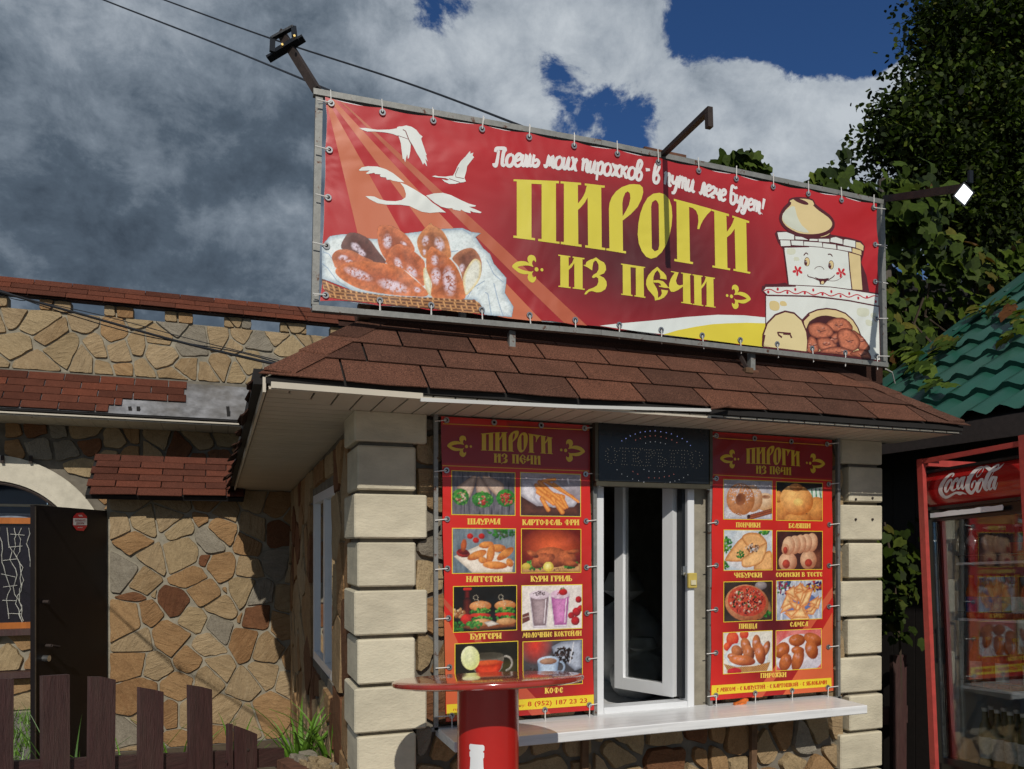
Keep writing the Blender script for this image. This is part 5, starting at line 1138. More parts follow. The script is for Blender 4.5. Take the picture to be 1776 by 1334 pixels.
def pc_coffee(c):
    c.bg(L(60, 58, 62), L(96, 92, 96)); d = np.clip(1 - np.hypot((c.X - 22) / 34, (c.Y - 6) / 34), 0, 1)[..., None]; c.C = c.C * (1 - d) + np.array(L(226, 70, 52)) * d
    c.P([(52, 10), (70, 2), (110, 0), (110, 50), (96, 54), (80, 40), (58, 30)], L(176, 182, 196), L(120, 126, 142), 7, .12); c.dots(120, 74, 26, 20, 14, [L(52, 36, 34), L(84, 60, 54), L(30, 22, 22)], 1.5, 2.8)
    c.S([(94, 4), (86, 40)], 2, L(210, 210, 216)); c.dots(90, 12, 60, 26, 14, [L(52, 36, 34), L(84, 60, 54)], 1.5, 2.6)
    c.E(44, 62, 36, 12, 0, L(186, 202, 220), L(130, 146, 168)); c.P([(26, 34), (66, 34), (62, 56), (52, 66), (38, 66), (28, 56)], L(192, 208, 226), L(120, 140, 168), 9, .05); c.E(46, 34, 20, 8, 0, L(210, 222, 236), L(160, 176, 198)); c.E(46, 35, 16, 5.5, 0, L(190, 150, 124), L(130, 92, 72))
    for k in range(9): t = -1.4 + k * .34; c.E(68 + 8 * math.cos(t), 46 + 9 * math.sin(t), 2, 2, 0, L(180, 196, 216), L(130, 146, 170))
def pc_donut(c):
    c.bg(L(168, 164, 172), L(196, 192, 198)); c.P([(0, 52), (110, 50), (110, 77), (0, 77)], L(206, 204, 210), L(176, 172, 182), 9, .25, nsc=2)
    c.E(94, 42, 24, 18, 0, L(232, 206, 176), L(190, 144, 100)); c.E(96, 32, 10, 4, 0, L(150, 100, 70), L(190, 150, 120)); c.E(64, 36, 24, 27, 0, L(226, 196, 166), L(180, 126, 84)); c.dots(80, 66, 22, 18, 14, [L(236, 224, 226)], .7, 1.6)
    c.E(38, 38, 32, 32, 0, L(206, 150, 108), L(172, 110, 62), nz=.2); c.dots(190, 38, 28, 26, 20, [L(236, 226, 230), L(210, 190, 190)], .7, 1.7); c.E(38, 38, 11, 13, 30, L(110, 60, 36), L(160, 100, 60))
    for y in (70, 74): c.S([(56, y + 2), (110, y - 12)], 6.5, L(170, 96, 66), L(100, 50, 34))
    c.E(56, 72, 4, 4, 0, L(60, 32, 26)); c.dots(50, 20, 70, 28, 5, [L(240, 238, 240)], .7, 1.4)
def pc_bely(c):
    c.bg(L(32, 34, 30), L(24, 26, 24)); c.P([(64, 14), (110, 8), (110, 30), (84, 34)], L(214, 222, 214), L(170, 180, 174), 3)
    for x in (84, 94, 104): c.S([(x, 12), (x + 2, 30)], 3, L(60, 140, 100))
    for a in ((10, 56, 24, 26, 0), (96, 54, 24, 26, 10), (52, 74, 34, 12, 0), (4, 30, 10, 12, 0)): c.E(*a, L(222, 160, 90), L(168, 98, 44), nz=.25)
    c.E(48, 36, 40, 31, 8, L(240, 190, 122), L(190, 116, 52), nz=.22, nsc=7); c.E(46, 10, 16, 8, 0, L(214, 150, 90), L(170, 106, 54)); c.E(52, 40, 12, 8, 0, L(236, 206, 130), L(226, 176, 100))
def pc_cheb(c):
    c.bg(L(186, 196, 206), L(220, 222, 222)); c.dots(40, 6, 28, 12, 14, GR, 2, 4); c.dots(20, 90, 4, 12, 4, GR, 2, 4); c.dots(14, 4, 66, 6, 8, GR[:2], 2, 4); c.E(60, 54, 56, 24, 0, L(226, 222, 222), L(200, 200, 204))
    C1, C2 = L(228, 176, 120), L(180, 116, 62)
    for z in ([(4, 52), (40, 14), (60, 30), (50, 58), (10, 60)], [(40, 14), (58, 4), (84, 8), (98, 28), (60, 34)], [(100, 40), (110, 46), (110, 77), (68, 77), (80, 54)]): c.P(smooth_pts(z, 4, True), C1, C2, 6, .2)
    c.P(smooth_pts([(44, 72), (40, 56), (56, 46), (96, 24), (94, 48), (80, 66)], 4, True), L(234, 186, 130), C2, 5, .2); c.dots(70, 64, 34, 16, 9, [L(80, 60, 50), L(220, 210, 200), L(150, 100, 70)], 1, 2.2); c.dots(26, 36, 46, 9, 8, GR[:2], 1.5, 3)
def pc_saus(c):
    c.bg(L(84, 46, 42), L(48, 26, 26)); c.P([(76, 40), (110, 36), (110, 77), (80, 77)], L(120, 70, 52), L(86, 46, 38), 9, .3, nsc=3)
    c.E(26, 62, 22, 20, 0, L(230, 188, 156), L(170, 110, 80)); c.E(22, 66, 9, 9, 0, L(196, 80, 60), L(140, 46, 36)); c.E(76, 58, 20, 20, 0, L(226, 184, 150), L(166, 108, 78)); c.E(76, 64, 9, 8, 0, L(190, 78, 58), L(140, 46, 36))
    for x in (84, 70, 56, 42, 28): c.E(x, 24 + (70 - x) * .12, 15, 19, 8, L(236, 200, 166), L(178, 122, 92))
    c.E(20, 36, 9, 11, 0, L(226, 180, 146), L(180, 120, 90)); c.E(20, 38, 5.5, 7, 0, L(196, 84, 64), L(140, 50, 40))
def pc_pizza(c):
    c.bg(L(70, 56, 50), L(44, 34, 34)); c.P([(60, 60), (104, 40), (110, 60), (80, 77)], L(150, 116, 86), L(110, 80, 60), 4); c.E(84, 8, 14, 8, 0, L(176, 166, 166), L(110, 100, 104)); c.dots(14, 98, 64, 9, 8, GR[:2], 2, 3.5)
    c.E(52, 42, 50, 36, 8, L(222, 160, 120), L(160, 96, 62), nz=.3); c.E(52, 38, 44, 30, 8, L(206, 90, 66), L(180, 70, 52), nz=.5, nsc=3); c.dots(170, 52, 37, 38, 25, [L(232, 206, 186), L(190, 60, 50), L(226, 150, 120), L(90, 30, 34), L(170, 50, 44)], 1.2, 3.6); c.dots(30, 50, 36, 34, 22, [L(60, 120, 50), L(50, 40, 40)], 1.4, 3)
def pc_samsa(c):
    c.bg(L(150, 160, 180), L(214, 214, 220), (3, 18)); c.dots(70, 18, 14, 20, 16, [L(60, 90, 150), L(80, 140, 90), L(220, 224, 230), L(160, 60, 90)], 2, 5); c.dots(50, 92, 12, 20, 10, [L(60, 40, 110), L(226, 170, 60), L(200, 60, 50)], 2, 5)
    c.E(58, 50, 48, 27, -8, L(214, 220, 232), L(160, 172, 200)); c.E(58, 48, 40, 22, -8, L(120, 140, 180), L(90, 110, 160))
    for sc_ in (1.45, 1.15):
     for z in ([(10, 54), (26, 24), (36, 44)], [(20, 60), (52, 58), (36, 72)], [(36, 72), (60, 52), (72, 74)], [(22, 22), (42, 10), (44, 34)], [(44, 16), (58, 4), (66, 20)], [(58, 8), (76, 16), (66, 24)], [(68, 60), (96, 46), (84, 62)], [(60, 54), (76, 26), (90, 22), (80, 46)], [(28, 40), (50, 44), (46, 58)], [(44, 26), (66, 20), (58, 42)], [(78, 44), (102, 32), (96, 50)]):
      mx_, my_ = sum(p[0] for p in z) / 3, sum(p[1] for p in z) / 3; c.P([(mx_ + (a - mx_) * sc_ + (4 if sc_ > 1.2 else 0), my_ + (b - my_) * sc_ + (5 if sc_ > 1.2 else 0)) for a, b in z], L(240, 200, 146), L(196, 112, 56), 5, .25)
def pc_basket(c):
    c.bg(L(214, 208, 196), L(232, 228, 220)); 
    for x, y, r_ in ((20, 12, 14), (8, 26, 8), (46, 4, 10)): c.E(x, y, r_, r_, 0, L(226, 110, 70), L(190, 40, 40))
    c.P([(0, 44), (20, 22), (70, 16), (106, 30), (98, 62), (20, 66)], L(230, 232, 232), L(190, 200, 210), 6)
    for a in ((30, 36, 14, 11, 35), (50, 26, 11, 16, -25), (74, 24, 10, 18, 0), (96, 34, 8, 16, 25), (22, 46, 14, 7, 10), (56, 40, 12, 17, -30)): c.E(*a, L(214, 136, 86), L(110, 56, 38), gl=.8)
    c.E(82, 42, 12, 22, -15, L(214, 130, 76), L(128, 60, 38), gl=.9); c.E(42, 54, 30, 10, 8, L(222, 136, 80), L(140, 66, 40), gl=.9)
    m_, sd = c.inside([(0, 58), (30, 66), (70, 66), (106, 60), (98, 77), (12, 77)]); k = (.5 + .5 * np.sin(c.X * 1.3) * np.sin(c.Y * 1.5))[..., None]; c.put(m_, np.array(L(110, 66, 36)) * (1 - k) + np.array(L(222, 170, 110)) * k)
    c.E(24, 74, 16, 7, 0, L(206, 50, 60), L(170, 30, 50))
def pc_piro(c):
    c.bg(L(206, 90, 88), L(226, 150, 146)); c.E(56, 48, 62, 40, 0, L(226, 220, 222), L(196, 190, 200))
    for a in ((50, 20, 20, 12, 0), (90, 20, 24, 12, 20), (14, 38, 19, 15, -25), (86, 40, 15, 20, -30), (52, 40, 16, 8, 5), (22, 62, 14, 18, 35), (52, 58, 14, 24, 22)): c.E(*a, L(206, 122, 66), L(132, 58, 26), gl=.55)
RDp, DKp = np.array(L(214, 38, 30)), np.array(L(92, 20, 30))
def poster(nm, label, corners, PY, dark, header, lines, pics, caps, strip, rays, logo, frame, eyelets, extra):
    def pp(x, y): p = onY(x, y, PY); return (p.x, p.z)
    t3 = lambda x, z, o: Vector((x, PY - o, z)); t3p = lambda x, y, o: Vector((pp(x, y)[0], PY - o, pp(x, y)[1]))
    c0 = onY((corners[0][0] + corners[1][0]) / 2, corners[3][1], PY)
    root = empty(nm, (c0.x, PY, c0.z), label, 'poster', 'food menu posters beside the serving window')
    NX, NY = 30, 60; vs = []; cols = []
    for j in range(NY + 1):
        for i in range(NX + 1):
            u, v = i / NX, j / NY; a, b_, c, d = [np.array(q, float) for q in corners]
            p = (1 - v) * ((1 - u) * a + u * b_) + v * ((1 - u) * d + u * c); x, y = p
            w_ = .6 * math.sin(v * 21) * (1 if i in (0, NX) else 0) * (1 if i else -1)
            X, Z = pp(x + w_, y); vs.append(Vector((X, PY, Z)))
            q = min(1, math.hypot((x - dark[0]) / dark[2], (y - dark[1]) / dark[3])); q = q * q * (3 - 2 * q)
            cl = DKp * (1 - q) + RDp * q
            if y < header(x): cl = np.array(L(150, 24, 28)) if y > header(x) - 74 * (1 if x < 1100 else .94) else RDp
            cols.append(cl)
    fs = [(j * (NX + 1) + i, (j + 1) * (NX + 1) + i, (j + 1) * (NX + 1) + i + 1, j * (NX + 1) + i + 1) for j in range(NY) for i in range(NX)]
    cc = sum(vs[::50], Vector()) / len(vs[::50]); me = mesh_from('sheet', [v - cc for v in vs], fs, M_printp)
    ca = me.color_attributes.new('Col', 'FLOAT_COLOR', 'POINT'); arr = np.ones((len(vs), 4), dtype=np.float32); arr[:, :3] = np.array(cols); ca.data.foreach_set('color', arr.ravel())
    SH = link('sheet', me, root, cc)
    ar = Art(t3)
    for z, c in rays: ar.poly([pp(*q) for q in z], c)
    YLp = L(226, 188, 48); YB = L(240, 210, 60)
    for (p, q) in lines: a, b_ = pp(*p), pp(*q); ar.strip([(*a, .0036), (*b_, .0036)], L(226, 160, 40), 1)
    for k, (tl, br, fn) in enumerate(pics):
        a, b_ = pp(*tl), pp(*br); w_ = .0030
        ar.poly([(a[0] - w_, a[1] + w_), (b_[0] + w_, a[1] + w_), (b_[0] + w_, b_[1] - w_), (a[0] - w_, b_[1] - w_)], YB, lay=1)
        c = Canvas(0, 0, 110, 77, 92, 65, 11 + k); fn(c)
        c.mesh('picture', lambda x, y, o, a=a, b_=b_: Vector((a[0] + (b_[0] - a[0]) * x / 110, PY - o, a[1] + (b_[1] - a[1]) * y / 77)), M_printp, SH, .0013, 1.0)
    ar.poly([pp(*q) for q in strip], L(236, 208, 50), lay=1)
    for s, p, q, h in caps: a, b_ = pp(*p), pp(*q); slav(ar, s, a, b_, h, L(240, 205, 90), 2)
    (l1, l2, fl) = logo
    def tb(x0, x1, xb, yb, xt, yt): return (pp(x0, yb)[0], pp(xb, yb)[1], pp(x1, yb)[0], pp(xt, yt)[1])
    draw_logo(ar, LG1, bbox(LG1), tb(*l1), YLp); draw_logo(ar, LG2, bbox(LG2), tb(*l2), YLp)
    for (x, y, mir) in fl: q = pp(x, y); w0 = abs(fcx - min(a for a, _ in FL)) * 2; wd = abs(pp(x + fl[0][2 + 1 - 1 + 0] * 0 + 20.5 * (1 if x < 1100 else .77), y)[0] - q[0]) * 2; draw_fleur(ar, q[0], q[1], wd / w0, mir, YLp)
    extra(ar, pp)
    ar.build('lettering', M_printp, SH)
    for (p, q) in frame: a, b_ = onY(*p, PY + .012), onY(*q, PY + .012); m = MB(); m.obox(a, b_, .016, .016, up=(0, 1, 0)); m.build('frame_bar', M_alu, root)
    for (x, y, dx, dy) in eyelets:
        p = pp(x, y); grommet(root, p[0], PY - .003, p[1], .0125)
        if dx: q = pp(x + dx, y + (2 if dx < 0 else -2)); tie(root, (p[0], PY - .006, p[1]), (q[0], PY - .003, q[1]), .0022)
        if dy: q = pp(x + 1, y + dy); tie(root, (p[0], PY - .006, p[1]), (q[0], PY, q[1]), .0022); 
    return root
OR = L(214, 100, 60)
def exA(ar, pp):
    bfont(ar, '8 (952) 187 23 23', pp(915, 1225.0), pp(1018, 1218.5), .0185, L(200, 40, 26), 3, .012)
    bfont(ar, 'ну:', pp(900, 1225.8), pp(911, 1225.2), .010, L(200, 40, 26), 3, .004)
    bfont(ar, 'по телефо', pp(835, 1229.8), pp(898.6, 1225.9), .011, L(200, 40, 26), 3, .004)
    bfont(ar, 'пр', pp(786, 1233), pp(797, 1232.2), .010, L(200, 40, 26), 3, .004)
PA = poster('menu_poster', 'taller red menu poster left of the serving window, with burgers, milkshakes and tea', [(765, 722), (1022, 738), (1030, 1231.5), (774, 1252)], 2.975, (925, 1095, 165, 260), lambda x: 807.5 + (x - 767) * .038,
  [((768, 735), (1021, 746)), ((767, 807.5), (1021.5, 817.2))],
  [((784, 817), (892.6, 893.4), pc_wraps), ((903, 820), (1006.3, 895.5), pc_fries), ((785, 917), (893.5, 992.7), pc_nugg), ((904.8, 917.8), (1006.8, 992), pc_chick), ((786.8, 1018), (895.4, 1092), pc_burg), ((905.4, 1016.5), (1008.7, 1089), pc_shake), ((789.6, 1117.5), (897.4, 1191), pc_tea), ((907.4, 1114), (1009.4, 1185), pc_coffee)],
  [('ШАУРМА', (811, 909.6), (868, 909.6), .0235), ('КАРТОФЕЛЬ ФРИ', (906, 911), (1005, 911), .0235), ('НАГГЕТСЫ', (808.7, 1009.6), (872, 1009.3), .0235), ('КУРЫ ГРИЛЬ', (920.5, 1008.8), (992.5, 1008), .0235), ('БУРГЕРЫ', (815.6, 1109.4), (870.4, 1107.6), .0235), ('МОЛОЧНЫЕ КОКТЕЙЛИ', (906.5, 1106.5), (1009, 1102.5), .0215), ('ЧАЙ', (832, 1208), (856, 1207), .0235), ('КОФЕ', (945, 1203), (977, 1201.5), .0235)],
  [(774.5, 1222), (1029.5, 1204.6), (1029.8, 1222.8), (774.8, 1241)],
  [([(769.6, 1037), (838, 1115), (955, 1238), (922, 1241), (828, 1118), (769.7, 1048)], L(196, 84, 60)), ([(770, 1060), (795, 1116), (868, 1244), (774, 1251)], OR)],
  ((834, 958.8, 905.5, 785.5, 896, 747), (856, 938, 896, 806, 896, 787.3), [(796, 774, False), (994, 782, True)]),
  [((755.5, 712), (756, 1266)), ((1030.5, 727), (1031.5, 1250)), ((748, 712), (1036, 728)), ((748, 1265), (1038, 1247))],
  [(774, 729, -20, 0), (774, 816, -21, 0), (775.2, 900.5, -21, 0), (775.6, 986, -21, 0), (777.5, 1072, -23, 0), (779, 1157, -24, 0), (783, 1241, -28, 26), (856.6, 733, 0, 0), (938, 738, 0, 0), (1013.5, 743, 20, 0), (1015, 822.6, 18, 0), (1016, 904, 18, 0), (1016.4, 984, 18, 0), (1017.5, 1063.5, 18, 0), (1019, 1143, 17, 0), (1021.5, 1222.5, 15, 24), (864, 1236, 0, 22), (944.6, 1231, 0, 24)], exA)
def exB(ar, pp):
    slav(ar, 'С МЯСОМ · С КАПУСТОЙ · С КАРТОШКОЙ · С ЯБЛОКАМИ', pp(1242.5, 1200.5), pp(1434, 1186.5), .0185, L(196, 60, 26), 3)
PBs = poster('menu_poster', 'red menu poster right of the serving window, with doughnuts, pizza and pies', [(1236.3, 748.6), (1443, 763.4), (1445, 1197.6), (1232.6, 1215)], 2.975, (1340, 1080, 140, 230), lambda x: 823.7 + (x - 1237) * .049,
  [((1238, 759.5), (1441.7, 773)), ((1237, 823.7), (1442, 833.8))],
  [((1255, 832), (1338.7, 901), pc_donut), ((1346.6, 836), (1425.7, 903), pc_bely), ((1255.7, 919.8), (1338.7, 988), pc_cheb), ((1347.2, 921.5), (1425.7, 987), pc_saus), ((1255.6, 1010), (1338.7, 1075), pc_pizza), ((1346.7, 1008), (1425, 1072.5), pc_samsa), ((1254.6, 1098), (1338.7, 1163), pc_basket), ((1346, 1094.5), (1424, 1158), pc_piro)],
  [('ПОНЧИКИ', (1276.5, 914.7), (1319, 915.2), .0225), ('БЕЛЯШИ', (1367.8, 916), (1406, 916.3), .0225), ('ЧЕБУРЕКИ', (1273, 1002), (1322, 1001.5), .0225), ('СОСИСКИ В ТЕСТЕ', (1345.5, 1001), (1426.6, 1000), .0215), ('ПИЦЦА', (1281.5, 1090.5), (1313, 1090), .0225), ('САМСА', (1370, 1087.3), (1401.6, 1086), .0225), ('ПИРОЖКИ', (1319, 1176), (1364, 1174), .0225)],
  [(1234, 1189), (1441.5, 1175.5), (1442, 1190.5), (1233.6, 1205.6)],
  [([(1443.5, 1018), (1443.6, 1036), (1405, 1092), (1322, 1209), (1304, 1210), (1394, 1088)], L(206, 90, 60)), ([(1443.6, 1062), (1444.6, 1198), (1358, 1205), (1404, 1130)], OR)],
  ((1293.4, 1387.7, 1343.5, 807, 1339.5, 773.3), (1310.6, 1372.5, 1341.5, 824.3, 1341.5, 808), [(1264.5, 796, False), (1415, 804, True)]),
  [((1232, 742), (1231.5, 1232)), ((1453, 757), (1453.5, 1212)), ((1227, 741), (1458, 757)), ((1226, 1231), (1458, 1210))],
  [(1241.7, 756, -14, 0), (1241.7, 830, -15, 0), (1241.7, 906, -15, 0), (1241.7, 980.5, -16, 0), (1241, 1057, -16, 0), (1241, 1132, -16, 0), (1241, 1206, -15, 24), (1308, 760.6, 0, 0), (1371.6, 766, 0, 0), (1433.6, 770.5, 20, 0), (1436.5, 840, 18, 0), (1437.5, 910, 18, 0), (1437, 981, 18, 0), (1437, 1052, 18, 0), (1436, 1122, 18, 0), (1435, 1192, 18, 22), (1309, 1202, 0, 22), (1373, 1197.5, 0, 24)], exB)
# candy wrapper on the right frame's sill
q = onY(1286, 1219, 2.955); m = MB(); rq = random.Random(1)
ps = [(-.045, -.012), (-.03, -.006), (-.028, -.012), (.03, -.014), (.034, -.004), (.046, -.004), (.044, .012), (.03, .016), (-.028, .010), (-.045, .014)]
m.prism([q + Vector((a * .85, rq.uniform(-.004, .004), b_ * .75 + a * .17)) for a, b_ in ps], (0, .012, 0)); cw = m.build('candy_wrapper', simple('orange_foil', (.62, .15, .02), .3, nscale=90, var=.6, bmp=.5, bscale=60)); tagit(cw, 'crumpled orange sweet wrapper lying on the counter under the right poster', 'wrapper')

# ------------------------------------------------------------------ LED sign
LYY = 2.945
def pl(x, y): p = onY(x, y, LYY); return p
a, b_ = pl(1038, 735), pl(1230, 845)
x0, x1 = pl(1038, 800).x, pl(1230, 800).x; z1 = pl(1130, 737).z; z0 = pl(1130, 846).z
LD = empty('led_sign', ((x0 + x1) / 2, LYY, z0), 'dark LED panel reading open in dotted letters, above the serving window', 'sign')
B('panel', (x0, LYY, z0 + .022), (x1, LYY + .03, z1), M_darkpanel, LD, .002)
B('bottom_rail', (x0 - .012, LYY - .006, z0), (x1 + .004, LYY + .03, z0 + .021), M_olive, LD, .002)
for x_ in (x0 - .0165, x1 + .002): B('side_rail', (x_, LYY - .003, z0 + .022), (x_ + .0145, LYY + .03, z1), M_olive, LD)
dots = {'amber': [], 'blue': [], 'red': [], 'white': []}
def D_(l): return [(1030 + a / 8.457, 725 + b_ / 8.457) for a, b_ in l]
dots['blue'] = D_([(408,336),(470,302),(534,264),(606,236),(680,210),(752,201),(824,192),(898,190),(980,201),(1060,216),(1136,234),(1223,270),(1295,302),(1366,348),(1416,404)])
dots['red'] = D_([(612,324),(680,301),(752,277),(824,264),(900,261),(984,277),(1062,299),(1142,322),(1216,361),(573,786),(643,824),(805,876),(888,880),(958,881),(1033,864),(1103,852),(1172,826)])
dots['white'] = D_([(340,760),(408,822),(490,858),(568,896),(657,920),(732,942),(817,960),(900,968),(972,968),(1046,960),(1118,943),(1187,925),(1250,906),(1315,875),(1378,834),(758,370),(828,352),(900,349),(976,364),(1048,379),(734,756),(808,780),(888,788),(960,789),(1034,782)])
dots['amber'] = D_([(258,424),(203,452),(218,467),(176,488),(202,521),(168,550),(203,567),(174,609),(214,622),(209,650),(252,669),(302,447),(304,479),(335,492),(312,536),(347,555),(312,578),(329,616),(291,622),(304,654),
 (385,443),(422,441),(470,443),(501,449),(372,476),(424,489),(460,492),(516,488),(422,535),(458,543),(425,591),(460,592),(418,631),(460,634),(408,680),(445,683),(482,686),
 (558,450),(596,449),(626,450),(576,492),(610,503),(576,549),(604,553),(577,600),(610,598),(579,634),(616,640),(558,688),(596,696),(632,696),(676,450),(712,450),(684,468),(660,503),(641,526),(652,575),(640,590),(677,621),(650,637),(700,645),(665,663),(680,699),(722,696),
 (746,468),(774,465),(810,470),(835,468),(880,476),(774,511),(808,514),(852,497),(897,514),(864,521),(767,561),(806,561),(835,546),(884,550),(848,583),(771,613),(804,610),(771,650),(808,653),(758,705),(789,697),(830,696),
 (928,467),(964,468),(1003,468),(948,518),(987,517),(946,562),(979,566),(1006,579),(946,611),(982,613),(1044,600),(1066,620),(1030,624),(948,653),(981,656),(1036,657),(1073,663),(1008,683),(1043,693),(929,707),(966,708),(1003,715),
 (1114,473),(1159,480),(1200,478),(1243,476),(1287,477),(1330,476),(1372,484),(1137,526),(1177,526),(1226,514),(1287,535),(1327,536),(1384,529),(1133,575),(1179,577),(1290,580),(1329,589),(1134,620),(1176,620),(1286,626),(1329,634),(1137,663),(1176,667),(1286,672),(1327,674),(1126,715),(1163,715),(1201,715),(1256,720),(1306,721),(1347,723),
 (1492,488),(1436,511),(1451,540),(1416,551),(1443,586),(1408,608),(1437,632),(1424,670),(1461,684),(1456,715),(1503,735),(1548,507),(1549,551),(1590,552),(1563,597),(1595,616),(1556,646),(1578,671),(1543,690),(1553,712)])
lc = {'amber': (.40, .36, .28), 'blue': (.35, .42, 1.0), 'red': (1.0, .32, .25), 'white': (.95, .97, 1.0)}; em = {'amber': .16, 'blue': .9, 'red': .35, 'white': .2}
for k, P in dots.items():
    mm = bpy.data.materials.new('led_' + k); mm.use_nodes = True; pn = mm.node_tree.nodes['Principled BSDF']; pn.inputs['Base Color'].default_value = (*lc[k], 1); pn.inputs['Emission Color'].default_value = (*lc[k], 1); pn.inputs['Emission Strength'].default_value = em[k]; pn.inputs['Roughness'].default_value = .3
    m = MB()
    for x, y in P:
        q = onY(x, y, LYY); r_ = .0018; m.add([q + Vector((math.cos(t) * r_, -.0005, math.sin(t) * r_)) for t in [i * 1.0472 for i in range(6)]] + [q + Vector((0, -.003, 0))], [(i, (i + 1) % 6, 6) for i in range(6)])
    m.build('led_dots', mm, LD)
for x, y in ((1041, 731.5), (1229, 743), (1040, 842), (1229, 848)): q = onY(x, y, LYY - .004); m = MB(); m.tube([q, q + Vector((0, .012, 0))], .005, 10); m.build('screw', M_chrome, LD)
# call button
q0, q1 = onY(1193, 994, 2.99), onY(1208, 1020, 2.99)
CBn = empty('call_button', (q0.x, 2.995, q1.z), 'small yellowed doorbell button on the right jamb of the serving window', 'doorbell')
B('case', (q0.x, 2.983, q1.z), (q1.x, 2.999, q0.z), M_yellow, CBn, .003); B('button', (q0.x + .009, 2.978, q1.z + .015), (q1.x - .009, 2.9825, q1.z + .036), simple('pale_button', (.62, .56, .36), .4, bmp=0), CBn)

# ------------------------------------------------------------------ standing table
tc_ = Vector((.81, 2.42, 1.213))
TB = empty('bar_table', (tc_.x, tc_.y, 0), 'glossy red round standing table on a thick red column in front of the left poster', 'table')
m = MB(); m.lathe((0, 0, 0), [(.30, -.011), (.309, -.006), (.311, .0), (.309, .006), (.302, .010), (.29, .0115), (.001, .0115)], 64); tp = m.build('tabletop', M_redtop, None, True, origin=(0, 0, 0))
tp.parent = TB; tp.location = tc_ - Vector((TB.location)); ax = (Matrix.Rotation(-TH, 4, 'Z') @ Matrix.Rotation(R(-6.2), 4, 'X') @ Matrix.Rotation(R(-2.2), 4, 'Y')); tp.rotation_euler = ax.to_euler(); W[tp.name] = tc_
m = MB(); m.lathe((tc_.x, tc_.y, 0), [(.26, 0), (.26, .012), (.22, .02), (.104, .03), (.100, .05), (.100, 1.198)], 48); PD = m.build('column', M_red, TB, True)
# white bottle-shaped emblem on the column
m = MB(); n_ = 10; a0 = math.atan2(-tc_.y, -tc_.x) ; w_ = []
rows = [(.9, .020), (.945, .022), (.972, .0225), (.985, .0205), (.992, .0185), (1.000, .0205), (1.006, .0205), (1.010, .018), (.90, .02)]
rows = [(.60, .034), (.78, .034), (.88, .028), (.930, .0255), (.955, .0225), (.980, .0215), (.984, .0245), (.998, .0245), (1.000, .0215), (1.004, .0215), (1.006, .0255), (1.018, .0255), (1.023, .022)]
def col_pt(u, z, r=.1012):
    ang = a0 + .0 + u / .1; return Vector((tc_.x + r * math.cos(ang), tc_.y + r * math.sin(ang), z))
cen = -.037
vs = []; 
for z_, hw in rows: vs += [col_pt(cen * -1 * -1 - hw + 2 * hw * i / n_, z_ + .005) for i in range(n_ + 1)]
m.add(vs, [(r_ * (n_ + 1) + i, r_ * (n_ + 1) + i + 1, (r_ + 1) * (n_ + 1) + i + 1, (r_ + 1) * (n_ + 1) + i) for r_ in range(len(rows) - 1) for i in range(n_)]); m.build('bottle_emblem', M_white, PD)
# ------------------------------------------------------------------ drinks cooler in its red cage
XF = 3.15; PV_ = Vector((XF, 2.6, 1.2)); ROT = Matrix.Rotation(R(-3.0), 3, 'X'); RI = ROT.inverted()
def fr(px, py, X=XF):
    o = RI @ (CAM - PV_) + PV_; d = RI @ ray(px, py); t = (X - o.x) / d.x; p = o + d * t; return p
FRG = empty('drinks_cooler', PV_, 'glass-door drinks cooler with a red logo header, standing beside the kiosk', 'fridge')
CG = empty('red_steel_cage', PV_, 'red painted angle-iron cage around the drinks cooler', 'cage')
M_cool = simple('cooler_red', (.36, .010, .010), .22, nscale=5, var=.12, bmp=.03, coat=.6, dirt=.08)
M_blk = simple('cooler_black', (.012, .012, .013), .3, bmp=.03)
M_gint = simple('cooler_interior', (.8, .81, .81), .5, nscale=5, var=.1, bmp=.03)
yf, yn_ = fr(1604, 850).y, 2.28      # far and near ends (unrotated)
hzt, hzb = fr(1603, 822).z, fr(1606, 880).z
gzt = fr(1610, 905).z; gzb = fr(1625, 1322).z
XB = XF + .56
m = MB(); m.box((XF + .03, yn_, .12), (XF + .06, yf, gzb)); m.box((XF + .06, yn_, .12), (XB, yn_ + .03, hzt)); m.box((XF + .06, yf - .03, .12), (XB, yf, hzt)); m.box((XB - .03, yn_ + .031, .12), (XB, yf - .031, hzt)); m.box((XF + .03, yn_ + .031, hzt - .02), (XB - .031, yf - .031, hzt)); m.box((XF + .061, yn_ + .031, gzb - .04), (XB - .031, yf - .031, gzb)); m.box((XF + .03, yn_, gzt + .012), (XF + .058, yf, hzb - .002))
m.build('cabinet', M_blk, FRG)
m = MB(); m.box((XB - .045, yn_ + .032, gzb), (XB - .0305, yf - .032, hzt - .03)); m.box((XF + .065, yf - .04, gzb), (XB - .046, yf - .031, hzt - .03)); m.box((XF + .065, yn_ + .031, gzb), (XB - .046, yn_ + .04, hzt - .03)); m.box((XF + .065, yn_ + .041, gzb), (XB - .046, yf - .041, gzb + .012)); m.build('liner', M_gint, FRG)
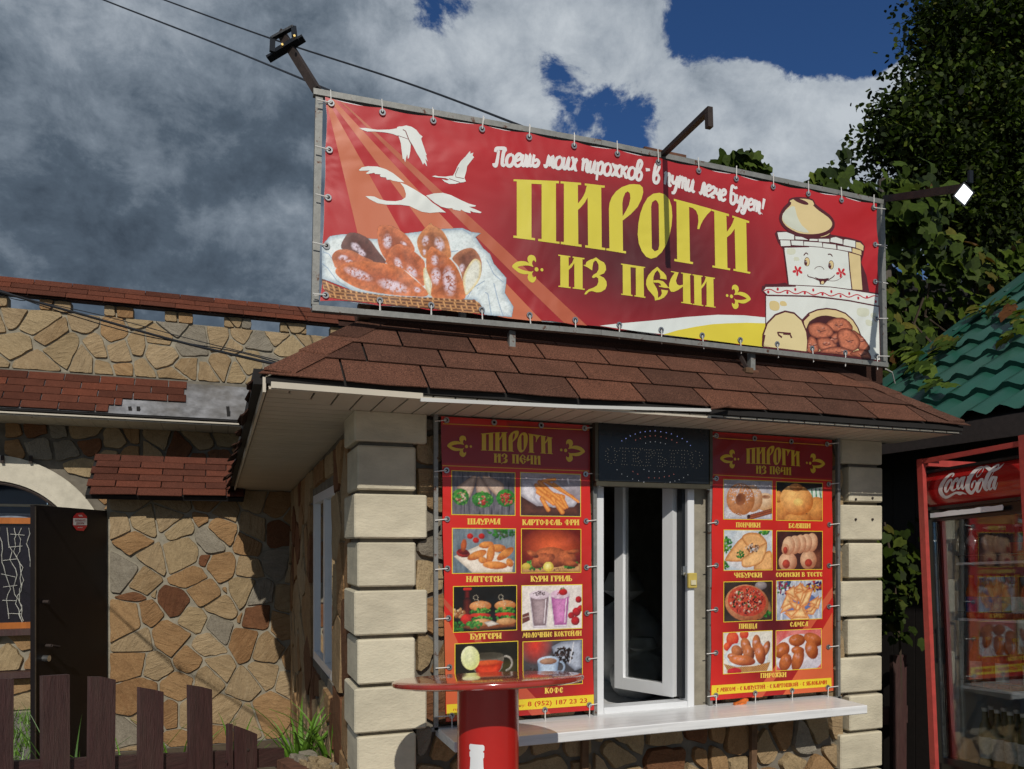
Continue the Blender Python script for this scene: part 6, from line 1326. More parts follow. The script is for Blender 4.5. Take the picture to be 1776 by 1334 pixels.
# header, slightly bowed
hd = MB(); NS = 8
for i in range(NS + 1):
    t = i / NS; z_ = hzb + (hzt - hzb) * t; bx = XF + .02 - .022 * math.sin(math.pi * t) ** .7
    hd.v += [Vector((bx, yf - .004, z_)), Vector((bx, yn_ + .0, z_))]
hd.f = [(2 * i, 2 * i + 1, 2 * i + 3, 2 * i + 2) for i in range(NS)]; hd.mi = [0] * NS
hd.add([(XF + .03, yf - .004, hzb), (XF + .03, yf - .004, hzt), (XF + .02, yf - .004, hzt), (XF + .02, yf - .004, hzb)], [(0, 1, 2, 3)])
HD = hd.build('header', M_cool, FRG, True)
m = MB(); m.box((XF + .003, yn_, hzb - .016), (XF + .029, yf, hzb - .001)); m.box((XF + .003, yn_, hzt + .001), (XF + .029, yf, hzt + .014)); m.box((XF + .003, yf + .001, hzb - .016), (XF + .029, yf + .012, hzt + .014)); m.build('header_trim', M_blk, FRG)
m = MB(); a_, b2 = fr(1613, 894), fr(1738, 880); 
pts = []; rq = random.Random(4); n_ = 22
for i in range(n_ + 1): q = a_.lerp(b2, i / n_); pts.append((q.y, q.z + .010 + rq.uniform(-.0015, .0025)))
pts += [(b2.y - .004, b2.z), (b2.y, b2.z - .012)]
for i in range(n_, -1, -1): q = a_.lerp(b2, i / n_); pts.append((q.y, q.z - .012))
m.prism([(XF + .001, y, z_) for y, z_ in pts], (.004, 0, 0)); m.build('peeling_strip', M_white, FRG)
# door
zd0, zd1 = gzb, gzt + .01
m = MB(); fw = .028
for q in ((yn_, yn_ + fw, zd0, zd1), (yf - fw, yf, zd0, zd1), (yn_ + fw, yf - fw, zd1 - .012, zd1), (yn_ + fw, yf - fw, zd0, zd0 + fw)): m.box((XF + .004, q[0], q[2]), (XF + .055, q[1], q[3]))
DR = m.build('door', M_blk, FRG)
m = MB(); m.box((XF + .012, yn_ + fw, zd0 + fw), (XF + .018, yf - fw, zd1 - .0125)); m.build('glass', M_fglass, DR)
m = MB(); p = fr(1612, 1120); y_ = yf - .012
m.obox((XF - .02, y_, p.z - .085), (XF - .02, y_, p.z + .085), .02, .012, up=(0, 1, 0)); m.box((XF - .02, y_ - .008, p.z + .06), (XF + .003, y_ + .008, p.z + .075)); m.box((XF - .02, y_ - .008, p.z - .075), (XF + .003, y_ + .008, p.z - .06)); m.build('handle', M_blk, DR)
# logo lettering on the header
def hp(zx, zy): q = fr(1600 + zx / 10.09, 780 + zy / 10.09, XF); return (q.y, q.z)
def h3(y, z_, o):
    t = min(1, max(0, (z_ - hzb) / (hzt - hzb))); bx = XF + .02 - .022 * math.sin(math.pi * t) ** .7
    return Vector((bx - o - .0012, y, z_))
ar = Art(h3); CC = L(226, 222, 220)
pxm = abs(hp(0, 500)[0] - hp(1000, 500)[0]) / 1000
def sk(z, lay=0): ar.strip([(*hp(a, b_), c * pxm * 1.25) for a, b_, c in smooth_pts(z, 4)], CC, lay)
sk([(505,475,16),(530,440,22),(505,415,22),(455,445,34),(395,520,48),(345,620,58),(322,710,58),(345,785,52),(390,830,38),(450,822,28),(520,785,26),(590,755,26),(650,765,42),(700,758,26),(768,782,4)])
def o_(cx, cy, a, b_, w0, w1, rot=-22):
    P = []
    for i in range(17):
        t = 2 * math.pi * i / 16; x, y = a * math.cos(t), b_ * math.sin(t); r_ = R(-rot); P.append((cx + x * math.cos(r_) - y * math.sin(r_), cy + x * math.sin(r_) + y * math.cos(r_), w0 + (w1 - w0) * (.5 - .5 * math.cos(t))))
    sk(P)
o_(462, 632, 36, 112, 12, 42)
sk([(590,565,14),(618,535,22),(612,500,20),(575,530,30),(535,610,44),(520,680,44),(545,712,26),(600,680,10),(640,610,6)])
o_(672, 588, 32, 104, 10, 40); sk([(738,468,28),(712,560,38),(700,640,38),(718,688,22),(752,640,8),(775,570,4)])
sk([(785,486,26),(822,470,26)])
sk([(868,672,20),(880,610,26),(905,560,22),(935,545,14),(950,590,16),(938,650,22),(905,710,30),(860,755,38),(820,740,50),(795,680,58),(800,600,62),(830,500,60),(880,400,54),(940,335,42),(1000,305,26),(1045,315,10),(1040,380,7),(1000,450,7),(962,480,8),(945,440,8),(975,370,8),(1030,310,14),(1090,300,34),(1150,335,42),(1210,362,40),(1280,345,34),(1345,305,22),(1395,238,3)])
o_(1012, 628, 38, 116, 12, 46)
sk([(1262,385,6),(1300,310,10),(1305,262,16),(1265,275,26),(1205,345,42),(1155,440,50),(1115,560,52),(1095,650,50),(1120,708,26),(1165,670,8),(1200,600,5)])
sk([(1250,375,5),(1210,470,7),(1150,580,7)])
o_(1222, 588, 38, 112, 10, 46); sk([(1305,468,30),(1275,560,40),(1252,645,40),(1268,690,24),(1300,640,8),(1325,575,4)])
ar.build('script_lettering', M_print, HD)
# shelves inside, price rails
sh = [fr(1660, 976, XF + .09).z, fr(1660, 1072, XF + .09).z, fr(1660, 1186, XF + .12).z]
for z_ in sh:
    B('shelf', (XF + .09, yn_ + .042, z_ - .012), (XB - .05, yf - .06, z_), M_gint, FRG)
    m = MB(); m.tube([(XF + .085, yn_ + .05, z_ + .03), (XF + .085, yf - .07, z_ + .03)], .0025, 6); m.build('shelf_rail', M_chrome, FRG)
B('pale_upright', (XF + .07, yf - .075, gzb + .02), (XF + .11, yf - .042, gzt), simple('pale_upright_paint', (.7, .72, .7), .3, bmp=0), FRG)  # pale upright added in place of the pillar's reflection, no lamp in it
# drinks
def mk_bottle(nm, label, cat, grp, loc, h, r, glassc, lab, cap, prof=None):
    e_ = empty(nm, loc, label, cat, grp); m = MB()
    pr = prof or [(r * .9, 0), (r, h * .02), (r, h * .58), (r * .85, h * .68), (r * .42, h * .80), (r * .38, h * .93), (r * .42, h * .935)]
    m.lathe(loc, pr, 16); m.build('body', glassc, e_, True)
    m = MB(); m.lathe(Vector(loc) + Vector((0, 0, h * .14)), [(r * 1.02, 0), (r * 1.02, h * .36)], 16); m.build('label', lab, e_, True)
    m = MB(); m.lathe(Vector(loc) + Vector((0, 0, h * .936)), [(r * .45, 0), (r * .45, h * .06)], 12); m.build('cap', cap, e_, True)
    return e_
def pm(nm, c, ro=.35): return simple(nm, c, ro, nscale=60, var=.35, bmp=0)
M_wl, M_lem, M_org, M_blu, M_grn, M_yel, M_pkl, M_jug = pm('label_white', (.75, .78, .68)), pm('pale_syrup', (.16, .15, .06), .15), pm('orange_drink', (.42, .12, .02)), pm('label_blue', (.04, .12, .32)), pm('label_green', (.08, .22, .05)), pm('yellow_cap', (.5, .36, .03)), pm('label_red', (.40, .04, .03)), pm('smoky_bottle', (.10, .09, .10), .2)
rb_ = random.Random(6); roots = []
gl_labels = []
ysl = np.linspace(yf - .12, yn_ + .09, 6)
names = ['far end', 'second from the far end', 'third from the far end', 'fourth from the far end', 'fifth from the far end', 'near end']
for k, y in enumerate(ysl[1:]):
    for j, xo in enumerate((.10, .17)):
        roots.append(mk_bottle('bottle', 'clear lemonade bottle on the cooler floor, %s row, %s' % (('front', 'back')[j], names[k + 1] if k < 4 else 'near end'), 'bottle', 'lemonade bottles on the cooler floor', (XF + xo, float(y) + j * .022, gzb + .013), .26, .029, M_lem, M_wl, M_wl))
for k, y in enumerate(np.linspace(yf - .12, yn_ + .08, 8)):
    roots.append(mk_bottle('juice_bottle', 'small orange juice bottle on the middle cooler shelf, number %s along' % ['one', 'two', 'three', 'four', 'five', 'six', 'seven', 'eight'][k], 'bottle', 'juice bottles on the middle cooler shelf', (XF + .13, float(y), sh[1] + .001), .20, .027, M_org, (M_blu if k < 4 else M_wl) if k != 4 else M_grn, M_yel))
    if k < 6: roots.append(mk_bottle('soda_bottle', 'amber soda bottle on the lowest cooler shelf, place %s' % ['one', 'two', 'three', 'four', 'five', 'six'][k], 'bottle', 'soda bottles on the lowest cooler shelf', (XF + .14, float(y) - .02 * k, sh[2] + .001), .23, .031, M_org, M_pkl if k % 2 else M_wl, M_yel))
    if k < 5: roots.append(mk_bottle('water_jug', 'squat smoky drink bottle on the top cooler shelf, place %s' % ['one', 'two', 'three', 'four', 'five'][k], 'bottle', 'bottles on the top cooler shelf', (XF + .15, float(y) - .03 * k, sh[0] + .001), .16, .036, M_jug, M_pkl if k > 2 else M_jug, M_wl))
# cage
def cbar(a, b_, w_=.035, nm='bar', mat=M_redold): m = MB(); m.obox(a, b_, w_, w_ * .6, up=(1, 0, 0)); return m.build(nm, mat, CG)
xc = XF - .045; zt_ = fr(1592, 797, xc).z; ycf = fr(1594, 850, xc).y; ycn = fr(1775, 900, xc).y
m = MB(); m.box((xc - .003, ycf - .026, 0), (xc + .02, ycf + .004, zt_)); m.box((xc + .0, ycf + .0045, 0), (XB + .05, ycf + .0075, .02)); m.build('post', M_redold, CG)
m = MB(); m.box((xc - .003, ycn - .03, 0), (xc + .03, ycn + .003, zt_ + .02)); m.build('post', M_redold, CG)
zb_ = fr(1700, 772, xc).z
cbar((xc + .01, ycf - .02, zt_ - .012), (xc + .01, ycn, zt_ - .012), .022)
m = MB(); m.box((xc + .03, ycf - .032, zt_ - .035), (XB + .05, ycf - .002, zt_ - .005)); m.build('top_rail', M_redold, CG)
m = MB(); m.box((XB + .02, ycf - .03, 0), (XB + .05, ycf, zt_)); m.build('post', M_redold, CG)
for i, z_ in enumerate((.62,)): m = MB(); m.box((xc - .006, ycf - .022, z_ - .1), (xc - .0035, ycf + .0, z_ + .02)); m.build('hinge', M_redold, CG)
E3 = ROT.to_euler()
for r_ in [FRG, CG] : r_.rotation_euler = E3
for r_ in roots:
    v = W[r_.name]; r_.location = ROT @ (v - PV_) + PV_; r_.rotation_euler = E3
# ------------------------------------------------------------------ old restaurant building on the left
YA, YB_, YP, YG = 7.0, 8.6, 8.55, 8.95
RB = empty('restaurant_building', (-3, 8.6, 0), 'long rubble stone building behind the kiosk with pierced parapet and arched porch', 'building')
def st(O, rect, sp, seed, mix='tttoopgr', ani=1.0, gap=.025, th=.03, skip=None, seeds=None): stones(RB, O, e, zz, yn, rect, seeds or rseeds(*rect, sp, seed, mix, ani), gap, th, skip)
# annex (flagstone wall, traced stone centres)
ax0, ax1 = onY(190, 1000, YA).x, .62
B('annex_wall', (ax0 - .02, YA, 0), (ax1, YA + .2, 2.13), M_mortar, RB)
B('annex_side', (ax0 - .02, YA + .201, 0), (ax0 + .1, YB_, 2.13), M_mortar, RB)
B('rear_wall', (ax0 + .101, YB_, 0), (1.4, YB_ + .3, 3.1), M_mortard, RB)
sd_ = [(565,190,'t'),(655,180,'p'),(800,145,'t'),(850,215,'p'),(938,160,'o',-.03),(1050,215,'o'),(640,262,'o'),(970,265,'g'),(720,335,'t'),(850,325,'p',.03),(575,420,'g'),(935,355,'r',-.03),(1050,385,'o'),(648,362,'p',-.05),(680,445,'t'),(870,430,'o'),(655,532,'r',-.04),(722,520,'p',-.04),(955,510,'o'),(1062,505,'o',-.05),(1130,490,'p'),(582,640,'o',.02),(705,600,'o'),(810,550,'r',.01),(1042,578,'t'),(895,640,'p'),(1030,668,'g'),(1205,620,'r'),(658,722,'t'),(790,715,'o',.02),(982,758,'t'),(1135,735,'o'),(1122,632,'o',-.05),(605,850,'o'),(745,845,'t'),(870,820,'o'),(1025,850,'t'),(1150,940,'t'),(985,910,'t'),(1250,900,'t'),(1255,770,'t'),(632,995,'o',.02),(830,940,'o'),(1050,1060,'t'),(1160,1095,'t'),(1285,1070,'o',.04),(800,1085,'o'),(872,1095,'t'),(600,1165,'g'),(690,1100,'t'),(860,1200,'o'),(1010,1195,'o'),(1335,950,'t'),(1180,190,'t'),(1150,290,'o'),(1310,230,'r'),(1160,380,'t'),(1290,370,'g'),(1230,510,'g'),(1335,540,'t'),(1325,660,'o'),(620,75,'t'),(800,85,'t'),(990,75,'o'),(1055,110,'t'),(1180,80,'t'),(1300,90,'o'),(600,1290,'t'),(760,1300,'o'),(930,1290,'t'),(1100,1280,'g'),(1260,1290,'o'),(1400,1150,'t'),(1400,800,'o'),(1400,400,'t'),(1400,150,'o')]
sds = []
for q in sd_:
    p = onY(q[0] / 2.7, 840 + q[1] / 2.7, YA); sds.append((p.x, p.z, q[2], (q[3] if len(q) > 3 else 0)))
st((0, YA, 0), (ax0, ax1 - .02, .0, 2.12), .2, 1, seeds=sds, gap=.015, th=.02)
# mini roof over the annex
mr0, mr1 = onY(166, 791, 7.25), onY(408, 795, 7.25); lo0, lo1 = onY(147, 858, 6.78), onY(400, 852, 6.78)
zt0, zl0 = mr0.z, lo0.z; X0t, X1t, X0b, X1b = mr0.x, mr1.x + .12, lo0.x, lo1.x + .1
m = MB(); m.prism([(X0b, 6.80, zl0), (X1b, 6.80, zl0), (X1t, 7.25, zt0), (X0t, 7.25, zt0)], (0, .02, -.03)); MR = m.build('porch_roof', M_felt, RB)
Vr = (Vector((0, 7.25 - 6.78, zt0 - zl0))).normalized(); Nr = Vector((1, 0, 0)).cross(Vr); LR = Vector((0, 7.25 - 6.78, zt0 - zl0)).length
rr = random.Random(9); nrow = 6; exr = LR / nrow
for r_ in range(nrow):
    x = X0b - .30 + (.17 if r_ % 2 else 0)
    while x < X1b:
        w_ = .33; a0_, a1_ = max(x + .004, X0b + (X0t - X0b) * r_ / nrow), min(x + w_ - .004, X1b)
        if a1_ - a0_ > .03:
            dr = rr.uniform(0, .03) if r_ == 0 else 0
            pts = [(0, -dr), (a1_ - a0_, -dr * rr.uniform(-.5, 1.2)), (a1_ - a0_, exr + .015), (0, exr + .015)]
            P = Vector((a0_, 6.78, zl0)) + Vr * (r_ * exr) + Nr * (.004 + rr.uniform(0, .005))
            place('shingle', tab_mesh(pts, .006, .008, mat=M_shingr), MR, frame_m(P, Vector((1, rr.uniform(-.006, .006), rr.uniform(-.006, .006))).normalized(), Vr, Nr))
        x += w_
# eave soffit, mansard band, parapet
def oz(y_img, x_img, Y): return onY(x_img, y_img, Y)
XL0, XR0 = -8.5, 1.4
z_e = oz(727, 200, 8.05).z
for i in range(66):
    x = XL0 + i * .15; B('soffit_panel', (x + .002, 8.06, z_e - .01), (x + .148, YB_, z_e), M_vinyl, RB)
B('gutter_strip', (XL0, 8.035, z_e + .004), (XR0, 8.055, z_e + .018), M_vinyl, RB)
mb, mt = oz(717, 200, 8.08).z, oz(657, 200, 8.45).z
m = MB(); m.prism([(XL0, 8.06, z_e + .036), (XR0, 8.06, z_e + .036), (XR0, 8.10, mb), (XL0, 8.10, mb)], (0, .03, 0)); m.build('eave_board', M_felt, RB)
m = MB(); m.prism([(XL0, 8.08, mb), (XR0, 8.08, mb), (XR0, 8.45, mt), (XL0, 8.45, mt)], (0, .02, -.01)); MN = m.build('roof_band', M_galv, RB)
Vm = Vector((0, .37, mt - mb)); LM = Vm.length; Vm.normalize(); Nm = Vector((1, 0, 0)).cross(Vm)
edge = [oz(700, x_, 8.2).x for x_ in (190, 212, 322, 322, 322)]
for r_ in range(5):
    ex_m = LM / 5; x = -5.6 + (.15 if r_ % 2 else 0)
    while x < edge[r_] - .02:
        w_ = .30; x1_ = min(x + w_ - .006, edge[r_]); 
        if x1_ - x > .05: place('shingle', tab_mesh([(0, 0), (x1_ - x - .004, 0), (x1_ - x - .004, ex_m + .01), (0, ex_m + .01)], .006, .006, mat=M_shingr), MN, frame_m(Vector((x + .004, 8.08, mb)) + Vm * (r_ * ex_m) + Nm * .008, e, Vm, Nm))
        x += w_
for px in (60, 75, 225, 240, 395): p = oz(705, px, 8.12); m = MB(); m.obox(p, p + Vector((rr.uniform(-.02, .02), -.01, -.10)), .03, .004); m.build('felt_scrap', M_felt, RB)
B('flashing', (XL0, 8.452, mt - .01), (XR0, 8.50, mt + .03), M_mortard, RB)
zw = oz(556, 260, YP).z; zc0, zc1 = oz(533, 260, YP - .08).z, oz(511, 260, YP).z
B('parapet', (XL0, YP, mt), (XR0, YP + .25, zw), M_mortar, RB)
ops = [oz(540, x_, YP).x for x_ in (14, 68, 124, 180, 232, 285, 335, 388, 436, 485, 532, 572)]
stb = [(ops[i], ops[i + 1]) for i in range(1, 11, 2)] + [(ops[0] - .30, ops[0]), (ops[0] - .95, ops[0] - .62), (ops[-1], ops[-1] + .3)]
for a_, b2 in stb:
    B('parapet_stub', (a_ + .005, YP + .005, zw + .001), (b2 - .005, YP + .13, zc0 - .001), M_mortar, RB)
    st((0, YP, 0), (a_, b2, zw - .0, zc0 - .002), .12, int(a_ * 100) % 50, gap=.012)
st((0, YP, 0), (-5.4, 1.0, mt + .05, zw), .185, 21, gap=.018, mix='tttttptpog', th=.02)
m = MB(); m.prism([(XL0, YP - .08, zc0), (XL0, YP + .14, zc0 + .03), (XL0, YP + .06, zc1 + .03)], (XR0 - XL0, 0, 0)); CP = m.build('parapet_cap', M_shingd, RB)
Vc = Vector((0, .14, zc1 + .03 - zc0)); Lc = Vc.length; Vc.normalize(); Nc = Vector((1, 0, 0)).cross(Vc)
for r_ in range(3):
    x = -5.4 + (.16, .02, .2)[r_]
    while x < 1.1:
        place('shingle', tab_mesh([(0, 0), (.315, 0), (.315, Lc / 3 + .01), (0, Lc / 3 + .01)], .006, .006, mat=M_shingr), CP, frame_m(Vector((x, YP - .085, zc0 + .002)) + Vc * (r_ * Lc / 3) + Nc * (.006 + rr.uniform(0, .002)), e, Vc, Nc)); x += .32
# arch wall
ac = onY(-14, 972, YB_); ri = abs(onY(140, 972, YB_).x - ac.x); ro = abs(onY(190, 972, YB_).x - ac.x) ; AX0, AX1 = -8.5, ax0 + .1
m = MB(); NA = 40; base = ac.z
outer = [(AX0, 0), (AX0, z_e + .2), (AX1, z_e + .2), (AX1, 0)]
def arc(rad, n=NA): return [(ac.x + rad * math.cos(math.pi * i / n), base + rad * math.sin(math.pi * i / n)) for i in range(n + 1)]
m_ = MB()
A_ = arc(ri)
pts = [(ac.x + ri, 0)] + A_ + [(ac.x - ri, 0)]
for (p, q) in zip(A_, A_[1:]): m_.quad((p[0], YB_, p[1]), (q[0], YB_, q[1]), (q[0], YB_, z_e + .2), (p[0], YB_, z_e + .2)); m_.quad((p[0], YB_, p[1]), (q[0], YB_, q[1]), (q[0], YB_ + .3, q[1]), (p[0], YB_ + .3, p[1]))
for x0_, x1_ in ((ac.x + ri, AX1), (AX0, ac.x - ri)): m_.quad((x0_, YB_, 0), (x1_, YB_, 0), (x1_, YB_, z_e + .2), (x0_, YB_, z_e + .2))
m_.quad((ac.x + ri, YB_, 0), (ac.x + ri, YB_ + .3, 0), (ac.x + ri, YB_ + .3, base), (ac.x + ri, YB_, base)); m_.build('porch_wall', M_mortard, RB)
m_ = MB(); O1, O2 = arc(ri + .01), arc(ro)
for i in range(NA):
    a_, b2, c, d = O1[i], O1[i + 1], O2[i + 1], O2[i]; m_.prism([(p[0], YB_ - .001, p[1]) for p in (a_, b2, c, d)], (0, -.045, 0))
m_.prism([(ac.x + ri + .01, YB_ - .001, 0), (ac.x + ro, YB_ - .001, 0), (ac.x + ro, YB_ - .001, base), (ac.x + ri + .01, YB_ - .001, base)], (0, -.045, 0)); m_.build('arch_surround', M_cream, RB)
st((0, YB_, 0), (ac.x + .1, ax0 + .08, 2.0, z_e), .17, 31, skip=lambda u, v: (u - ac.x) ** 2 + (v - base) ** 2 < (ro + .03) ** 2)
st((0, YB_, 0), (ax0 + .1, 1.0, 2.3, z_e), .22, 33)
st((0, YB_, 0), (ac.x - 2.2, ac.x, 2.0, z_e), .24, 32, skip=lambda u, v: (u - ac.x) ** 2 + (v - base) ** 2 < (ro + .09) ** 2)
m = MB(); m.tube([(p[0], YB_ - .02, p[1]) for p in arc(ri - .012)], .014, 6); m.build('arch_trim', M_drust, RB)
for px, py in ((5, 796), (54, 796)): p = onY(px, py, YB_ - .05); m = MB(); m.box(p + Vector((-.012, -.03, -.04)), p + Vector((.012, .0, .03))); m.build('bracket', M_drust, RB)
# wall and window inside the porch
wz0, wz1 = onY(30, 1090, YG).z, onY(30, 898, YG).z; wxr = onY(60, 1000, YG).x; wxl = wxr - 1.35
B('porch_back_wall', (-8.4, YG + .02, 0), (ax0 + .1, YG + .2, wz0 - .03), M_mortar, RB)
B('porch_back_wall', (wxr + .11, YG + .02, wz0 - .03), (ax0 + .1, YG + .2, 3.0), M_dark, RB)
st((0, YG + .02, 0), (-3.4, -1.5, .42, wz0 - .06), .3, 41, gap=.03)
st((0, YG + .02, 0), (-3.4, -1.5, .02, .35), .3, 42, gap=.03)
B('ledge', (-4.8, YG - .12, .36), (-1.5, YG + .019, .42), M_wood, RB); B('window_ledge', (wxl - .1, YG - .10, wz0 - .06), (wxr + .10, YG + .019, wz0 - .001), M_wood, RB)
m = MB(); m.box((wxl, YG - .02, wz0), (wxl + .08, YG + .04, wz1)); m.box((wxr - .0, YG - .02, wz0), (wxr + .1, YG + .04, wz1)); m.box((wxl + .081, YG - .02, wz0), (wxr - .001, YG + .04, wz0 + .06)); m.box((wxl + .081, YG - .02, wz1 - .06), (wxr - .001, YG + .04, wz1)); m.box((wxr - .39, YG - .02, wz0 + .061), (wxr - .32, YG + .04, wz1 - .061))
OW = m.build('orange_window', M_odoor, RB)
m = MB(); m.box((wxl + .08, YG + .012, wz0 + .06), (wxr, YG + .018, wz1 - .06)); m.build('pane', simple('black_pane', (.012, .010, .016), .12, bmp=0), OW)
m = MB(); rg = random.Random(12)
for k in range(5):
    x = wxr - .05 - k * .062; z_ = wz1 - .1; P = [(x, YG - .0, z_)]
    while z_ > wz0 + .1: z_ -= rg.uniform(.03, .09); x += rg.uniform(-.03, .03); P.append((x, YG, z_)); 
    m.tube(P, .0035, 4)
for k in range(7): z_ = wz0 + .15 + k * .13; x = wxr - .30 + rg.uniform(0, .1); m.tube([(x, YG - .002, z_), (x + .12, YG - .002, z_ + rg.uniform(-.04, .04))], .003, 4)
m.build('light_garland', pm('garland_wire', (.55, .55, .50)), OW)
m = MB(); m.box((-8.3, YG + .03, wz1 + .04), (wxr + .10, YG + .04, 3.0)); m.build('fanlight', M_ablue, RB)
for py in (832, 877): a_ = onY(60, py, YG); B('glazing_bar', (-8.2, YG + .01, a_.z - .012), (a_.x + .3, YG + .028, a_.z + .012), M_cream, RB)
B('lintel', (-8.2, YG - .01, wz1 + .001), (wxr + .10, YG + .028, wz1 + .038), simple('pale_blue_lintel', (.2, .24, .3), .6), RB)
# open black door
dR, dL = Vector((onY(190, 1000, YA).x - .015, YA - .03, 0)), atT(60, 1000, 5.35); dL.z = 0
dd = (dL - dR).normalized(); dn = Vector((-dd.y, dd.x, 0)); dn = dn if dn.y < 0 else -dn; dw = (dL - dR).length
m = MB(); m.prism([dR, dR + dd * dw, dR + dd * dw - dn * .03, dR - dn * .03], (0, 0, 1.90)); m.v = [v + Vector((0, 0, .03)) for v in m.v]; DO = m.build('door', M_door, RB)
m = MB(); m.prism([dR + dd * (dw - .01) + dn * .002 + zz * .04, dR + dd * dw + dn * .002 + zz * .04, dR + dd * dw + dn * .002 + zz * 1.92, dR + dd * (dw - .01) + dn * .002 + zz * 1.92], dn * .004); m.build('edge_strip', simple('dull_steel_edge', (.10, .08, .06), .4, metal=.5), DO)
def dpt(px, py, o=.01):
    d = ray(px, py); k = (dR + dn * o - CAM).dot(dn) / d.dot(dn); return CAM + d * k
for py, nm in ((1142, 'lock_knob'), (1044, 'peephole')): q = dpt(78, py); m = MB(); m.tube([q - dn * .01, q + dn * .03], .022 if py > 1100 else .013, 12); m.build(nm, M_chrome if py > 1100 else M_drust, DO)
m = MB(); q = dpt(80, 1120); m.tube([q, q + dn * .04], .012, 8); m.tube([q + dn * .04, dpt(103, 1122, .05)], .009, 8); m.build('handle', M_drust, DO)
sc_pts = [dpt(*p, .012) for p in ((133, 890), (144, 889), (151, 896), (151, 913), (145, 921), (133, 920), (126, 911), (127, 896))]
def d3(x, y, o): return dpt(x, y, .004 + o)
ar = Art(d3); ar.poly([(133, 890), (144, 889), (151, 896), (151, 913), (145, 921), (133, 920), (126, 911), (127, 896)], L(190, 20, 34)); ar.poly([(127, 899), (151, 899), (151, 911), (127, 911)], L(214, 210, 206), lay=2)
for yb, s, x0_, x1_ in ((904.5, 'ЗАКРЫВАЙТЕ', 130, 148), (909.5, 'ДВЕРЬ', 132, 146)): 
    n0 = len(ar.v); bfont(ar, s, (x0_, yb), (x1_, yb - .2), -3.4, L(150, 30, 40), 4, .01)
for k in range(3): ar.strip([(136 + k * 2.5, 893, 1), (139 + k * 2, 896, 1.1)], L(230, 220, 220), 3); ar.strip([(135 + k * 3, 915.5, 1), (137 + k * 3, 914.5, 1)], L(230, 220, 220), 3)
ar.build('sticker', M_print, DO)

# ------------------------------------------------------------------ picket fence
FE = empty('picket_fence', (-.3, 3.5, 0), 'low brown painted picket fence with weathered uneven boards in front of the doorway', 'fence')
fa, fb_ = Vector((-.60, 3.285, 0)), Vector((.14, 3.83, 0)); fd = (fb_ - fa).normalized(); fnn = Vector((fd.y, -fd.x, 0)); fnn = fnn if fnn.y < 0 else -fnn
def onf(px, py, o=0):
    d = ray(px, py); k = (fa + fnn * o - CAM).dot(fnn) / d.dot(fnn); return CAM + d * k
rp = random.Random(3)
for (xl, xr_, yl, yr) in ((-60, -18, 1176, 1180), (-20, 24, 1181, 1178), (74, 121, 1173, 1170), (157, 201, 1174, 1179), (243, 284, 1192, 1200), (329, 368, 1188, 1196), (397, 404, 1257, 1256), (410, 446, 1259, 1273)):
    a_, b2 = onf(xl, yl, .03), onf(xr_, yr, .03); lean = rp.uniform(-.012, .012); mid = (a_ + b2) / 2 + zz * rp.uniform(0, .006)
    q = [a_, mid, b2]; bot = [Vector((b2.x, b2.y, 0)) + fd * lean, Vector((a_.x, a_.y, 0)) + fd * lean]
    m = MB(); m.prism(q + bot, -fnn * .022); m.build('picket', M_wood, FE)
for zt1, zt2, o in ((onf(30, 1306).z, onf(490, 1298).z, 0),):
    p0 = onf(-80, 1310); p1 = onf(492, 1300); m = MB(); m.prism([Vector((p0.x, p0.y, zt1 + .005)), Vector((p1.x, p1.y, zt2)), Vector((p1.x, p1.y, zt2 - .085)), Vector((p0.x, p0.y, zt1 - .085))], -fnn * .03); m.v = [v - fnn * .0 + fnn * .005 for v in m.v]; m.build('rail', M_woodh, FE)
    m = MB(); m.prism([Vector((p0.x, p0.y, .3)), Vector((p1.x, p1.y, .25)), Vector((p1.x, p1.y, .17)), Vector((p0.x, p0.y, .22))], -fnn * .03); m.build('rail', M_woodh, FE)
for px, py in ((392, 1321), (430, 1300)): q = onf(px, py, .034); m = MB(); m.tube([q, q + fnn * .003], .006, 8); m.build('nail', M_drust, FE)
# raised bed with its rubble edge
p0, p1 = onf(492, 1300), Vector((KX0 - .02, 3.32, 0)); p0.z = 0
PW = empty('planter_wall', (p0.x, p0.y, 0), 'low rubble edging wall capped with rusty sheet metal between fence and kiosk corner', 'wall')
dp = (p1 - p0); lp_ = dp.length; dp.normalize(); pn = Vector((dp.y, -dp.x, 0)); pn = pn if pn.y < 0 else -pn; zp = onf(540, 1306).z
m = MB(); m.prism([p0, p1, p1 - pn * .12, p0 - pn * .12], (0, 0, zp - .03)); m.build('core', M_mortar, PW)
stones(PW, p0 + pn * .002, dp, zz, pn, (0, lp_, .0, zp - .03), rseeds(0, lp_, 0, zp - .03, .085, 5, 'ppttg'), .012, .03)
m = MB(); m.prism([p0 + pn * .04 + zz * (zp - .028), p1 + pn * .04 + zz * (zp - .028), p1 + pn * .04 + zz * (zp + .015), p0 + pn * .04 + zz * (zp + .015)], -pn * .16); m.build('rusty_cap', M_rust, PW)
stones(PW, p0 - pn * .02 + zz * zp + zz * .016, dp, -pn, zz, (.0, lp_, 0, .12), rseeds(0, lp_, 0, .12, .06, 8, 'ppg'), .008, .02)
zbed = zp - .05
m = MB(); m.prism([p0 - pn * .13, p1 - pn * .13, (KX0 - .01, 4.6, 0), (-.15, 4.9, 0), (fa.x + .1, fa.y + .6, 0)], (0, 0, .45)); tagit(m.build('raised_soil', M_soil), kind='structure')
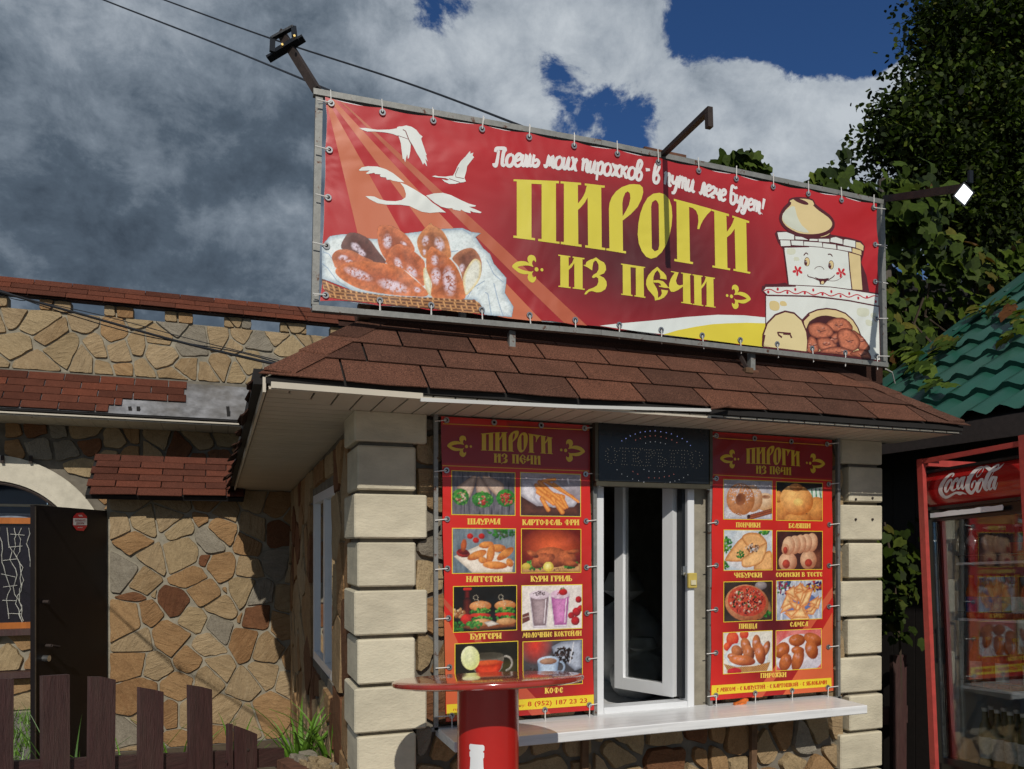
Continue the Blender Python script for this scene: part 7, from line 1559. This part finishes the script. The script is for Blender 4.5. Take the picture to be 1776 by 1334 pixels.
# leaves
M_leaf = simple('daylily_leaf', (.10, .21, .02), .45, nscale=8, var=.3, bmp=.05, spec=.4)
M_leafd = simple('dark_blade', (.055, .12, .02), .5, nscale=8, var=.3, bmp=.05)
def blades(nm, c, n, h, spread, label, cat, mat, seed, wd=.016, kind=None, out_=None):
    rq = random.Random(seed); m = MB()
    for i in range(n):
        a_ = rq.uniform(0, 6.283); L_ = h * rq.uniform(.55, 1.1); lean = spread * rq.uniform(.3, 1.2); b0_ = Vector(c) + Vector((math.cos(a_), math.sin(a_), 0)) * rq.uniform(0, .04 if not out_ else out_)
        if out_: a_ = rq.uniform(0, 6.283)
        d = Vector((math.cos(a_), math.sin(a_), 0)); s_ = Vector((-d.y, d.x, 0)); k = 7; vs = []
        for j in range(k + 1):
            t = j / k; p = b0_ + d * (lean * L_ * t ** 1.8) + zz * (L_ * (t - .42 * lean * t ** 3)); w_ = wd * (1 - t ** 2.2) * (.7 + .6 * math.sin(math.pi * min(1, t + .25)))
            vs += [p - s_ * w_ + zz * .002, p - zz * w_ * .5, p + s_ * w_ + zz * .002]
        m.add(vs, [(3 * j + q, 3 * j + q + 1, 3 * j + q + 4, 3 * j + q + 3) for j in range(k) for q in (0, 1)])
    o = m.build(nm, mat); tagit(o, label, cat, kind=kind); return o
def gp(px, py, t): return atT(px, py, t)
pz_ = gp(520, 1300, 3.95); blades('daylily', (pz_.x, pz_.y, .44), 26, .50, .55, 'left clump of bright green daylily leaves by the stone wall, nearest the fence', 'plant', M_leaf, 1)
pz_ = gp(578, 1300, 3.9); blades('daylily', (pz_.x, pz_.y, .44), 26, .50, .6, 'right clump of bright green daylily leaves touching the kiosk corner', 'plant', M_leaf, 2)
pz_ = gp(140, 1330, 4.1); blades('daylily', (pz_.x - .05, pz_.y, .1), 12, .85, .5, 'thin dark clump of leaves in front of the black door', 'plant', M_leafd, 3, .009)
pz_ = gp(228, 1330, 4.0); blades('daylily', (pz_.x, pz_.y, .1), 12, .8, .5, 'sparse clump of leaves between the fourth and fifth pickets', 'plant', M_leaf, 4, .009)
pz_ = gp(408, 1330, 4.2); blades('daylily', (pz_.x, pz_.y, .3), 16, .5, .8, 'low arching clump of leaves behind the broken thin picket', 'plant', M_leaf, 5, .010)
pz_ = gp(310, 1330, 4.3); blades('daylily', (pz_.x, pz_.y, .2), 10, .6, .6, 'small clump of leaves against the sunny flagstone wall', 'plant', M_leaf, 6, .009)
g_ = MB(); rq = random.Random(5)
for i in range(3500):
    x, y = rq.uniform(-3.2, -.9), rq.uniform(6.8, 8.8) if i % 3 else rq.uniform(4.4, 6.9); 
    if vnoise(np.array([[x]]), np.array([[y]]), .5, 3)[0, 0] < .45: continue
    a_ = rq.uniform(0, 6.28); h_ = rq.uniform(.05, .16); d = Vector((math.cos(a_), math.sin(a_), 0)); b0_ = Vector((x, y, .005)); s_ = Vector((-d.y, d.x, 0)) * .006
    g_.add([b0_ - s_, b0_ + s_, b0_ + d * h_ * .6 + zz * h_], [(0, 1, 2)])
tagit(g_.build('grass', M_leaf), 'tufts of bright grass growing through the paving by the porch', 'grass', kind='stuff')

# ------------------------------------------------------------------ cables
M_cable = simple('black_cable', (.010, .010, .012), .5, bmp=0)
def cable(pts, r_, label, t=None):
    P = smooth_pts([tuple(atT(*p)) for p in pts], 10); m = MB(); m.tube(P, r_, 6); o = m.build('overhead_cable', M_cable, None, True); tagit(o, label, 'cable', 'cables strung over the kiosk')
cable([(-900, -440, 20), (-300, -205, 13), (120, -26, 9.0), (180, 0, 8.6), (365, 72, 7.4), (550, 148, 5.6), (620, 180, 4.8), (700, 218, 4.0), (802, 268, 3.2)], .0085, 'lower of the two black cables crossing the sky to the sign')
cable([(-800, -400, 20), (-200, -180, 13.5), (220, -24, 9.6), (285, 0, 9.2), (470, 67, 8.0), (700, 142, 6.6), (905, 219, 5.2), (980, 252, 4.4), (1112, 330, 3.55)], .0085, 'upper of the two black cables, passing behind the sign')
cable([(-500, 300, 4.6), (-60, 485, 3.62), (0, 506, 3.58), (140, 545, 3.5), (300, 590, 3.35), (425, 620, 3.05), (484, 633, 2.78)], .0062, 'thick black cable sagging past the parapet to the kiosk roof corner')
cable([(-500, 320, 4.6), (-60, 488, 3.66), (0, 503, 3.62), (80, 533, 3.56), (240, 580, 3.45), (400, 608, 3.15), (486, 630, 2.80)], .0026, 'thin cable twisting alongside the thick one in front of the parapet')
cable([(-500, 350, 4.6), (-40, 500, 3.66), (60, 522, 3.6), (180, 548, 3.5), (330, 588, 3.3), (490, 627, 2.82)], .002, 'thinnest wire running above the thick cable towards the kiosk roof')

# ------------------------------------------------------------------ green-roofed building on the right
GX, GY, GZ = 3.93, 4.50, 2.36
GB = empty('green_roof_building', (5, 4.5, 0), 'timber building with shade-dark walls and a green metal tile roof to the right of the kiosk', 'building')
sl = .66; gl_ = math.hypot(1, sl); Ug = Vector((0, -1, 0)); Vg = Vector((1 / gl_, 0, sl / gl_)); Ng = Vector((-sl / gl_, 0, 1 / gl_))
m = MB(); NYt = 120; rows_ = 9; rl = .33; y0_ = GY; ylen = 4.0; vs = []; k = 0
prof = []
for r_ in range(rows_):
    prof += [(r_ * rl + .002, .034), (r_ * rl + rl * .5, .017), (r_ * rl + rl - .002, .0)]
for (v_, h_) in prof:
    for i in range(NYt + 1):
        u_ = ylen * i / NYt; wv_ = .022 * math.cos(u_ / .183 * 6.283); sag = -.035 * max(0, math.cos(u_ / .183 * 6.283)) * 0
        vs.append(Vector((GX, GY, GZ)) + Ug * u_ + Vg * (v_ + sag) + Ng * (h_ + wv_))
W1_ = NYt + 1; fs = [(j * W1_ + i, j * W1_ + i + 1, (j + 1) * W1_ + i + 1, (j + 1) * W1_ + i) for j in range(len(prof) - 1) for i in range(NYt)]
m.add(vs, fs); M_green = simple('green_tile_metal', (.010, .074, .050), .38, nscale=4, var=.15, bmp=.03, dirt=.22); GR_ = m.build('tile_roof', M_green, GB, True)
P0 = Vector((GX, GY + .02, GZ)); m = MB(); m.obox(P0 + Ng * .04 - Ug * -.0, P0 + Vg * 3.0 + Ng * .04, .16, .012, up=tuple(Ng)); m.build('verge_trim', M_green, GB)
m = MB(); m.prism([P0 - Vector((0, 0, .02)), P0 + Vg * 3.0 - Vector((0, 0, .02)), P0 + Vg * 3.0 - Vector((0, 0, .12)), P0 - Vector((0, 0, .12))], (0, -4.0, 0)); m.build('roof_underside', M_dark, GB)
B('fascia', (GX - .01, GY - 4.0, GZ - .13), (GX + .015, GY, GZ - .012), simple('brown_fascia', (.05, .035, .028), .6), GB)
for i in range(22): y = GY - .1 - i * .18; B('wall_plank', (GX + .28, y - .174, 0), (GX + .31, y, GZ - .0), simple('shade_dark_plank', (.018, .013, .011), .8) if i == 0 else bpy.data.materials['shade_dark_plank'], GB)  # near-black wall put in to darken the space under the roof
B('gable_wall', (GX + .311, GY - .14, 0), (GX + 3, GY - .1, GZ + .1), M_dark, GB)
# posts and fence bits in the gap
p = onY(1557, 1140, 3.9); PF = empty('board_fence', (p.x, 3.9, 0), 'short stretch of dark brown board fence glimpsed between kiosk and cooler', 'fence')
B('board', (onY(1545, 1200, 3.9).x, 3.88, 0), (onY(1568, 1200, 3.9).x, 3.91, onY(1557, 1136, 3.9).z), M_wood, PF)
B('board', (onY(1583, 1200, 3.95).x, 3.93, 0), (onY(1606, 1200, 3.95).x, 3.96, onY(1557, 1146, 3.9).z), M_wood, PF)
B('rail', (3.06, 3.912, onY(1540, 1258, 3.9).z), (4.2, 3.945, onY(1540, 1228, 3.9).z), M_woodh, PF)
p = onY(1534, 313, 6.2); m = MB(); m.tube([(p.x, 6.2, 0), (p.x, 6.2, p.z * .5), (p.x, 6.2, p.z)], [.09, .075, .068], 14); tagit(m.build('wooden_pole', simple('grey_pole_wood', (.10, .085, .07), .9, nscale=14, var=.3, bmp=.8, bscale=60, stretch=(5, 5, .6))), 'weathered round wooden pole rising behind the right end of the sign', 'pole')

# ------------------------------------------------------------------ creeper and trees
def leaf_mat(name, c, rough=.5):
    m, nt, b = newmat(name); a = nt.nodes.new('ShaderNodeAttribute'); a.attribute_name = 'Col'
    oi = nt.nodes.new('ShaderNodeObjectInfo'); v = coords(nt, (1, 1, 1), 'Object'); n1 = noise(nt, v, 30, 3)
    col = mixc(nt, 1.0, a.outputs['Color'], ramp(nt, n1, [(.3, (.7, .7, .7)), (.7, (1.25, 1.25, 1.25))]), 'MULTIPLY')
    nt.links.new(col, b.inputs['Base Color']); b.inputs['Roughness'].default_value = rough; b.inputs['Specular IOR Level'].default_value = .12
    tr = N(nt, 'ShaderNodeBsdfTranslucent'); nt.links.new(mixc(nt, 1.0, col, (1.0, 1.15, .45), 'MULTIPLY'), tr.inputs[0]); mx = N(nt, 'ShaderNodeMixShader'); mx.inputs[0].default_value = .25
    o = nt.nodes['Material Output']; nt.links.new(b.outputs[0], mx.inputs[1]); nt.links.new(tr.outputs[0], mx.inputs[2]); nt.links.new(mx.outputs[0], o.inputs[0]); return m
M_lf = leaf_mat('tree_leaf', None, .6)
VINE = np.array([(0, 0, 0), (.28, -.14, .03), (.50, .06, -.05), (.47, .32, .0), (.44, .60, -.06), (.22, .72, .0), (0, 1.0, -.14), (-.22, .72, .0), (-.44, .60, -.06), (-.47, .32, .0), (-.50, .06, -.05), (-.28, -.14, .03)])
LIND = np.array([(0, 0, 0), (.34, .22, -.06), (.36, .58, -.05), (0, 1.0, -.12), (-.36, .58, -.05), (-.34, .22, -.06)])
def leaves(C, Nv, sz_, cols, shape, rng):
    n = len(C); k = len(shape); rd = rng.normal(size=(n, 3)); Nv = Nv / np.linalg.norm(Nv, axis=1, keepdims=True)
    dn_ = np.tile(np.array([0, 0, -1.0]), (n, 1)) + rd * .55; A = dn_ - (dn_ * Nv).sum(1, keepdims=True) * Nv; A /= np.linalg.norm(A, axis=1, keepdims=True); Bb = np.cross(Nv, A)
    V_ = C[:, None, :] + (shape[None, :, 0:1] * Bb[:, None, :] + shape[None, :, 1:2] * A[:, None, :] + shape[None, :, 2:3] * Nv[:, None, :]) * sz_[:, None, None]
    return V_.reshape(-1, 3), np.repeat(cols, k, axis=0), k
def leafmesh(name, V_, cols, k, parent, kind=None, mid=False):
    n = len(V_) // k; c = V_.mean(0); me = bpy.data.meshes.new(name)
    me.vertices.add(len(V_)); me.vertices.foreach_set('co', (V_ - c).astype(np.float32).ravel()); me.loops.add(len(V_)); me.loops.foreach_set('vertex_index', np.arange(len(V_), dtype=np.int32))
    me.polygons.add(n); me.polygons.foreach_set('loop_start', np.arange(n, dtype=np.int32) * k); me.polygons.foreach_set('loop_total', np.full(n, k, dtype=np.int32)); me.materials.append(M_lf)
    ca = me.color_attributes.new('Col', 'FLOAT_COLOR', 'POINT'); arr = np.ones((len(V_), 4), dtype=np.float32); arr[:, :3] = cols; ca.data.foreach_set('color', arr.ravel()); me.update(); me.validate()
    o = link(name, me, parent, c.tolist()); 
    if kind: o['kind'] = kind
    return o
GREENS = np.array([(.036, .060, .008), (.054, .088, .010), (.078, .118, .014), (.022, .038, .008), (.115, .150, .022), (.13, .12, .02)])
def gcol(n, rng, p=(.3, .28, .17, .18, .05, .02)): return GREENS[rng.choice(6, n, p=p)] * rng.uniform(.8, 1.2, (n, 1))
# big tree: clumps of leaves along its boughs
TX = Vector((15.2, 11.5, 0)); TRE = empty('linden_tree', TX, 'large dark leafy tree with drooping outer branches at the right edge', 'tree')
cl = [(1700, 40, 105, 13), (1640, 20, 45, 12), (1760, 120, 110, 14), (1650, 110, 55, 12.4), (1690, 190, 80, 12.6), (1600, 200, 55, 12), (1560, 190, 34, 11.6), (1548, 235, 30, 11.4), (1620, 255, 60, 12), (1570, 225, 28, 11.6), (1700, 290, 90, 12.8), (1640, 320, 60, 12.2), (1610, 350, 36, 12), (1600, 300, 30, 11.8), (1780, 240, 90, 13.5), (1780, 350, 90, 13), (1850, 100, 120, 14), (1850, 300, 120, 13.6), (1700, -70, 100, 13.4), (1800, -60, 120, 14), (1630, 150, 40, 12), (1615, 60, 26, 12), (1535, 200, 18, 11.4), (1528, 245, 20, 11.4), (1550, 260, 26, 11.6), (1575, 180, 22, 11.6), (1612, 100, 22, 12), (1590, 330, 26, 11.8), (1690, 400, 80, 12.4), (1760, 440, 80, 12.8), (1950, 0, 160, 15), (1950, 260, 160, 15), (1630, 385, 40, 12.2)]
trk = MB(); trk.tube([(TX.x, TX.y, 0), (TX.x - .1, TX.y, 2.5), (TX.x + .1, TX.y - .1, 5.5), (TX.x, TX.y, 9)], [.38, .3, .22, .10], 12); 
Cs, Nvs, Fs = [], [], []
for (px, py, rp_, t) in cl:
    c = np.array(atT(px, py, t)); r_ = rp_ * t / F; sub = max(4, int((rp_ / 13) ** 2 * 2.5))
    st_ = Vector((TX.x, TX.y, min(8.2, max(2.5, c[2] - 1.6)))); trk.tube([st_, (st_ + Vector(c)) / 2 + Vector((0, 0, .35)), Vector(c)], [.07, .045, .012], 6)
    for _ in range(sub):
        d = RNG.normal(size=3); d /= np.linalg.norm(d); q = c + d * r_ * RNG.uniform(.25, 1.0); rs = .16 + .10 * RNG.random()
        n = int(RNG.integers(26, 46)); off = RNG.normal(size=(n, 3)) * rs * np.array([1.25, 1.25, .8]); off[:, 2] -= .25 * (off[:, 0] ** 2 + off[:, 1] ** 2) / rs * .6
        Fs.append(np.full(n, RNG.choice([.45, .7, 1.0, 1.5]) * (1.25 if d[1] < -.2 or d[2] > .3 else .8))); Cs.append(q + off); Nvs.append(np.array([0, -.45, .75]) + RNG.normal(size=(n, 3)) * .6)  # sunlight put into the leaf colour: front and top clumps lighter
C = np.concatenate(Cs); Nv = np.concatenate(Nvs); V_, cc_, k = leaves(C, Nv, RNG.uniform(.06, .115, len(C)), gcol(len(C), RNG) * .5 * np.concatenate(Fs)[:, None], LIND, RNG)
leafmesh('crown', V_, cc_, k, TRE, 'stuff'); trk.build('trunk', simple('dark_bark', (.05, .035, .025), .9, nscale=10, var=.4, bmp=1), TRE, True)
# creeper hedge
CRE = empty('creeper', (7, 6, 0), 'mass of broad-leaved grape creeper climbing behind the green roof and the sign', 'climbing plant')
def bulge(x, z): return .5 * math.sin(x * 2.1 + 1) * math.sin(z * 1.9) + .25 * math.sin(x * 5.3 + z * 4.1)
P_, N_ = [], []
while len(P_) < 11500:
    x, z = RNG.uniform(3.2, 9.6), RNG.uniform(.2, 5.3)
    top_ = 3.2 + 1.75 * min(1, max(0, (x - 3.9) / 2.1)) + .12 * math.sin(x * 3.3) + .08 * math.sin(x * 9) - .18
    if z > top_: continue
    y = 5.75 + bulge(x, z) * .5 + RNG.exponential(.22); P_.append((x, y, z)); N_.append((RNG.normal() * .5 - .15, -1 + RNG.normal() * .35, .55 + RNG.normal() * .5))
# shoots over the sign
for (px, py, h_, n) in ((1250, 292, 10, 22), (1275, 284, 14, 44), (1300, 290, 16, 44), (1322, 296, 8, 16), (1425, 320, 12, 22), (1440, 330, 12, 26), (1490, 335, 12, 26), (1508, 335, 9, 14), (1470, 335, 8, 12), (1555, 330, 20, 60), (1590, 370, 34, 150), (1560, 380, 24, 90)):
    c = np.array(atT(px, py, 6.6)); r_ = h_ * 6.6 / F
    for _ in range(n): P_.append(tuple(c + RNG.normal(size=3) * r_ * .75)); N_.append((RNG.normal() * .5, -1, .5 + RNG.normal() * .5))
shoot = [tuple(atT(*q)) for q in ((1466, 340, 6.6), (1467, 318, 6.6), (1464, 300, 6.6), (1463, 285, 6.6), (1468, 270, 6.6))]
for q in shoot[1:]:
    for _ in range(2): P_.append(tuple(np.array(q) + RNG.normal(size=3) * .03)); N_.append((RNG.normal() * .5, -1, .3))
for q in ((1412, 300), (1420, 309), (1430, 302)): P_.append(tuple(atT(*q, 6.6))); N_.append((RNG.normal() * .5, -1, .3))
for (px, py) in ((1288, 296), (1262, 296), (1432, 330), (1466, 338), (1500, 336)):
    q = np.array(atT(px, py, 6.6))
    for _ in range(70): z_ = RNG.uniform(.3, q[2] - .15); P_.append((q[0] + RNG.normal() * .16, q[1] + RNG.normal() * .12, z_)); N_.append((RNG.normal() * .5, -1, .5 + RNG.normal() * .4))
P_ = np.array(P_); N_ = np.array(N_); S_z = RNG.uniform(.085, .155, len(P_)); CV = gcol(len(P_), RNG, (.25, .30, .22, .13, .07, .03)) * .8
# dry leaves here and there
dry = RNG.random(len(P_)) < .02; CV[dry] = np.array([.12, .06, .02])
# the 300 that show largest are parts of their own
vis = (P_[:, 1] < 5.75) & (P_[:, 2] > 1.2) & (P_[:, 0] > 4.8) & (P_[:, 0] < 8.0); score = np.where(vis, S_z, 0); big = np.argsort(-score)[:295]
mask_ = np.zeros(len(P_), bool); mask_[big] = True
V_, cc_, k = leaves(P_[~mask_], N_[~mask_], S_z[~mask_], CV[~mask_], VINE, RNG); leafmesh('foliage', V_, cc_, k, CRE, 'stuff')
V_, cc_, k = leaves(P_[mask_], N_[mask_], S_z[mask_], CV[mask_], VINE, RNG)
for i in range(len(big)): leafmesh('leaf', V_[i * k:(i + 1) * k], cc_[i * k:(i + 1) * k], k, CRE)
m = MB(); rq = random.Random(2)
for i in range(46):
    x = rq.uniform(3.6, 9.2); P = [(x, 6.0, 0)]; z_ = 0
    while z_ < 4.0: z_ += rq.uniform(.3, .6); x += rq.uniform(-.2, .2); P.append((x, 6.0 + rq.uniform(-.3, .2), z_))
    m.tube(P, .012, 5)
m.tube(shoot, .004, 5)
for (px, py) in ((1288, 296), (1262, 296), (1432, 330), (1466, 338), (1500, 336)):
    q = Vector(atT(px, py, 6.6)); m.tube([(q.x + .3, q.y - .1, 0), (q.x + .1, q.y, 1.6), (q.x - .06, q.y + .05, 3.2), tuple(q)], [.02, .016, .012, .006], 6)
m.build('stem', simple('vine_stem', (.06, .04, .025), .9, bmp=.4), CRE)
# flat dark sheets added as hedge shade, and a trail over the green roof
B('hedge_shade_screen', (5.95, 6.46, 0), (10.5, 6.5, 4.55), M_felt, CRE)
B('hedge_shade_screen', (3.5, 6.35, 0), (10.5, 6.45, 3.3), simple('dark_green_screen', (.008, .012, .006), 1), CRE)
Pt, Nt = [], []
for (px0, py0, px1, py1, n) in ((1610, 620, 1640, 585, 9), (1640, 590, 1665, 590, 8), (1608, 625, 1612, 665, 5), (1740, 520, 1776, 560, 18), (1690, 540, 1740, 520, 14), (1620, 655, 1640, 668, 5), (1560, 600, 1600, 640, 16), (1745, 590, 1770, 560, 8)):
    for i in range(n):
        f_ = i / max(n - 1, 1); d = ray(px0 + (px1 - px0) * f_ + RNG.normal() * 3, py0 + (py1 - py0) * f_ + RNG.normal() * 3); tt = (P0 + Ng * .09 - CAM).dot(Ng) / d.dot(Ng)
        Pt.append(tuple(CAM + d * tt)); Nt.append(tuple(Ng + Vector(RNG.normal(size=3) * .3)))
Pt, Nt = np.array(Pt), np.array(Nt); cv_ = gcol(len(Pt), RNG, (.1, .2, .3, .05, .2, .15)); cv_[26:31] = (.14, .055, .02)
V_, cc_, k = leaves(Pt, Nt, RNG.uniform(.07, .12, len(Pt)), cv_, VINE, RNG)
TRL = empty('creeper_trail', tuple(Pt.mean(0)), 'loose trails of creeper with a few brown dead leaves lying on the green roof', 'climbing plant')
for i in range(len(Pt)): leafmesh('leaf', V_[i * k:(i + 1) * k], cc_[i * k:(i + 1) * k], k, TRL)

# creeper growing in the gap between kiosk and cooler
rg2 = np.random.default_rng(4); n = 190; Pg = np.stack([rg2.uniform(3.86, 4.14, n), rg2.uniform(3.72, 3.95, n), 1.05 + .8 * rg2.beta(1.6, 1.6, n)], 1); Ng2 = np.stack([rg2.normal(-.3, .5, n), -1 + rg2.normal(0, .3, n), rg2.normal(.7, .4, n)], 1)
CG2 = empty('creeper_clump', (4.0, 3.85, 1.0), 'small patch of creeper leaves in the dark gap between kiosk and cooler', 'climbing plant')
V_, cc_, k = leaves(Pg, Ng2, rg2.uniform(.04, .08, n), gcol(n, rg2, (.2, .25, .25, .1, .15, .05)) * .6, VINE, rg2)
for i in range(n): leafmesh('leaf', V_[i * k:(i + 1) * k], cc_[i * k:(i + 1) * k], k, CG2)
m = MB(); m.tube([(4.15, 3.9, 0), (4.1, 3.88, 1.0), (4.0, 3.84, 1.5), (3.95, 3.86, 1.8)], .008, 5); m.build('stem', bpy.data.materials['vine_stem'], CG2)
